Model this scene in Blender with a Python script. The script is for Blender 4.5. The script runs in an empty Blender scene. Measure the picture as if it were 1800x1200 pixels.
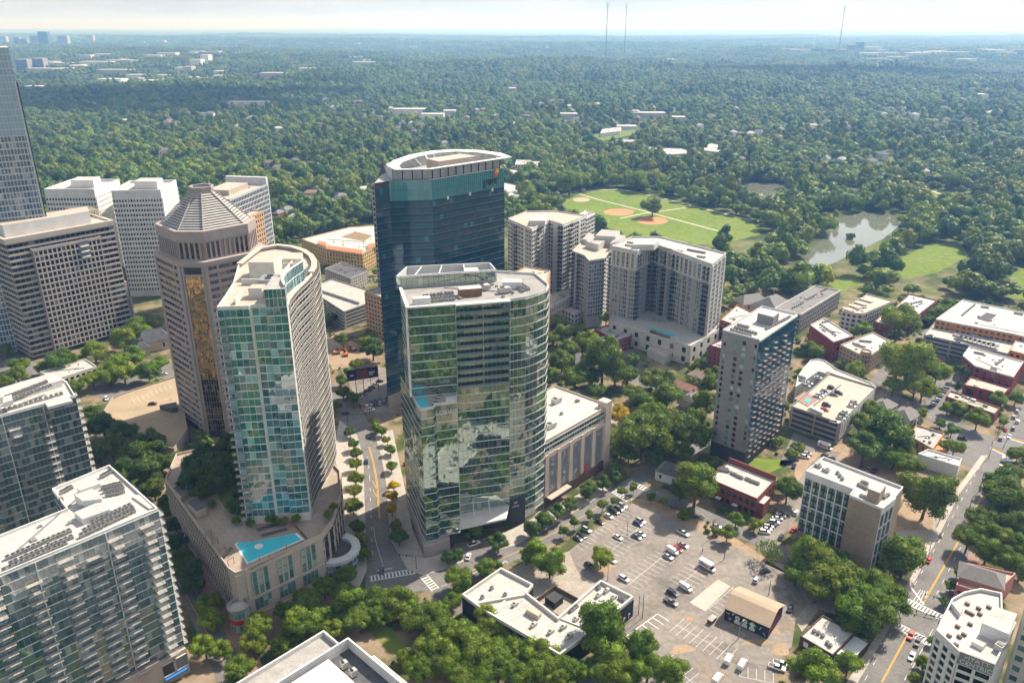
import bpy, math, random
import numpy as np
from mathutils import Vector, Matrix
rnd = random.Random(7)
R = math.radians
sc = bpy.context.scene
col = sc.collection

# ------------------------------------------------------------------ camera
F, CAM_H = 1400.0, 205.0                       # focal length in photo pixels (1800 wide), height over ground
PITCH = math.atan((600 - 43) / F)
cd = bpy.data.cameras.new('camera'); cam = bpy.data.objects.new('camera', cd); col.objects.link(cam)
cd.sensor_width = 36; cd.lens = 36 * F / 1800; cd.clip_start = 1; cd.clip_end = 120000
cam.location = (0, 0, CAM_H); cam.rotation_euler = (R(90) - PITCH, 0, 0)
sc.camera = cam
# ------------------------------------------------------------------ sky, sun, exposure
SUN_AZ, SUN_EL = R(47), R(47)
w = bpy.data.worlds.new('World'); sc.world = w; w.use_nodes = True
nt = w.node_tree; nt.nodes.clear()
def N(t, kind, **kw):
    n = t.nodes.new(kind)
    for k, v in kw.items():
        if hasattr(n, k): setattr(n, k, v)
        else: n.inputs[k].default_value = v
    return n
sky = N(nt, 'ShaderNodeTexSky', sky_type='NISHITA', sun_disc=False, sun_elevation=SUN_EL, sun_rotation=SUN_AZ,
        altitude=300, air_density=1.0, dust_density=2.0, ozone_density=1.0)
tc = N(nt, 'ShaderNodeTexCoord')
mp = N(nt, 'ShaderNodeMapping'); mp.inputs['Scale'].default_value = (2.0, 2.0, 14.0)
nz = N(nt, 'ShaderNodeTexNoise', Scale=2.6, Detail=9.0, Roughness=0.62)
rp = N(nt, 'ShaderNodeValToRGB'); rp.color_ramp.elements[0].position = .38; rp.color_ramp.elements[1].position = .68
rp.color_ramp.elements[0].color = (.35, .35, .35, 1); rp.color_ramp.elements[1].color = (.95, .95, .95, 1)
# cloud cover closes up towards the horizon, as any broken layer does when seen edge on
sepv = N(nt, 'ShaderNodeSeparateXYZ'); hr = N(nt, 'ShaderNodeMapRange'); hr.inputs[1].default_value = .0; hr.inputs[2].default_value = .45; hr.inputs[3].default_value = .97; hr.inputs[4].default_value = 0
mxm = N(nt, 'ShaderNodeMath', operation='MAXIMUM')
cl = N(nt, 'ShaderNodeTexNoise', Scale=3.4, Detail=8.0, Roughness=0.6)
cr = N(nt, 'ShaderNodeValToRGB'); cr.color_ramp.elements[0].position = .36; cr.color_ramp.elements[1].position = .66
cr.color_ramp.elements[0].color = (2.7, 2.75, 2.8, 1); cr.color_ramp.elements[1].color = (3.5, 3.5, 3.47, 1)
mx = N(nt, 'ShaderNodeMix', data_type='RGBA')
bg = N(nt, 'ShaderNodeBackground', Strength=0.13); wo = N(nt, 'ShaderNodeOutputWorld')
L_ = nt.links.new
L_(tc.outputs['Generated'], mp.inputs[0]); L_(mp.outputs[0], nz.inputs['Vector']); L_(nz.outputs[0], rp.inputs[0])
L_(mp.outputs[0], cl.inputs['Vector']); L_(cl.outputs[0], cr.inputs[0])
L_(tc.outputs['Generated'], sepv.inputs[0]); L_(sepv.outputs[2], hr.inputs[0]); L_(rp.outputs[0], mxm.inputs[0]); L_(hr.outputs[0], mxm.inputs[1])
L_(mxm.outputs[0], mx.inputs[0]); L_(sky.outputs[0], mx.inputs[6]); L_(cr.outputs[0], mx.inputs[7])
L_(mx.outputs[2], bg.inputs[0]); L_(bg.outputs[0], wo.inputs[0])
sd = bpy.data.lights.new('sun', 'SUN'); sun = bpy.data.objects.new('sun', sd); col.objects.link(sun)
sd.energy = 4.5; sd.angle = R(.55); sd.color = (1.0, .93, .82)
sdir = Vector((math.cos(SUN_EL) * math.sin(SUN_AZ), math.cos(SUN_EL) * math.cos(SUN_AZ), math.sin(SUN_EL)))
sun.rotation_euler = sdir.to_track_quat('Z', 'Y').to_euler()
sun.location = (300, 300, 600)
vs = sc.view_settings; vs.view_transform = 'Standard'; vs.look = 'None'; vs.exposure = 0.90; vs.gamma = 1.0; vs.use_curve_mapping = False
cy = sc.cycles
cy.max_bounces = 4; cy.diffuse_bounces = 2; cy.glossy_bounces = 2; cy.transmission_bounces = 2; cy.volume_bounces = 0
cy.transparent_max_bounces = 4; cy.caustics_reflective = False; cy.caustics_refractive = False
cy.use_denoising = True; cy.use_adaptive_sampling = True; cy.adaptive_threshold = .03; cy.sample_clamp_indirect = 6.0

# ------------------------------------------------------------------ photo pixel -> world point at height z
SP, CP = math.sin(PITCH), math.cos(PITCH)
def G(px, py, z=0.0):
    x, y = px - 900, 600 - py
    d = y * CP - F * SP; t = (z - CAM_H) / d
    return (x * t, (F * CP + y * SP) * t)
def pxm(p, z=0.0):                              # photo pixels per metre at a world point
    return F / (p[1] * CP - (z - CAM_H) * SP)

# ------------------------------------------------------------------ materials
MATS = {}
def newmat(name):
    m = bpy.data.materials.new(name); m.use_nodes = True
    t = m.node_tree; b = t.nodes['Principled BSDF']
    MATS[name] = m
    return m, t, b
def mat(name, c, rough=.8, var=.12, scale=.35, metal=0.0, c2=None, fine=.06, spec=.4, bump=0.0, stretch=None, seam=None, stain=None):
    """painted / stone / roof surface: base colour with large blotches and fine grain"""
    m, t, b = newmat(name)
    g = N(t, 'ShaderNodeNewGeometry')
    src = g.outputs['Position']
    if stretch:
        mpn = N(t, 'ShaderNodeMapping'); mpn.inputs['Scale'].default_value = stretch
        t.links.new(src, mpn.inputs[0]); src = mpn.outputs[0]
    n1 = N(t, 'ShaderNodeTexNoise', Scale=scale, Detail=5.0, Roughness=.6)
    n2 = N(t, 'ShaderNodeTexNoise', Scale=scale * 9, Detail=3.0)
    t.links.new(src, n1.inputs['Vector']); t.links.new(src, n2.inputs['Vector'])
    r1 = N(t, 'ShaderNodeMapRange'); r1.inputs[1].default_value = .3; r1.inputs[2].default_value = .7
    t.links.new(n1.outputs[0], r1.inputs[0])
    ca = N(t, 'ShaderNodeMix', data_type='RGBA')
    d = c2 if c2 else tuple(x * (1 - var * 2) for x in c)
    u = c if c2 else tuple(min(1, x * (1 + var * .6)) for x in c)
    ca.inputs[6].default_value = (*d, 1); ca.inputs[7].default_value = (*u, 1)
    t.links.new(r1.outputs[0], ca.inputs[0])
    hs = N(t, 'ShaderNodeHueSaturation')
    r2 = N(t, 'ShaderNodeMapRange'); r2.inputs[1].default_value = .25; r2.inputs[2].default_value = .75
    r2.inputs[3].default_value = 1 - fine * 2; r2.inputs[4].default_value = 1 + fine
    t.links.new(n2.outputs[0], r2.inputs[0]); t.links.new(r2.outputs[0], hs.inputs['Value'])
    cc_ = ca.outputs[2]
    if stain:                                       # (colour, noise scale, threshold): irregular dirt with its own outline
        for sc_, ss, th in stain:
            n3 = N(t, 'ShaderNodeTexNoise', Scale=ss, Detail=7.0, Roughness=.7, Distortion=.6); t.links.new(g.outputs['Position'], n3.inputs['Vector'])
            r3 = N(t, 'ShaderNodeMapRange'); r3.inputs[1].default_value = th; r3.inputs[2].default_value = th + .09; r3.inputs[4].default_value = .75; t.links.new(n3.outputs[0], r3.inputs[0])
            m3 = N(t, 'ShaderNodeMix', data_type='RGBA'); m3.inputs[7].default_value = (*sc_, 1); t.links.new(r3.outputs[0], m3.inputs[0]); t.links.new(cc_, m3.inputs[6]); cc_ = m3.outputs[2]
    if seam:                                        # (spacing along, spacing across, darkening)
        mb_ = N(t, 'ShaderNodeMapping'); mb_.inputs['Rotation'].default_value = (0, 0, R(45)); t.links.new(g.outputs['Position'], mb_.inputs[0])
        bk_ = N(t, 'ShaderNodeTexBrick', offset=.37); bk_.inputs['Scale'].default_value = 1; bk_.inputs['Brick Width'].default_value = seam[0]; bk_.inputs['Row Height'].default_value = seam[1]; bk_.inputs['Mortar Size'].default_value = .07
        bk_.inputs['Color1'].default_value = (1, 1, 1, 1); bk_.inputs['Color2'].default_value = (.93, .93, .93, 1); bk_.inputs['Mortar'].default_value = (seam[2],) * 3 + (1,); t.links.new(mb_.outputs[0], bk_.inputs['Vector'])
        ms_ = N(t, 'ShaderNodeMix', data_type='RGBA', blend_type='MULTIPLY'); ms_.inputs[0].default_value = 1; t.links.new(cc_, ms_.inputs[6]); t.links.new(bk_.outputs[0], ms_.inputs[7]); cc_ = ms_.outputs[2]
    t.links.new(cc_, hs.inputs['Color']); t.links.new(hs.outputs[0], b.inputs['Base Color'])
    b.inputs['Roughness'].default_value = rough; b.inputs['Metallic'].default_value = metal
    b.inputs['Specular IOR Level'].default_value = spec
    if bump:
        bp = N(t, 'ShaderNodeBump', Strength=bump, Distance=.2)
        t.links.new(n2.outputs[0], bp.inputs['Height']); t.links.new(bp.outputs[0], b.inputs['Normal'])
    return m
def glass(name, c, c2, ior=2.2, rough=.03, blind=.12, blindcol=(.5, .52, .48), wob=.012, tint=None):
    """coated window pane: dark room behind, some panes with blinds, every pane slightly out of plane"""
    m, t, b = newmat(name)
    g = N(t, 'ShaderNodeNewGeometry'); oi = N(t, 'ShaderNodeObjectInfo')
    a = N(t, 'ShaderNodeMath', operation='ADD'); t.links.new(g.outputs['Random Per Island'], a.inputs[0]); t.links.new(oi.outputs['Random'], a.inputs[1])
    wn = N(t, 'ShaderNodeTexWhiteNoise', noise_dimensions='1D'); t.links.new(a.outputs[0], wn.inputs['W'])
    sep = N(t, 'ShaderNodeSeparateColor'); t.links.new(wn.outputs['Color'], sep.inputs[0])
    mxa = N(t, 'ShaderNodeMix', data_type='RGBA'); mxa.inputs[6].default_value = (*c, 1); mxa.inputs[7].default_value = (*c2, 1)
    t.links.new(sep.outputs[0], mxa.inputs[0])
    lt = N(t, 'ShaderNodeMath', operation='LESS_THAN'); lt.inputs[1].default_value = blind; t.links.new(sep.outputs[1], lt.inputs[0])
    mxb = N(t, 'ShaderNodeMix', data_type='RGBA'); mxb.inputs[7].default_value = (*blindcol, 1)
    t.links.new(lt.outputs[0], mxb.inputs[0]); t.links.new(mxa.outputs[2], mxb.inputs[6])
    t.links.new(mxb.outputs[2], b.inputs['Base Color'])
    b.inputs['Roughness'].default_value = rough; b.inputs['IOR'].default_value = ior
    if tint: b.inputs['Specular Tint'].default_value = (*tint, 1)
    sb = N(t, 'ShaderNodeVectorMath', operation='SUBTRACT'); sb.inputs[1].default_value = (.5, .5, .5); t.links.new(wn.outputs['Color'], sb.inputs[0])
    nzz = N(t, 'ShaderNodeTexNoise', Scale=.45, Detail=1.0); t.links.new(g.outputs['Position'], nzz.inputs['Vector'])
    sb2 = N(t, 'ShaderNodeVectorMath', operation='SUBTRACT'); sb2.inputs[1].default_value = (.5, .5, .5); t.links.new(nzz.outputs['Color'], sb2.inputs[0])
    ad = N(t, 'ShaderNodeVectorMath', operation='ADD'); t.links.new(sb.outputs[0], ad.inputs[0]); t.links.new(sb2.outputs[0], ad.inputs[1])
    sc_ = N(t, 'ShaderNodeVectorMath', operation='SCALE'); sc_.inputs['Scale'].default_value = wob; t.links.new(ad.outputs[0], sc_.inputs[0])
    ad2 = N(t, 'ShaderNodeVectorMath', operation='ADD'); t.links.new(g.outputs['Normal'], ad2.inputs[0]); t.links.new(sc_.outputs[0], ad2.inputs[1])
    nm = N(t, 'ShaderNodeVectorMath', operation='NORMALIZE'); t.links.new(ad2.outputs[0], nm.inputs[0]); t.links.new(nm.outputs[0], b.inputs['Normal'])
    return m

# ------------------------------------------------------------------ mesh helpers
class MB:
    def __init__(s): s.v = []; s.f = []; s.m = []; s.g = []
    def mark(s): s.g.append(len(s.f))              # start of a new piece
    def face(s, pts, m=0):
        i = len(s.v); s.v.extend(pts); s.f.append(tuple(range(i, i + len(pts)))); s.m.append(m)
    def hexa(s, b, t, m=0, bottom=True):           # b, t: 4 points each, ccw from above
        s.mark(); i = len(s.v); s.v.extend(b); s.v.extend(t)
        fs = [(4, 5, 6, 7), (0, 1, 5, 4), (1, 2, 6, 5), (2, 3, 7, 6), (3, 0, 4, 7)]
        if bottom: fs.append((3, 2, 1, 0))
        for f in fs: s.f.append(tuple(i + k for k in f)); s.m.append(m)
    def box(s, cx, cy, sx, sy, z0, z1, ang=0.0, m=0, bottom=True):
        c, q = math.cos(ang), math.sin(ang)
        P = [(cx + c * a * sx / 2 - q * b * sy / 2, cy + q * a * sx / 2 + c * b * sy / 2) for a, b in ((-1, -1), (1, -1), (1, 1), (-1, 1))]
        s.hexa([(x, y, z0) for x, y in P], [(x, y, z1) for x, y in P], m, bottom)
    def bar(s, a, b, r=.1, m=0, sides=4, r2=None):  # a beam between two points
        a, b = Vector(a), Vector(b); d = b - a
        if d.length < 1e-6: return
        s.mark()
        q = d.to_track_quat('Z', 'Y'); r2 = r if r2 is None else r2
        i = len(s.v)
        for rr, o in ((r, a), (r2, b)):
            for k in range(sides):
                an = 2 * math.pi * (k + .5) / sides
                s.v.append(tuple(o + q @ Vector((rr * math.cos(an), rr * math.sin(an), 0))))
        for k in range(sides):
            j = (k + 1) % sides
            s.f.append((i + k, i + j, i + sides + j, i + sides + k)); s.m.append(m)
        s.f.append(tuple(i + sides + k for k in range(sides))); s.m.append(m)
        s.f.append(tuple(i + k for k in reversed(range(sides)))); s.m.append(m)
    def prism(s, poly, z0, z1, m=0, mt=None, bottom=False):
        s.mark(); n = len(poly); i = len(s.v)
        s.v.extend((x, y, z0) for x, y in poly); s.v.extend((x, y, z1) for x, y in poly)
        for k in range(n):
            j = (k + 1) % n; s.f.append((i + k, i + j, i + n + j, i + n + k)); s.m.append(m)
        s.f.append(tuple(i + n + k for k in range(n))); s.m.append(m if mt is None else mt)
        if bottom: s.f.append(tuple(i + k for k in reversed(range(n)))); s.m.append(m)
    def strip(s, pts, out, z0, z1, m=0, closed=False, inner=True):
        """wall band along a polyline: outer face at `out`, inner at `pts`, with top and bottom"""
        s.mark(); n = len(pts)
        for k in range(n if closed else n - 1):
            j = (k + 1) % n
            a, b, c, d = pts[k], pts[j], out[j], out[k]
            s.face([(*d, z0), (*c, z0), (*c, z1), (*d, z1)], m)
            s.face([(*d, z1), (*c, z1), (*b, z1), (*a, z1)], m)
            s.face([(*a, z0), (*b, z0), (*c, z0), (*d, z0)], m)
            if inner: s.face([(*b, z0), (*a, z0), (*a, z1), (*b, z1)], m)
        if not closed:
            a, d = pts[0], out[0]; s.face([(*a, z0), (*d, z0), (*d, z1), (*a, z1)], m)
            a, d = pts[-1], out[-1]; s.face([(*d, z0), (*a, z0), (*a, z1), (*d, z1)], m)
    def mesh(s, name, mats, o=(0, 0, 0), smooth=False):
        me = bpy.data.meshes.new(name)
        me.from_pydata([(x - o[0], y - o[1], z - o[2]) for x, y, z in s.v] if any(o) else s.v, [], s.f)
        for mm in mats: me.materials.append(mm)
        if len(mats) > 1: me.polygons.foreach_set('material_index', s.m)
        if smooth: me.polygons.foreach_set('use_smooth', [True] * len(s.f))
        me.update()
        return me
    def build(s, name, mats, parent=None, smooth=False):
        if not isinstance(mats, (list, tuple)): mats = [mats]
        o = tuple(parent.get('_w', (0, 0, 0))) if parent is not None else (0, 0, 0)
        ob = bpy.data.objects.new(name, s.mesh(name, mats, o, smooth)); col.objects.link(ob)
        if parent is not None: ob.parent = parent; ob['_w'] = o
        return ob
def offs(pts, d, closed=False):
    """polyline moved d to its right (outside of a ccw outline), mitred"""
    n = len(pts); out = []
    for i in range(n):
        p = pts[i]
        a = pts[i - 1] if (closed or i > 0) else None
        b = pts[(i + 1) % n] if (closed or i < n - 1) else None
        ns = []
        for u, v in ((a, p), (p, b)):
            if u is None or v is None: continue
            l = math.hypot(v[0] - u[0], v[1] - u[1]) or 1e-9
            ns.append(((v[1] - u[1]) / l, -(v[0] - u[0]) / l))
        if len(ns) == 1: nx, ny, k = ns[0][0], ns[0][1], 1
        else:
            nx, ny = ns[0][0] + ns[1][0], ns[0][1] + ns[1][1]
            l = math.hypot(nx, ny) or 1e-9; nx /= l; ny /= l
            k = 1 / max(.35, nx * ns[0][0] + ny * ns[0][1])
        out.append((p[0] + nx * d * k, p[1] + ny * d * k))
    return out
def tag(o, label, cat=None, group=None, kind=None):
    if label: o['label'] = label
    if cat: o['category'] = cat
    if group: o['group'] = group
    if kind: o['kind'] = kind
    return o
def thing(name, label, cat, loc=(0, 0, 0), rz=0.0, group=None):
    o = bpy.data.objects.new(name, None); col.objects.link(o); o.empty_display_size = .5
    o.location = loc; o.rotation_euler = (0, 0, rz); o['_w'] = tuple(float(v) for v in loc)
    return tag(o, label, cat, group)
def put(name, me, parent, loc=(0, 0, 0), rz=0.0, scale=None):
    o = bpy.data.objects.new(name, me); col.objects.link(o)
    o.location = loc; o.rotation_euler = (0, 0, rz)
    if scale: o.scale = scale
    if parent is not None: o.parent = parent
    return o
FOOT = []                                          # outlines where no wild tree may grow
def poly_px(pts, z=0.0): return [G(x, y, z) for x, y in pts]
def rect3(Nr, Lf, Rt, h):
    """rectangle from three roof corners in the photo (near, left, right)"""
    n, l, r = (Vector(G(*p, h)) for p in (Nr, Lf, Rt))
    u = r - n; v = l - n
    u.normalize(); 
    perp = Vector((-u.y, u.x))
    if perp.dot(v) < 0: perp = -perp
    lu = (r - n).length; lv = v.dot(perp)
    # share the skew between both sides
    v2 = (perp * lv * .5 + v * .5); 
    return [tuple(n), tuple(n + u * lu), tuple(n + u * lu + v2), tuple(n + v2)]
PANES = {}
class Bld:
    """one building: an empty with walls, bands, windows, roof as children"""
    MAXOBJ = 300
    def __init__(s, name, label, poly, cat='building', group=None, foot=True):
        cx = sum(p[0] for p in poly) / len(poly); cyy = sum(p[1] for p in poly) / len(poly)
        s.poly = poly; s.root = thing(name, label, cat, (cx, cyy, 0), 0, group); s.parts = {}; s.nobj = 0
        if foot: FOOT.append(poly)
    def mb(s, part, mats, kind=None):
        if part not in s.parts: s.parts[part] = (MB(), mats if isinstance(mats, (list, tuple)) else [mats], kind)
        return s.parts[part][0]
    def body(s, poly, z0, z1, wall, roof=None, part='wall', par=.9, parmat=None, t=.35):
        b = s.mb(part, [wall, roof or wall]); b.prism(poly, z0, z1, 0, 1)
        if par:
            p = s.mb('parapet', parmat or wall); p.strip(offs(poly, -t, True), poly, z1 - .05, z1 + par, closed=True)
    def pane(s, p, d, L, z, hh, gm, off, obj, name='window'):
        nx, ny = d[1], -d[0]
        x, y = p[0] + nx * off, p[1] + ny * off
        if obj and s.nobj < s.MAXOBJ:
            k = (round(L, 2), round(hh, 2), gm.name)
            if k not in PANES:
                q = MB(); q.hexa([(0, -.05, 0), (L, -.05, 0), (L, .05, 0), (0, .05, 0)], [(0, -.05, hh), (L, -.05, hh), (L, .05, hh), (0, .05, hh)])
                PANES[k] = q.mesh('window_pane', [gm])
            o = put(name, PANES[k], s.root, (x - s.root['_w'][0], y - s.root['_w'][1], z), math.atan2(d[1], d[0]))
            s.nobj += 1
        else:
            q = s.mb('glazing_' + gm.name, gm, 'stuff')
            ex, ey = x + d[0] * L, y + d[1] * L
            q.face([(x, y, z), (ex, ey, z), (ex, ey, z + hh), (x, y, z + hh)])
    def facade(s, pts, z0, z1, nf, bw, wall, gm, sill=.5, head=.4, pw=.3, bd=.3, pd=.33, closed=False, obj=False,
               off=.05, name='window', every=1, skip=None, bandname='floor_band', piername='pier', wallp=None):
        fh = (z1 - z0) / nf
        B = s.mb(bandname, wall); Pm = s.mb(piername, wallp or wall)
        out = offs(pts, bd, closed)
        if sill + head > 0:
            if sill: B.strip(pts, out, z0, z0 + sill, closed=closed, inner=False)
            for i in range(nf):
                a = z0 + (i + 1) * fh - head; b = z0 + (i + 1) * fh + (sill if i < nf - 1 else 0)
                if b > a: B.strip(pts, out, a, b, closed=closed, inner=False)
        n = len(pts)
        for k in range(n if closed else n - 1):
            p, q = pts[k], pts[(k + 1) % n]
            L = math.hypot(q[0] - p[0], q[1] - p[1])
            if L < .3: continue
            d = ((q[0] - p[0]) / L, (q[1] - p[1]) / L); nx, ny = d[1], -d[0]
            nb = max(1, round(L / bw)); st = L / nb
            if pw:
                for j in range(0, nb + 1, every):
                    t0 = max(.01, j * st - pw / 2); t1 = min(L - .01, j * st + pw / 2)
                    a = (p[0] + d[0] * t0, p[1] + d[1] * t0); b = (p[0] + d[0] * t1, p[1] + d[1] * t1)
                    a2 = (a[0] + nx * pd, a[1] + ny * pd); b2 = (b[0] + nx * pd, b[1] + ny * pd)
                    Pm.hexa([(*a2, z0), (*b2, z0), (*b, z0), (*a, z0)], [(*a2, z1), (*b2, z1), (*b, z1), (*a, z1)], bottom=False)
            for i in range(nf):
                for j in range(nb):
                    if skip and skip(k, i, j, nb): continue
                    mm = gm(k, i, j) if callable(gm) else gm
                    s.pane((p[0] + d[0] * j * st, p[1] + d[1] * j * st), d, st, z0 + i * fh + sill, fh - sill - head, mm, off, obj, name)
    def finish(s):
        for k, (b, mats, kind) in s.parts.items():
            if not b.f: continue
            nm = 'glazing' if k.startswith('glazing_') else k
            g = sorted(set(x for x in b.g if x < len(b.f)))
            if kind is None and 1 < len(g) <= 44 and g[0] == 0:      # pieces one can pick apart are parts of their own
                for a, e in zip(g, g[1:] + [len(b.f)]):
                    q = MB(); lo = min(min(f) for f in b.f[a:e]); hi = max(max(f) for f in b.f[a:e])
                    q.v = b.v[lo:hi + 1]; q.f = [tuple(i - lo for i in f) for f in b.f[a:e]]; q.m = b.m[a:e]; q.build(nm, mats, s.root)
                continue
            o = b.build(nm, mats, s.root)
            if kind or len(g) > 44: o['kind'] = 'stuff'
        return s

# ------------------------------------------------------------------ palette
M_con = mat('concrete', (.46, .43, .39), c2=(.36, .335, .30))
M_wcon = mat('white_concrete', (.74, .72, .68), var=.08, scale=.15)
M_roofw = mat('white_membrane', (.52, .495, .46), c2=(.42, .395, .365), scale=.16, fine=.10, seam=(14, 3.2, .72), stain=[((.34, .29, .23), .22, .60), ((.22, .19, .16), .6, .68)])
M_rooft = mat('tan_roof', (.47, .40, .325), c2=(.39, .33, .27), scale=.2, stain=[((.28, .23, .18), .2, .62)])
M_roofg = mat('gravel_roof', (.42, .39, .36), c2=(.30, .28, .26), scale=.3, fine=.12)
M_roofd = mat('dark_membrane', (.10, .10, .105), var=.2)
M_asph = mat('asphalt', (.205, .19, .175), c2=(.13, .122, .116), rough=.9, scale=.09, fine=.12, stain=[((.085, .08, .076), .08, .6), ((.26, .24, .22), .13, .64)])
M_lot = mat('worn_asphalt', (.285, .245, .21), c2=(.195, .17, .147), rough=.92, scale=.055, fine=.14, seam=(26, 7.5, .82), stain=[((.135, .118, .104), .05, .54), ((.30, .205, .125), .07, .585), ((.085, .078, .072), .35, .63), ((.38, .34, .29), .11, .62)])
M_walk = mat('pavement_concrete', (.45, .40, .345), c2=(.34, .30, .26), scale=.3)
M_brickwalk = mat('brick_paving', (.33, .20, .155), c2=(.24, .15, .12), scale=.5)
M_dirt = mat('dry_soil', (.40, .28, .18), c2=(.27, .20, .13), scale=.12, fine=.14, rough=1)
M_grass = mat('lawn_grass', (.13, .20, .026), c2=(.19, .23, .05), scale=.02, fine=.15, rough=1, spec=.1, seam=(400, 9, .96), stain=[((.24, .22, .09), .05, .58), ((.10, .15, .03), .03, .6)])
M_white = mat('white_paint', (.74, .73, .70), var=.12, scale=1.2)
M_yellow = mat('yellow_paint', (.62, .34, .035), var=.12, scale=1.2)
M_clay = mat('infield_clay', (.52, .20, .075), c2=(.48, .24, .12), scale=.06, rough=1)
M_path = mat('path_gravel', (.60, .54, .46), var=.1)
M_metal = mat('grey_metal', (.36, .36, .36), metal=.5, rough=.45)
M_dark = mat('dark_metal', (.035, .035, .038), rough=.5)
M_wood = mat('weathered_wood', (.16, .11, .075))
def watermat(name, c, rough=.03, bump=.02, scale=.5, ior=1.33):
    m, t, b = newmat(name)
    b.inputs['Base Color'].default_value = (*c, 1); b.inputs['Roughness'].default_value = rough; b.inputs['IOR'].default_value = ior
    g = N(t, 'ShaderNodeNewGeometry'); n = N(t, 'ShaderNodeTexNoise', Scale=scale, Detail=3.0); t.links.new(g.outputs['Position'], n.inputs['Vector'])
    bp = N(t, 'ShaderNodeBump', Strength=.2, Distance=bump); t.links.new(n.outputs[0], bp.inputs['Height']); t.links.new(bp.outputs[0], b.inputs['Normal'])
    return m
M_lake = watermat('lake_water', (.15, .155, .11), .02, .004, .5, 1.7)
M_pool = watermat('pool_water', (.06, .50, .58), .05, .03, 1.2)
# ------------------------------------------------------------------ land
def hz(x, y):
    d = np.hypot(x, y)
    a = np.clip((d - 1300) / 2500, 0, 1)
    return a * (14 * np.sin(x / 730 + 1.3) * np.cos(y / 610 + .5) + 10 * np.sin((x + 1.7 * y) / 1150 + 2) + 7 * np.sin(x / 310 - y / 370) + 6 + np.clip((d - 6000) / 20000, 0, 1) * 26 * np.sin(x / 4100 + y / 5200 + .8))
def ground_material():
    m, t, b = newmat('ground_cover')
    g = N(t, 'ShaderNodeNewGeometry')
    ln = N(t, 'ShaderNodeVectorMath', operation='LENGTH'); t.links.new(g.outputs['Position'], ln.inputs[0])
    fr = N(t, 'ShaderNodeMapRange'); fr.inputs[1].default_value = 560; fr.inputs[2].default_value = 900; t.links.new(ln.outputs['Value'], fr.inputs[0])
    n1 = N(t, 'ShaderNodeTexNoise', Scale=.05, Detail=8.0, Roughness=.65); t.links.new(g.outputs['Position'], n1.inputs['Vector'])
    r1 = N(t, 'ShaderNodeValToRGB'); e = r1.color_ramp.elements
    e[0].position = .34; e[0].color = (.045, .070, .018, 1); e[1].position = .66; e[1].color = (.30, .225, .16, 1)
    e.new(.46).color = (.085, .095, .035, 1); e.new(.52).color = (.20, .155, .095, 1)
    t.links.new(n1.outputs[0], r1.inputs[0])
    n2 = N(t, 'ShaderNodeTexNoise', Scale=.012, Detail=10.0, Roughness=.7); t.links.new(g.outputs['Position'], n2.inputs['Vector'])
    r2 = N(t, 'ShaderNodeValToRGB'); e = r2.color_ramp.elements
    e[0].position = .42; e[0].color = (.025, .048, .014, 1); e[1].position = .6; e[1].color = (.15, .17, .06, 1)
    t.links.new(n2.outputs[0], r2.inputs[0])
    mxx = N(t, 'ShaderNodeMix', data_type='RGBA'); t.links.new(fr.outputs[0], mxx.inputs[0]); t.links.new(r1.outputs[0], mxx.inputs[6]); t.links.new(r2.outputs[0], mxx.inputs[7])
    t.links.new(mxx.outputs[2], b.inputs['Base Color']); b.inputs['Roughness'].default_value = 1; b.inputs['Specular IOR Level'].default_value = .1
    return m
def make_ground():
    na = 240; rr = [0] + list(np.geomspace(40, 46000, 110))
    vs_ = [(0.0, 0.0, 0.0)]; fs = []
    for r in rr[1:]:
        an = np.arange(na) * 2 * math.pi / na
        x, y = r * np.cos(an), r * np.sin(an); z = hz(x, y)
        vs_.extend(zip(x.tolist(), y.tolist(), z.tolist()))
    for k in range(na): fs.append((0, 1 + k, 1 + (k + 1) % na))
    for i in range(len(rr) - 2):
        a = 1 + i * na; b = a + na
        for k in range(na):
            j = (k + 1) % na; fs.append((a + k, b + k, b + j, a + j))
    me = bpy.data.meshes.new('ground'); me.from_pydata(vs_, [], fs); me.materials.append(ground_material())
    me.polygons.foreach_set('use_smooth', [True] * len(fs))
    o = bpy.data.objects.new('ground', me); col.objects.link(o); tag(o, 'brown soil and green ground cover under the whole city', kind='structure')
make_ground()
def sheet(name, pts, z, m, label=None, foot=True, kind='structure', px=True):
    P = poly_px(pts) if px else pts
    A = sum(P[i][0] * P[(i + 1) % len(P)][1] - P[(i + 1) % len(P)][0] * P[i][1] for i in range(len(P)))
    if A < 0: P = P[::-1]
    b = MB(); b.face([(x, y, z) for x, y in P]); o = b.build(name, m)
    if label: o['label'] = label
    o['kind'] = kind
    if foot: FOOT.append(P)
    return o
def slab(name, pts, z0, z1, m, label=None, foot=True, px=True):
    P = poly_px(pts) if px else pts
    A = sum(P[i][0] * P[(i + 1) % len(P)][1] - P[(i + 1) % len(P)][0] * P[i][1] for i in range(len(P)))
    if A < 0: P = P[::-1]
    b = MB(); b.prism(P, z0, z1); o = b.build(name, m); o['kind'] = 'structure'
    if label: o['label'] = label
    if foot: FOOT.append(P)
    return o
ROADZ = [0.0]
def road(name, lf, rt, z=None, m=None, label=None):
    ROADZ[0] += 1; z = .056 - .0014 * ROADZ[0] if z is None else z
    A, B = poly_px(lf), poly_px(rt); b = MB()
    n = min(len(A), len(B))
    for i in range(n - 1): b.face([(*A[i], z), (*B[i], z), (*B[i + 1], z), (*A[i + 1], z)])
    o = b.build(name, m or M_asph); o['kind'] = 'structure'
    if label: o['label'] = label
    FOOT.append(A[:n] + B[:n][::-1])
    return o
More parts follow.
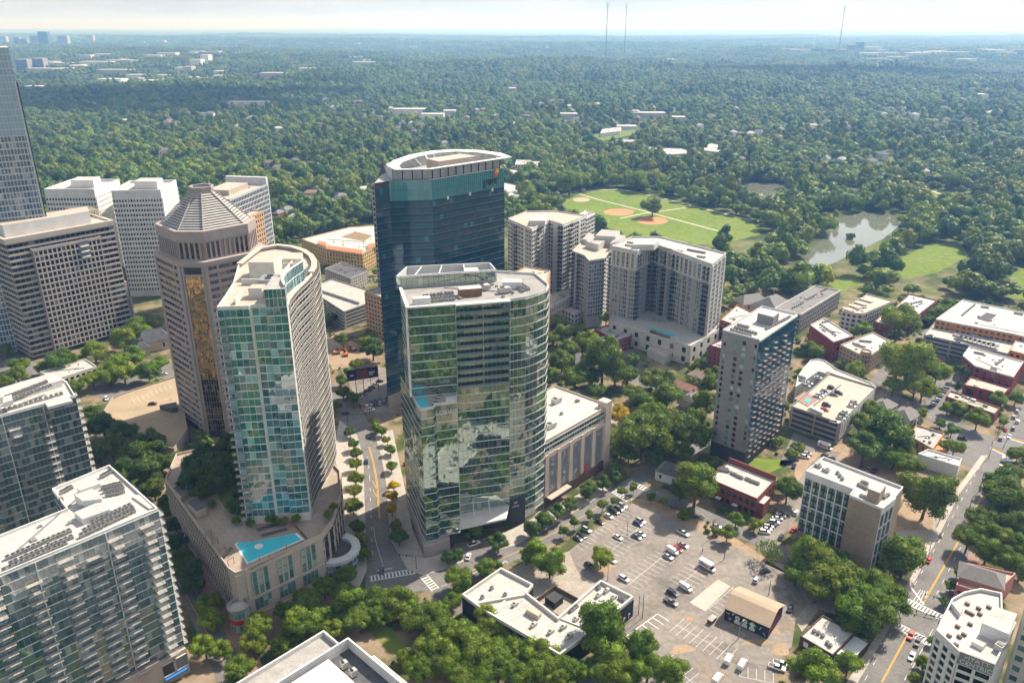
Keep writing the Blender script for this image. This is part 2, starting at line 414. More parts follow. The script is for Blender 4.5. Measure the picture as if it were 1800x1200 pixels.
def line(b, p, q, wd, z=.068, px=True, m=0):
    if px: p, q = G(*p), G(*q)
    L = math.hypot(q[0] - p[0], q[1] - p[1]); nx, ny = (q[1] - p[1]) / L * wd / 2, -(q[0] - p[0]) / L * wd / 2
    b.face([(p[0] + nx, p[1] + ny, z), (q[0] + nx, q[1] + ny, z), (q[0] - nx, q[1] - ny, z), (p[0] - nx, p[1] - ny, z)], m)
def lerp(a, b, t): return tuple(x + (y - x) * t for x, y in zip(a, b))
def dashes(b, pts, wd, on=3.0, gap=6.0, z=.068, m=0):
    P = poly_px(pts)
    for a, c in zip(P, P[1:]):
        L = math.hypot(c[0] - a[0], c[1] - a[1]); t = 0
        while t < L:
            line(b, lerp(a, c, t / L), lerp(a, c, min(1, (t + on) / L)), wd, z, False, m); t += on + gap
def pline(b, pts, wd, z=.068, m=0):
    for a, c in zip(pts, pts[1:]): line(b, a, c, wd, z, True, m)
def crossing(b, a, c, width, n, z=.071, m=0):
    """ladder crossing between two kerb points: two rails and n bars"""
    a, c = Vector(G(*a)), Vector(G(*c)); d = (c - a); L = d.length; d.normalize(); nn = Vector((d.y, -d.x)) * width / 2
    for s in (-1, 1): line(b, tuple(a + nn * s), tuple(c + nn * s), .3, z, False, m)
    for i in range(n):
        p = a + d * (L * (i + .5) / n); line(b, tuple(p - nn * .92), tuple(p + nn * .92), .55, z + .003, False, m)
# --- streets
avenue = road('road', [(640, 1048), (645, 1000), (643, 935), (640, 858), (639, 805), (628, 765), (597, 738), (560, 700), (545, 650)],
              [(770, 1035), (716, 1000), (688, 952), (682, 905), (680, 858), (671, 805), (659, 765), (640, 728), (615, 690), (600, 645)],
              label='grey asphalt avenue curving between the curved tower and the mirrored hotel')
b = MB()
pline(b, [(666, 912), (664, 880), (662, 850), (656, 815), (648, 785)], .28); pline(b, [(668, 912), (666, 880), (664, 850), (658, 815), (650, 785)], .28)
pline(b, [(655, 860), (664, 875)], .3); pline(b, [(655, 845), (664, 862)], .3)
b.build('yellow_marking', M_yellow, avenue)
b = MB()
dashes(b, [(655, 975), (652, 900), (650, 840), (646, 800)], .16); pline(b, [(674, 995), (660, 950), (657, 925)], .16)
crossing(b, (650, 1017), (730, 1003), 3.2, 13); pline(b, [(662, 1003), (690, 998)], .5); crossing(b, (743, 1010), (766, 1036), 3.0, 7)
b.build('white_marking', M_white, avenue)
street = road('road', [(745, 1012), (812, 988), (860, 972), (906, 958), (960, 930), (1010, 900), (1052, 874), (1085, 852), (1130, 826), (1200, 790), (1258, 760)],
              [(782, 1040), (840, 1012), (876, 996), (918, 980), (990, 946), (1040, 912), (1086, 882), (1116, 862), (1150, 838), (1216, 802), (1268, 772)],
              label='narrow asphalt street along the front of the mirrored hotel')
b = MB(); pline(b, [(800, 1013), (840, 998), (906, 971), (980, 933), (1028, 905), (1075, 874)], .3); b.build('yellow_marking', M_yellow, street)
b = MB(); pline(b, [(776, 1030), (850, 1000)], .15); crossing(b, (1078, 862), (1106, 880), 3, 7); crossing(b, (1106, 846), (1140, 862), 3, 7); pline(b, [(880, 992), (888, 986), (893, 988)], .35)
b.build('white_marking', M_white, street)
side = road('road', [(1104, 872), (1150, 878), (1210, 900), (1262, 925), (1312, 950), (1352, 972), (1395, 1000), (1420, 1030)],
            [(1120, 855), (1172, 866), (1232, 892), (1284, 915), (1332, 938), (1372, 958), (1412, 984), (1446, 1012)],
            label='shaded side street between the parking lot and the red brick building')
drive = road('road', [(1330, 940), (1352, 915), (1372, 890), (1388, 870), (1404, 845), (1420, 820), (1450, 790)],
             [(1362, 962), (1384, 930), (1404, 905), (1412, 880), (1430, 850), (1450, 822), (1480, 795)], m=M_lot, label='sunlit driveway of parked cars beside the panelled office block')
main = road('road', [(1498, 1215), (1522, 1175), (1570, 1090), (1610, 1018), (1650, 942), (1687, 867), (1736, 801), (1768, 745), (1800, 690), (1850, 610)],
            [(1598, 1230), (1640, 1150), (1664, 1090), (1690, 1010), (1712, 945), (1742, 880), (1778, 815), (1812, 760), (1845, 700), (1900, 615)],
            label='wide sunlit main street with a yellow centre line by the white hotel')
b = MB()
for o in (0, .45):
    pline(b, [(1549 + o * 5, 1198), (1592 + o * 5, 1119), (1596 + o * 5, 1112)], .25); pline(b, [(1619 + o * 5, 1064), (1680 + o * 4, 958), (1704 + o * 4, 911), (1745 + o * 3, 835)], .25); pline(b, [(1762, 790), (1792, 728)], .25)
b.build('yellow_marking', M_yellow, main)
b = MB()
dashes(b, [(1520, 1195), (1566, 1112)], .16); dashes(b, [(1590, 1195), (1625, 1115)], .16)
dashes(b, [(1596, 1048), (1656, 942), (1712, 838), (1748, 775)], .16); dashes(b, [(1646, 1044), (1700, 940), (1745, 850)], .16)
pline(b, [(1524, 1168), (1560, 1105)], .14); pline(b, [(1600, 1180), (1640, 1105)], .14)
crossing(b, (1575, 1098), (1645, 1135), 3.4, 12); crossing(b, (1592, 1055), (1656, 1085), 3.4, 11); crossing(b, (1600, 1030), (1624, 1062), .3, 1)
for i in range(4): line(b, (1604 + i * 6, 1058 + i * 1.5), (1618 + i * 4, 1036 + i * 1), .22)
b.build('white_marking', M_white, main)
for a, c in (((1743, 789), (1786, 810)), ((1763, 768), (1800, 779))):                 # painted rainbow crossings
    rb = MB(); a, c = Vector(G(*a)), Vector(G(*c)); d = (c - a).normalized(); nn = Vector((d.y, -d.x))
    for i in range(6): line(rb, tuple(a + nn * (i - 2.5) * .6), tuple(c + nn * (i - 2.5) * .6), .58, .07, False, i)
    rb.build('rainbow_crossing', [mat('stripe_%d' % i, cc, var=.05) for i, cc in enumerate([(.62, .05, .04), (.75, .30, .04), (.75, .6, .06), (.08, .38, .12), (.04, .18, .5), (.25, .07, .35)])], main)
cross = road('road', [(1545, 700), (1580, 716), (1628, 735), (1668, 760), (1700, 782), (1760, 806)], [(1545, 684), (1590, 700), (1640, 716), (1690, 740), (1725, 762), (1780, 780)], label='grey cross street passing the low red brick shop')
b = MB(); dashes(b, [(1548, 692), (1610, 718), (1690, 764)], .16); b.build('white_marking', M_white, cross)
up = road('road', [(1516, 684), (1546, 650), (1580, 622), (1606, 596), (1630, 575)], [(1536, 690), (1566, 654), (1600, 622), (1622, 600), (1644, 580)], label='short street climbing between the tan apartments and big trees')
low = road('road', [(225, 855), (262, 930), (292, 985), (332, 1080), (372, 1170), (395, 1230)], [(262, 860), (298, 930), (326, 985), (368, 1070), (415, 1160), (440, 1220)], label='dark shaded street beside the stone podium wall')
b = MB(); pline(b, [(300, 1000), (344, 1075), (390, 1160)], .3); b.build('yellow_marking', M_yellow, low)
walkway = road('road', [(752, 1040), (800, 1075), (880, 1125), (990, 1200), (1030, 1235)], [(788, 1030), (830, 1062), (905, 1108), (1020, 1180), (1070, 1220)], label='shaded street under the dense double row of trees')
# --- lots and pavements
lot = sheet('parking_lot', [(1000, 968), (1060, 920), (1110, 886), (1165, 902), (1232, 935), (1300, 962), (1345, 990), (1392, 1012), (1420, 1060), (1398, 1090), (1392, 1135), (1368, 1160), (1362, 1230), (1150, 1230), (1085, 1120), (1112, 1080), (1060, 1030), (1018, 1010)], .03, M_lot, 'large worn asphalt parking lot beside the mirrored hotel')
b = MB()
def stalls(a, c, depth, sides=(1, -1), pitch=2.75, spine=True, wd=.12, sk=.0):
    a, c = Vector(G(*a)), Vector(G(*c)); d = (c - a); L = d.length; d.normalize(); nn = Vector((d.y, -d.x))
    if spine: line(b, tuple(a), tuple(c), wd, .05, False)
    for i in range(int(L / pitch) + 1):
        p = a + d * (i * pitch)
        for s in sides: line(b, tuple(p), tuple(p + nn * s * depth + d * sk), wd, .05, False)
stalls((1106, 1026), (1172, 972), 5); stalls((1072, 970), (1128, 922), 5, (1, -1)); stalls((1196, 1028), (1232, 996), 5); stalls((1100, 1118), (1156, 1078), 5.2, (1,), 3.0, wd=.3)
stalls((1190, 1098), (1288, 1154), 4.8, (-1, 1)); stalls((1168, 1162), (1220, 1200), 5, (1, -1)); stalls((1246, 1070), (1290, 1030), 4.5, (1,)); stalls((1300, 1188), (1360, 1200), 5, (-1,))
stalls((1010, 958), (1096, 896), 5, (1,), spine=False)
b.build('parking_marking', M_white, lot)['kind'] = 'stuff'
patch = sheet('path', [(1212, 1058), (1262, 1018), (1284, 1030), (1240, 1074)], .045, mat('pale_concrete', (.47, .42, .36), c2=(.40, .35, .30)), 'pale concrete slab in the parking lot beside the barn', foot=False)
for i, (px, py, rx, ry) in enumerate([(1212, 1087, 5, 4), (1198, 1140, 20, 9), (1244, 1030, 8, 3), (1186, 1086, 5, 2), (1060, 998, 22, 10), (1355, 1105, 18, 8), (1372, 1140, 14, 14), (1330, 1128, 26, 6), (1296, 1095, 16, 5)]):
    P = [(px + rx * math.cos(a) * (1 + .3 * math.sin(3 * a + i)), py + ry * math.sin(a) * (1 + .25 * math.cos(2 * a + i))) for a in [k * math.pi / 9 for k in range(18)]]
    sheet('dirt_patch', P, .04 + .0005 * i, M_dirt if i else M_clay, 'rusty orange soil stain on the parking lot' if i == 0 else 'brown soil patch on the worn parking lot', foot=False)
verge = sheet('path', [(1110, 886), (1165, 902), (1232, 935), (1300, 964), (1342, 990), (1350, 983), (1308, 955), (1262, 928), (1210, 902), (1150, 881), (1106, 874)], .042, M_dirt, 'strip of dry soil between parking lot and side street', foot=False)
slab('pavement', [(745, 1012), (812, 988), (860, 972), (906, 958), (960, 930), (1010, 900), (1052, 874), (1075, 858), (1066, 842), (950, 905), (900, 930), (770, 975), (730, 985), (716, 1000)], 0, .16, M_walk, 'wide paved forecourt in front of the mirrored hotel')
sheet('driveway', [(790, 975), (830, 988), (890, 960), (870, 945), (800, 955)], .17, M_asph, 'dark driveway under the hotel canopy', foot=False)
slab('pavement', [(716, 1000), (688, 952), (682, 905), (680, 858), (671, 805), (659, 765), (690, 755), (712, 860), (725, 930), (748, 985)], 0, .15, M_walk, 'tree lined pavement between avenue and mirrored hotel')
slab('pavement', [(630, 1035), (645, 1000), (643, 935), (640, 858), (639, 805), (628, 765), (597, 738), (586, 790), (600, 860), (600, 930), (575, 1010)], 0, .15, M_walk, 'tree lined pavement between avenue and curved tower')
slab('pavement', [(1498, 1215), (1522, 1175), (1570, 1090), (1610, 1018), (1650, 942), (1687, 867), (1736, 801), (1725, 800), (1674, 870), (1638, 945), (1598, 1020), (1556, 1092), (1505, 1172), (1478, 1215)], 0, .15, M_walk, 'pavement with utility poles along the main street')
slab('pavement', [(1650, 1150), (1668, 1090), (1690, 1010), (1712, 945), (1742, 880), (1778, 815), (1792, 818), (1760, 885), (1730, 950), (1712, 1015), (1690, 1095), (1675, 1155)], 0, .15, M_brickwalk, 'pavement with small trees beside the white hotel')
slab('pavement', [(332, 985), (374, 1070), (424, 1160), (450, 1220), (480, 1220), (446, 1130), (430, 1100), (398, 1054), (350, 975)], 0, .15, M_brickwalk, 'shaded brick pavement along the long podium wall')
slab('pavement', [(446, 1126), (560, 1086), (640, 1058), (632, 1036), (575, 1012), (442, 1086), (432, 1100)], 0, .152, M_brickwalk, 'shaded brick pavement in front of the stone podium')
sheet('parking_lot', [(600, 650), (640, 640), (700, 650), (705, 720), (680, 740), (640, 725)], .03, M_lot, 'small sunlit parking lot beneath the billboard')
sheet('parking_lot', [(1400, 800), (1480, 780), (1640, 850), (1640, 930), (1560, 935), (1590, 880), (1450, 815), (1395, 850)], .03, M_dirt, 'sandy parking ground behind the panelled office block')
sheet('parking_lot', [(1640, 745), (1700, 770), (1740, 792), (1710, 825), (1668, 800)], .0592, M_asph, 'small parking lot in front of the tan restaurant')
sheet('parking_lot', [(1625, 690), (1660, 676), (1672, 690), (1662, 730), (1628, 716)], .0592, M_asph, 'small parking lot crowded with cars near the red shop')
sheet('parking_lot', [(560, 600), (600, 590), (660, 620), (640, 640), (585, 650)], .03, M_dirt, 'bare construction ground with orange machines beside the avenue')
sheet('plaza', [(1080, 655), (1120, 640), (1240, 690), (1225, 712), (1130, 680)], .03, M_asph, 'asphalt forecourt below the pool terrace apartments')
sheet('lawn', [(652, 1085), (690, 1105), (720, 1150), (690, 1150), (640, 1100)], .05, M_grass, 'small shaded lawn behind the nearest rooftop')
# --- park
lawn = sheet('lawn', [(970, 346), (1017, 335), (1093, 333), (1167, 350), (1320, 386), (1336, 412), (1275, 428), (1190, 432), (1100, 414), (1000, 368)], .05, M_grass, 'bright green ball field lawn in the park')
b = MB(); pline(b, [(1010, 338), (1048, 350), (1128, 370), (1195, 388), (1262, 406)], 2.3, .09); pline(b, [(1090, 384), (1128, 376), (1221, 363)], 2.3, .094); pline(b, [(972, 346), (1017, 335), (1093, 333), (1170, 350), (1320, 387)], 2.4, .098)
b.build('gravel_path', M_path, lawn)
for nm, (px, py, rx, ry), mm in (('clay_infield', (1088, 373, 27, 6), M_clay), ('clay_infield', (1147, 388, 27, 7), M_clay), ('sand_patch', (1022, 351, 15, 4), mat('infield_sand', (.42, .33, .22), var=.1))):
    P = [G(px + rx * math.cos(k * math.pi / 12), py + ry * math.sin(k * math.pi / 12)) for k in range(24)][::-1]
    q = MB(); q.face([(x, y, .085) for x, y in P]); q.build(nm, mm, lawn)
for P, lb in (([(1565, 462), (1640, 425), (1690, 428), (1702, 450), (1650, 478), (1590, 492)], 'green meadow beside the lake in the park'), ([(1620, 332), (1660, 335), (1710, 350), (1690, 365), (1650, 350)], 'narrow meadow behind the lake'),
              ([(1582, 318), (1622, 321), (1625, 332), (1585, 330)], 'small bright clearing far behind the lake'), ([(1455, 497), (1500, 482), (1515, 500), (1478, 514)], 'shaded lawn behind the long grey roof'), ([(1765, 505), (1790, 470), (1860, 470), (1860, 530), (1775, 525)], 'lawn at the right edge of the park'),
              ([(1025, 238), (1080, 232), (1120, 236), (1060, 248)], 'pale meadow far beyond the ball field'), ([(268, 222), (300, 215), (330, 220), (300, 232)], 'small lawn far behind the white towers')):
    sheet('lawn', P, .05, M_grass, lb)
b = MB(); pline(b, [(1582, 322), (1622, 324)], 4, .1); pline(b, [(1625, 332), (1690, 352), (1800, 356)], 3, .1); o = b.build('path', M_path); o['kind'] = 'structure'; o['label'] = 'pale walking path behind the lake'
sheet('lake', [(1390, 472), (1412, 450), (1440, 425), (1470, 402), (1476, 382), (1520, 373), (1584, 378), (1578, 400), (1552, 420), (1512, 440), (1464, 463), (1424, 480), (1392, 482)], .06, M_lake, 'calm lake reflecting the sky in the park')
sheet('lake', [(1303, 328), (1320, 320), (1375, 324), (1380, 335), (1350, 348), (1318, 338)], .06, M_lake, 'small green pond beyond the ball field')

for P in ([(970, 346), (1340, 410), (1340, 432), (1275, 448), (1190, 454), (1100, 438), (1000, 392)], [(1380, 478), (1460, 458), (1560, 422), (1590, 402), (1590, 425), (1520, 462), (1440, 498), (1385, 498)], [(1560, 470), (1702, 450), (1700, 480), (1650, 512), (1580, 516)], [(1303, 328), (1380, 335), (1378, 352), (1350, 368), (1315, 358)], [(1020, 238), (1120, 236), (1120, 250), (1060, 262), (1020, 256)], [(1455, 497), (1515, 500), (1510, 525), (1470, 530)], [(1620, 332), (1710, 350), (1715, 368), (1690, 378), (1640, 362)]): FOOT.append(poly_px(P))

M_yard = mat('yard_concrete', (.40, .35, .295), c2=(.28, .235, .185), scale=.12, fine=.14, stain=[((.30, .20, .12), .12, .58), ((.15, .13, .115), .2, .63)])
sheet('yard', [(890, 1003), (930, 985), (1002, 968), (1018, 1008), (1056, 1022), (982, 1084), (930, 1044), (938, 1026)], .026, M_yard, 'worn concrete yard behind the white roof shops')
sheet('yard', [(1350, 985), (1392, 1012), (1420, 1060), (1398, 1090), (1410, 1110), (1440, 1070), (1470, 1080), (1460, 1040), (1420, 1000)], .024, M_yard, 'shaded concrete yard between barn and panelled office')
sheet('yard', [(1395, 760), (1470, 790), (1410, 830), (1370, 815)], .022, M_asph, 'asphalt yard at the foot of the grey tower garage')
sheet('yard', [(1560, 905), (1640, 900), (1660, 925), (1622, 985), (1580, 950)], .022, M_yard, 'bare building plot behind the panelled office')
sheet('yard', [(1238, 780), (1262, 800), (1400, 810), (1330, 840), (1255, 812)], .022, M_grass, 'small lawn in front of the grey tower')
sheet('yard', [(0, 610), (70, 640), (70, 690), (0, 700), (-60, 690), (-60, 620)], .022, M_asph, 'asphalt lane between banded office and apartments')
sheet('yard', [(150, 690), (220, 640), (300, 640), (310, 665), (190, 705)], .022, M_asph, 'asphalt lane below the old mansion')
sheet('yard', [(1000, 690), (1070, 700), (1110, 745), (1090, 800), (1070, 790)], .022, M_yard, 'yard behind the hotel annex')
sheet('yard', [(1640, 655), (1700, 668), (1690, 690), (1640, 690)], .0225, M_asph, 'asphalt lane behind the crimson hall')

# ------------------------------------------------------------------ facade palette
GL_hotel = glass('hotel_glass', (.025, .065, .058), (.055, .105, .095), ior=3.9, blind=.05, blindcol=(.22, .24, .2), wob=.016, tint=(.86, 1, .9))
GL_teal = glass('teal_glass', (.010, .105, .118), (.028, .19, .21), ior=2.8, blind=.14, blindcol=(.18, .42, .44), wob=.03)
GL_navy = glass('navy_glass', (.004, .036, .060), (.010, .065, .092), ior=1.75, blind=.04, blindcol=(.03, .15, .18), wob=.008, tint=(.55, .8, 1))
GL_band = glass('teal_band_glass', (.02, .17, .19), (.03, .22, .24), ior=1.9, blind=.0, wob=.01)
GL_spand = glass('navy_spandrel', (.004, .018, .045), (.005, .022, .052), ior=1.5, blind=0, wob=.004)
GL_res = glass('residence_glass', (.045, .095, .105), (.095, .165, .175), ior=2.6, blind=.14, blindcol=(.30, .34, .32), wob=.014)
GL_dark = glass('dark_window', (.006, .008, .010), (.018, .022, .026), ior=1.5, blind=.07, blindcol=(.16, .17, .17))
GL_green = glass('green_window', (.05, .15, .12), (.15, .30, .25), ior=1.8, blind=.2, blindcol=(.36, .45, .38))
GL_blue = glass('blue_window', (.025, .075, .13), (.06, .14, .22), ior=2.2, blind=.12, blindcol=(.3, .36, .4))
GL_goldrefl = glass('gold_reflection_glass', (.30, .17, .05), (.48, .28, .09), ior=2.4, blind=.0, wob=.05, tint=(1, .8, .5)); GL_goldrefl.node_tree.nodes['Principled BSDF'].inputs['Metallic'].default_value = .65  # gold tint stands in for the sunlit tan building mirrored here
GL_brown = glass('bronze_window', (.008, .007, .006), (.03, .022, .016), ior=1.7, blind=.12, blindcol=(.22, .15, .09))
GL_sky = glass('pale_blue_glass', (.27, .38, .46), (.31, .42, .50), ior=2.0, blind=.04, blindcol=(.25, .34, .42))  # pale reflection of the sky is put into the base colour
M_lgrey = mat('pale_grey_metal', (.58, .58, .56), rough=.5, var=.06)
M_tanst = mat('tan_granite', (.50, .435, .38), c2=(.43, .37, .32), scale=.2)
M_pink = mat('rose_granite', (.39, .325, .29), c2=(.33, .27, .24), scale=.2)
M_hroof = mat('hotel_roof_gravel', (.35, .325, .30), c2=(.26, .24, .22), scale=.2, fine=.1, seam=(9, 3, .8))
M_lime = mat('limestone', (.55, .45, .355), c2=(.46, .375, .30), scale=.15)
M_cream = mat('cream_stucco', (.66, .62, .55), var=.08)
M_greyst = mat('taupe_stucco', (.41, .39, .37), var=.08)
M_greyc = mat('grey_panel', (.27, .25, .24), var=.06, scale=.1)
M_char = mat('charcoal_panel', (.045, .045, .05), var=.1)
M_yel = mat('yellow_stucco', (.58, .40, .17), var=.08)
M_peach = mat('peach_stucco', (.60, .37, .21), var=.08)
M_red = mat('red_brick', (.27, .075, .05), c2=(.21, .06, .042), scale=.6, fine=.12)
M_red2 = mat('crimson_brick', (.30, .055, .045), c2=(.24, .045, .04), scale=.6, fine=.1)
M_brown = mat('brown_brick', (.105, .065, .05), var=.15, scale=.6, fine=.12)
M_trav = mat('travertine', (.40, .30, .21), c2=(.31, .235, .17), scale=.12, fine=.1)
M_orange = mat('orange_stucco', (.52, .22, .07), var=.08)
M_tile = mat('terracotta_tile', (.50, .17, .075), var=.15, scale=.8)
M_navyw = mat('navy_wall_paint', (.018, .022, .035), var=.1)
M_pinkw = mat('pink_stucco', (.48, .21, .19), var=.08)
M_shing = mat('grey_shingle', (.20, .185, .175), c2=(.15, .14, .135), scale=.8, fine=.14)
M_metroof = mat('tan_metal_roof', (.43, .315, .215), c2=(.36, .27, .19), scale=.5, stretch=(.3, .3, 1), rough=.6)
M_teak = mat('teak_cladding', (.24, .13, .07), var=.15)
M_redp = mat('red_panel', (.55, .03, .02), var=.05)
def inward(p, q): 
    l = math.hypot(q[0] - p[0], q[1] - p[1]); return (-(q[1] - p[1]) / l, (q[0] - p[0]) / l)
def deep(p, q, dep):
    n = inward(p, q); return [p, q, (q[0] + n[0] * dep, q[1] + n[1] * dep), (p[0] + n[0] * dep, p[1] + n[1] * dep)]
def angle(p, q): return math.atan2(q[1] - p[1], q[0] - p[0])
def centroid(P): return (sum(p[0] for p in P) / len(P), sum(p[1] for p in P) / len(P))
def shrink(P, k): c = centroid(P); return [(c[0] + (p[0] - c[0]) * k, c[1] + (p[1] - c[1]) * k) for p in P]
# --- rooftop machines: each one a thing of its own
def _cond():
    q = MB(); q.box(0, 0, 1.25, 1.25, .22, 1.15, 0, 0); q.box(0, 0, .9, .9, 1.15, 1.24, .4, 1)
    for x in (-.5, .5): q.box(x, 0, .12, 1.3, 0, .22, 0, 1)
    return q.mesh('rooftop_condenser', [mat('unit_steel', (.33, .32, .30), var=.1), M_dark])
ME_COND = _cond()
def _ahu():
    q = MB(); q.box(0, 0, 3.4, 1.9, .3, 1.9, 0, 0); q.box(1.9, 0, .5, 1.5, .5, 1.6, 0, 0); q.box(-.6, 0, 1.2, 1.4, 1.9, 2.1, 0, 1); q.box(0, .7, 3.2, .15, 0, .3, 0, 1); q.box(0, -.7, 3.2, .15, 0, .3, 0, 1)
    return q.mesh('rooftop_air_handler', [mat('unit_beige', (.50, .47, .42), var=.08), M_dark])
ME_AHU = _ahu()
NCOND = [0]
SPL = []
def condensers(z, rows, label, group, ang=R(45)):
    for (a, b_, n) in rows:
        A, B = G(*a, z), G(*b_, z)
        for i in range(n):
            p = lerp(A, B, (i + .5) / n)
            if NCOND[0] >= 300: SPL.append((p[0], p[1], z, ang)); continue
            o = put('rooftop_condenser', ME_COND, None, (p[0] + rnd.uniform(-.15, .15), p[1] + rnd.uniform(-.15, .15), z), ang + rnd.uniform(-.04, .04)); tag(o, label, 'air conditioner', group); NCOND[0] += 1
def handlers(z, pts, label, ang=R(45), sc_=1.0, group=None):
    for p in pts:
        x, y = G(*p, z); o = put('rooftop_air_handler', ME_AHU, None, (x, y, z), ang, (sc_, sc_, sc_)); tag(o, label, 'air handler', group or label[:60])
BALC = {}
def balcony(B, x, y, z, ang, wd=3.6, dp=1.6, slabm=None, railm=None, h=1.05):
    """slab with an open rail; local +x along the wall, -y outwards"""
    k = (wd, dp, slabm.name, railm.name)
    if k not in BALC:
        q = MB(); q.hexa([(-wd / 2, -dp, -.08), (wd / 2, -dp, -.08), (wd / 2, 0, -.08), (-wd / 2, 0, -.08)], [(-wd / 2, -dp, .08), (wd / 2, -dp, .08), (wd / 2, 0, .08), (-wd / 2, 0, .08)])
        r = MB(); e = .06
        for zz in (h, h * .55): 
            r.bar((-wd / 2 + e, -dp + e, zz), (wd / 2 - e, -dp + e, zz), .035)
            for s in (-1, 1): r.bar((s * (wd / 2 - e), -dp + e, zz), (s * (wd / 2 - e), 0, zz), .035)
        n = 4
        for i in range(n + 1): xx = -wd / 2 + e + (wd - 2 * e) * i / n; r.bar((xx, -dp + e, .1), (xx, -dp + e, h), .025)
        BALC[k] = (q.mesh('balcony', [slabm]), r.mesh('railing', [railm]))
    o = put('balcony', BALC[k][0], B.root, (x - B.root['_w'][0], y - B.root['_w'][1], z), ang)
    put('railing', BALC[k][1], o)
    return o
def along(p, q, t):                                     # t metres from p towards q
    l = math.hypot(q[0] - p[0], q[1] - p[1]); return lerp(p, q, t / l)

def clutter(B, P, z, n=None):
    c = centroid(P); A = abs(sum(P[i][0] * P[(i + 1) % len(P)][1] - P[(i + 1) % len(P)][0] * P[i][1] for i in range(len(P)))) / 2
    for i in range(n or min(9, 2 + int(A / 130))):
        k = rnd.randrange(len(P)); p = lerp(c, lerp(P[k], P[(k + 1) % len(P)], rnd.random()), rnd.uniform(.15, .78)); s_ = rnd.uniform(.6, 1.6)
        B.mb('roof_vent', rnd.choice([M_metal, M_roofg])).box(p[0], p[1], s_, s_ * rnd.uniform(.7, 1.6), z, z + rnd.uniform(.4, 1.3), R(45))
    a = lerp(c, P[0], .5); b_ = lerp(c, P[len(P) // 2], .55); B.mb('roof_duct', M_metal).bar((*a, z + .3), (*b_, z + .3), .22)

# ================================================================== mirrored hotel tower
up_f = [(-46.5, 316), (-39.7, 287.7), (-22.2, 291.6), (-1.1, 296.8), (5.5, 299.6), (10.3, 303.9), (14.1, 309.0), (15.2, 316)]
up_poly = up_f + [(10, 332), (-8, 336), (-44, 327)]
lo_f = [(-47.5, 309), (-41.0, 291.0), (-37.9, 281.5), (-35.3, 275.6), (-30.6, 277.5), (-29.9, 280.0), (-21.8, 282.4), (-22.2, 291.6)]
B = Bld('hotel_tower', 'tall mirrored glass hotel with pool terrace cut into its corner', up_poly)
FOOT.append([(-41, 291), (-35, 275), (-21, 281), (-21, 292)])
B.body(up_poly, 0, 104, M_lgrey, M_hroof, par=1.0, parmat=M_lgrey)
B.body([(-41.0, 292), (-37.9, 281.5), (-35.3, 275.6), (-30.6, 277.5), (-29.9, 280.0), (-21.8, 282.4), (-22.2, 293)], 6, 66.6, M_lgrey, M_walk, part='terrace_block', par=1.0, parmat=M_lgrey)
# individually visible panes first (front), the flanks after
M_mull = mat('mullion', (.33, .34, .33), rough=.4, metal=.3)
hg = dict(wall=M_wcon, gm=GL_hotel, sill=.28, head=.06, pw=.08, bd=.14, pd=.10, wallp=M_mull)
B.facade(up_f[1:3], 66.6, 104, 10, 1.75, obj=True, **hg)
B.facade(lo_f[3:7], 6, 66.6, 16, 2.3, obj=True, **hg)
B.facade(up_f[2:4], 10, 69, 16, 1.75, wall=M_wcon, gm=GL_hotel, sill=.28, head=.05, pw=.08, bd=.14, pd=.10, wallp=M_mull)
B.facade(up_f[2:4], 69, 104, 10, 1.75, wall=M_lgrey, gm=GL_hotel, sill=.3, head=.2, pw=.08, bd=.3, pd=.1, wallp=M_mull)
B.facade(up_f[3:8], 0, 104, 28, 1.9, wall=M_wcon, gm=GL_hotel, sill=.28, head=.06, pw=.12, bd=.18, pd=.12, wallp=M_mull)
B.facade(up_f[0:2], 66.6, 104, 10, 2.2, **hg)
B.facade(lo_f[0:4], 6, 66.6, 16, 2.2, **hg)
for i in range(10):                                       # long open balconies of the right half
    z = 69.2 + i * 3.5; p, q = up_f[2], up_f[3]; n = inward(p, q)
    sl = B.mb('balcony_slab', M_metal); o_ = offs([p, q], 1.9)
    sl.strip([p, q], o_, z - .16, z + .12)
    rl = B.mb('balcony_rail', glass('rail_glass', (.10, .16, .17), (.16, .22, .22), ior=1.7, blind=0) if 'rail_glass' not in MATS else MATS['rail_glass'])
    rl.strip(offs([p, q], 1.78), offs([p, q], 1.86), z + .12, z + 1.15)
    for t in (0, .5, 1.0): 
        a = lerp(p, q, t); B.mb('balcony_divider', M_lgrey).bar((a[0] - n[0] * 1.7, a[1] - n[1] * 1.7, z), (a[0] - n[0] * 1.7, a[1] - n[1] * 1.7, z + 3.4), .1)
# white corner column left of the front and the roof canopy
B.mb('corner_column', M_wcon).box(-40.4, 287.2, .8, .8, 67, 104, .2)
cn = B.mb('roof_canopy', M_wcon); cn.strip(up_f[2:4], offs(up_f[2:4], 2.6), 104.4, 105.0)
cn.strip(up_f[0:3], offs(up_f[0:3], .9), 104.3, 104.9)
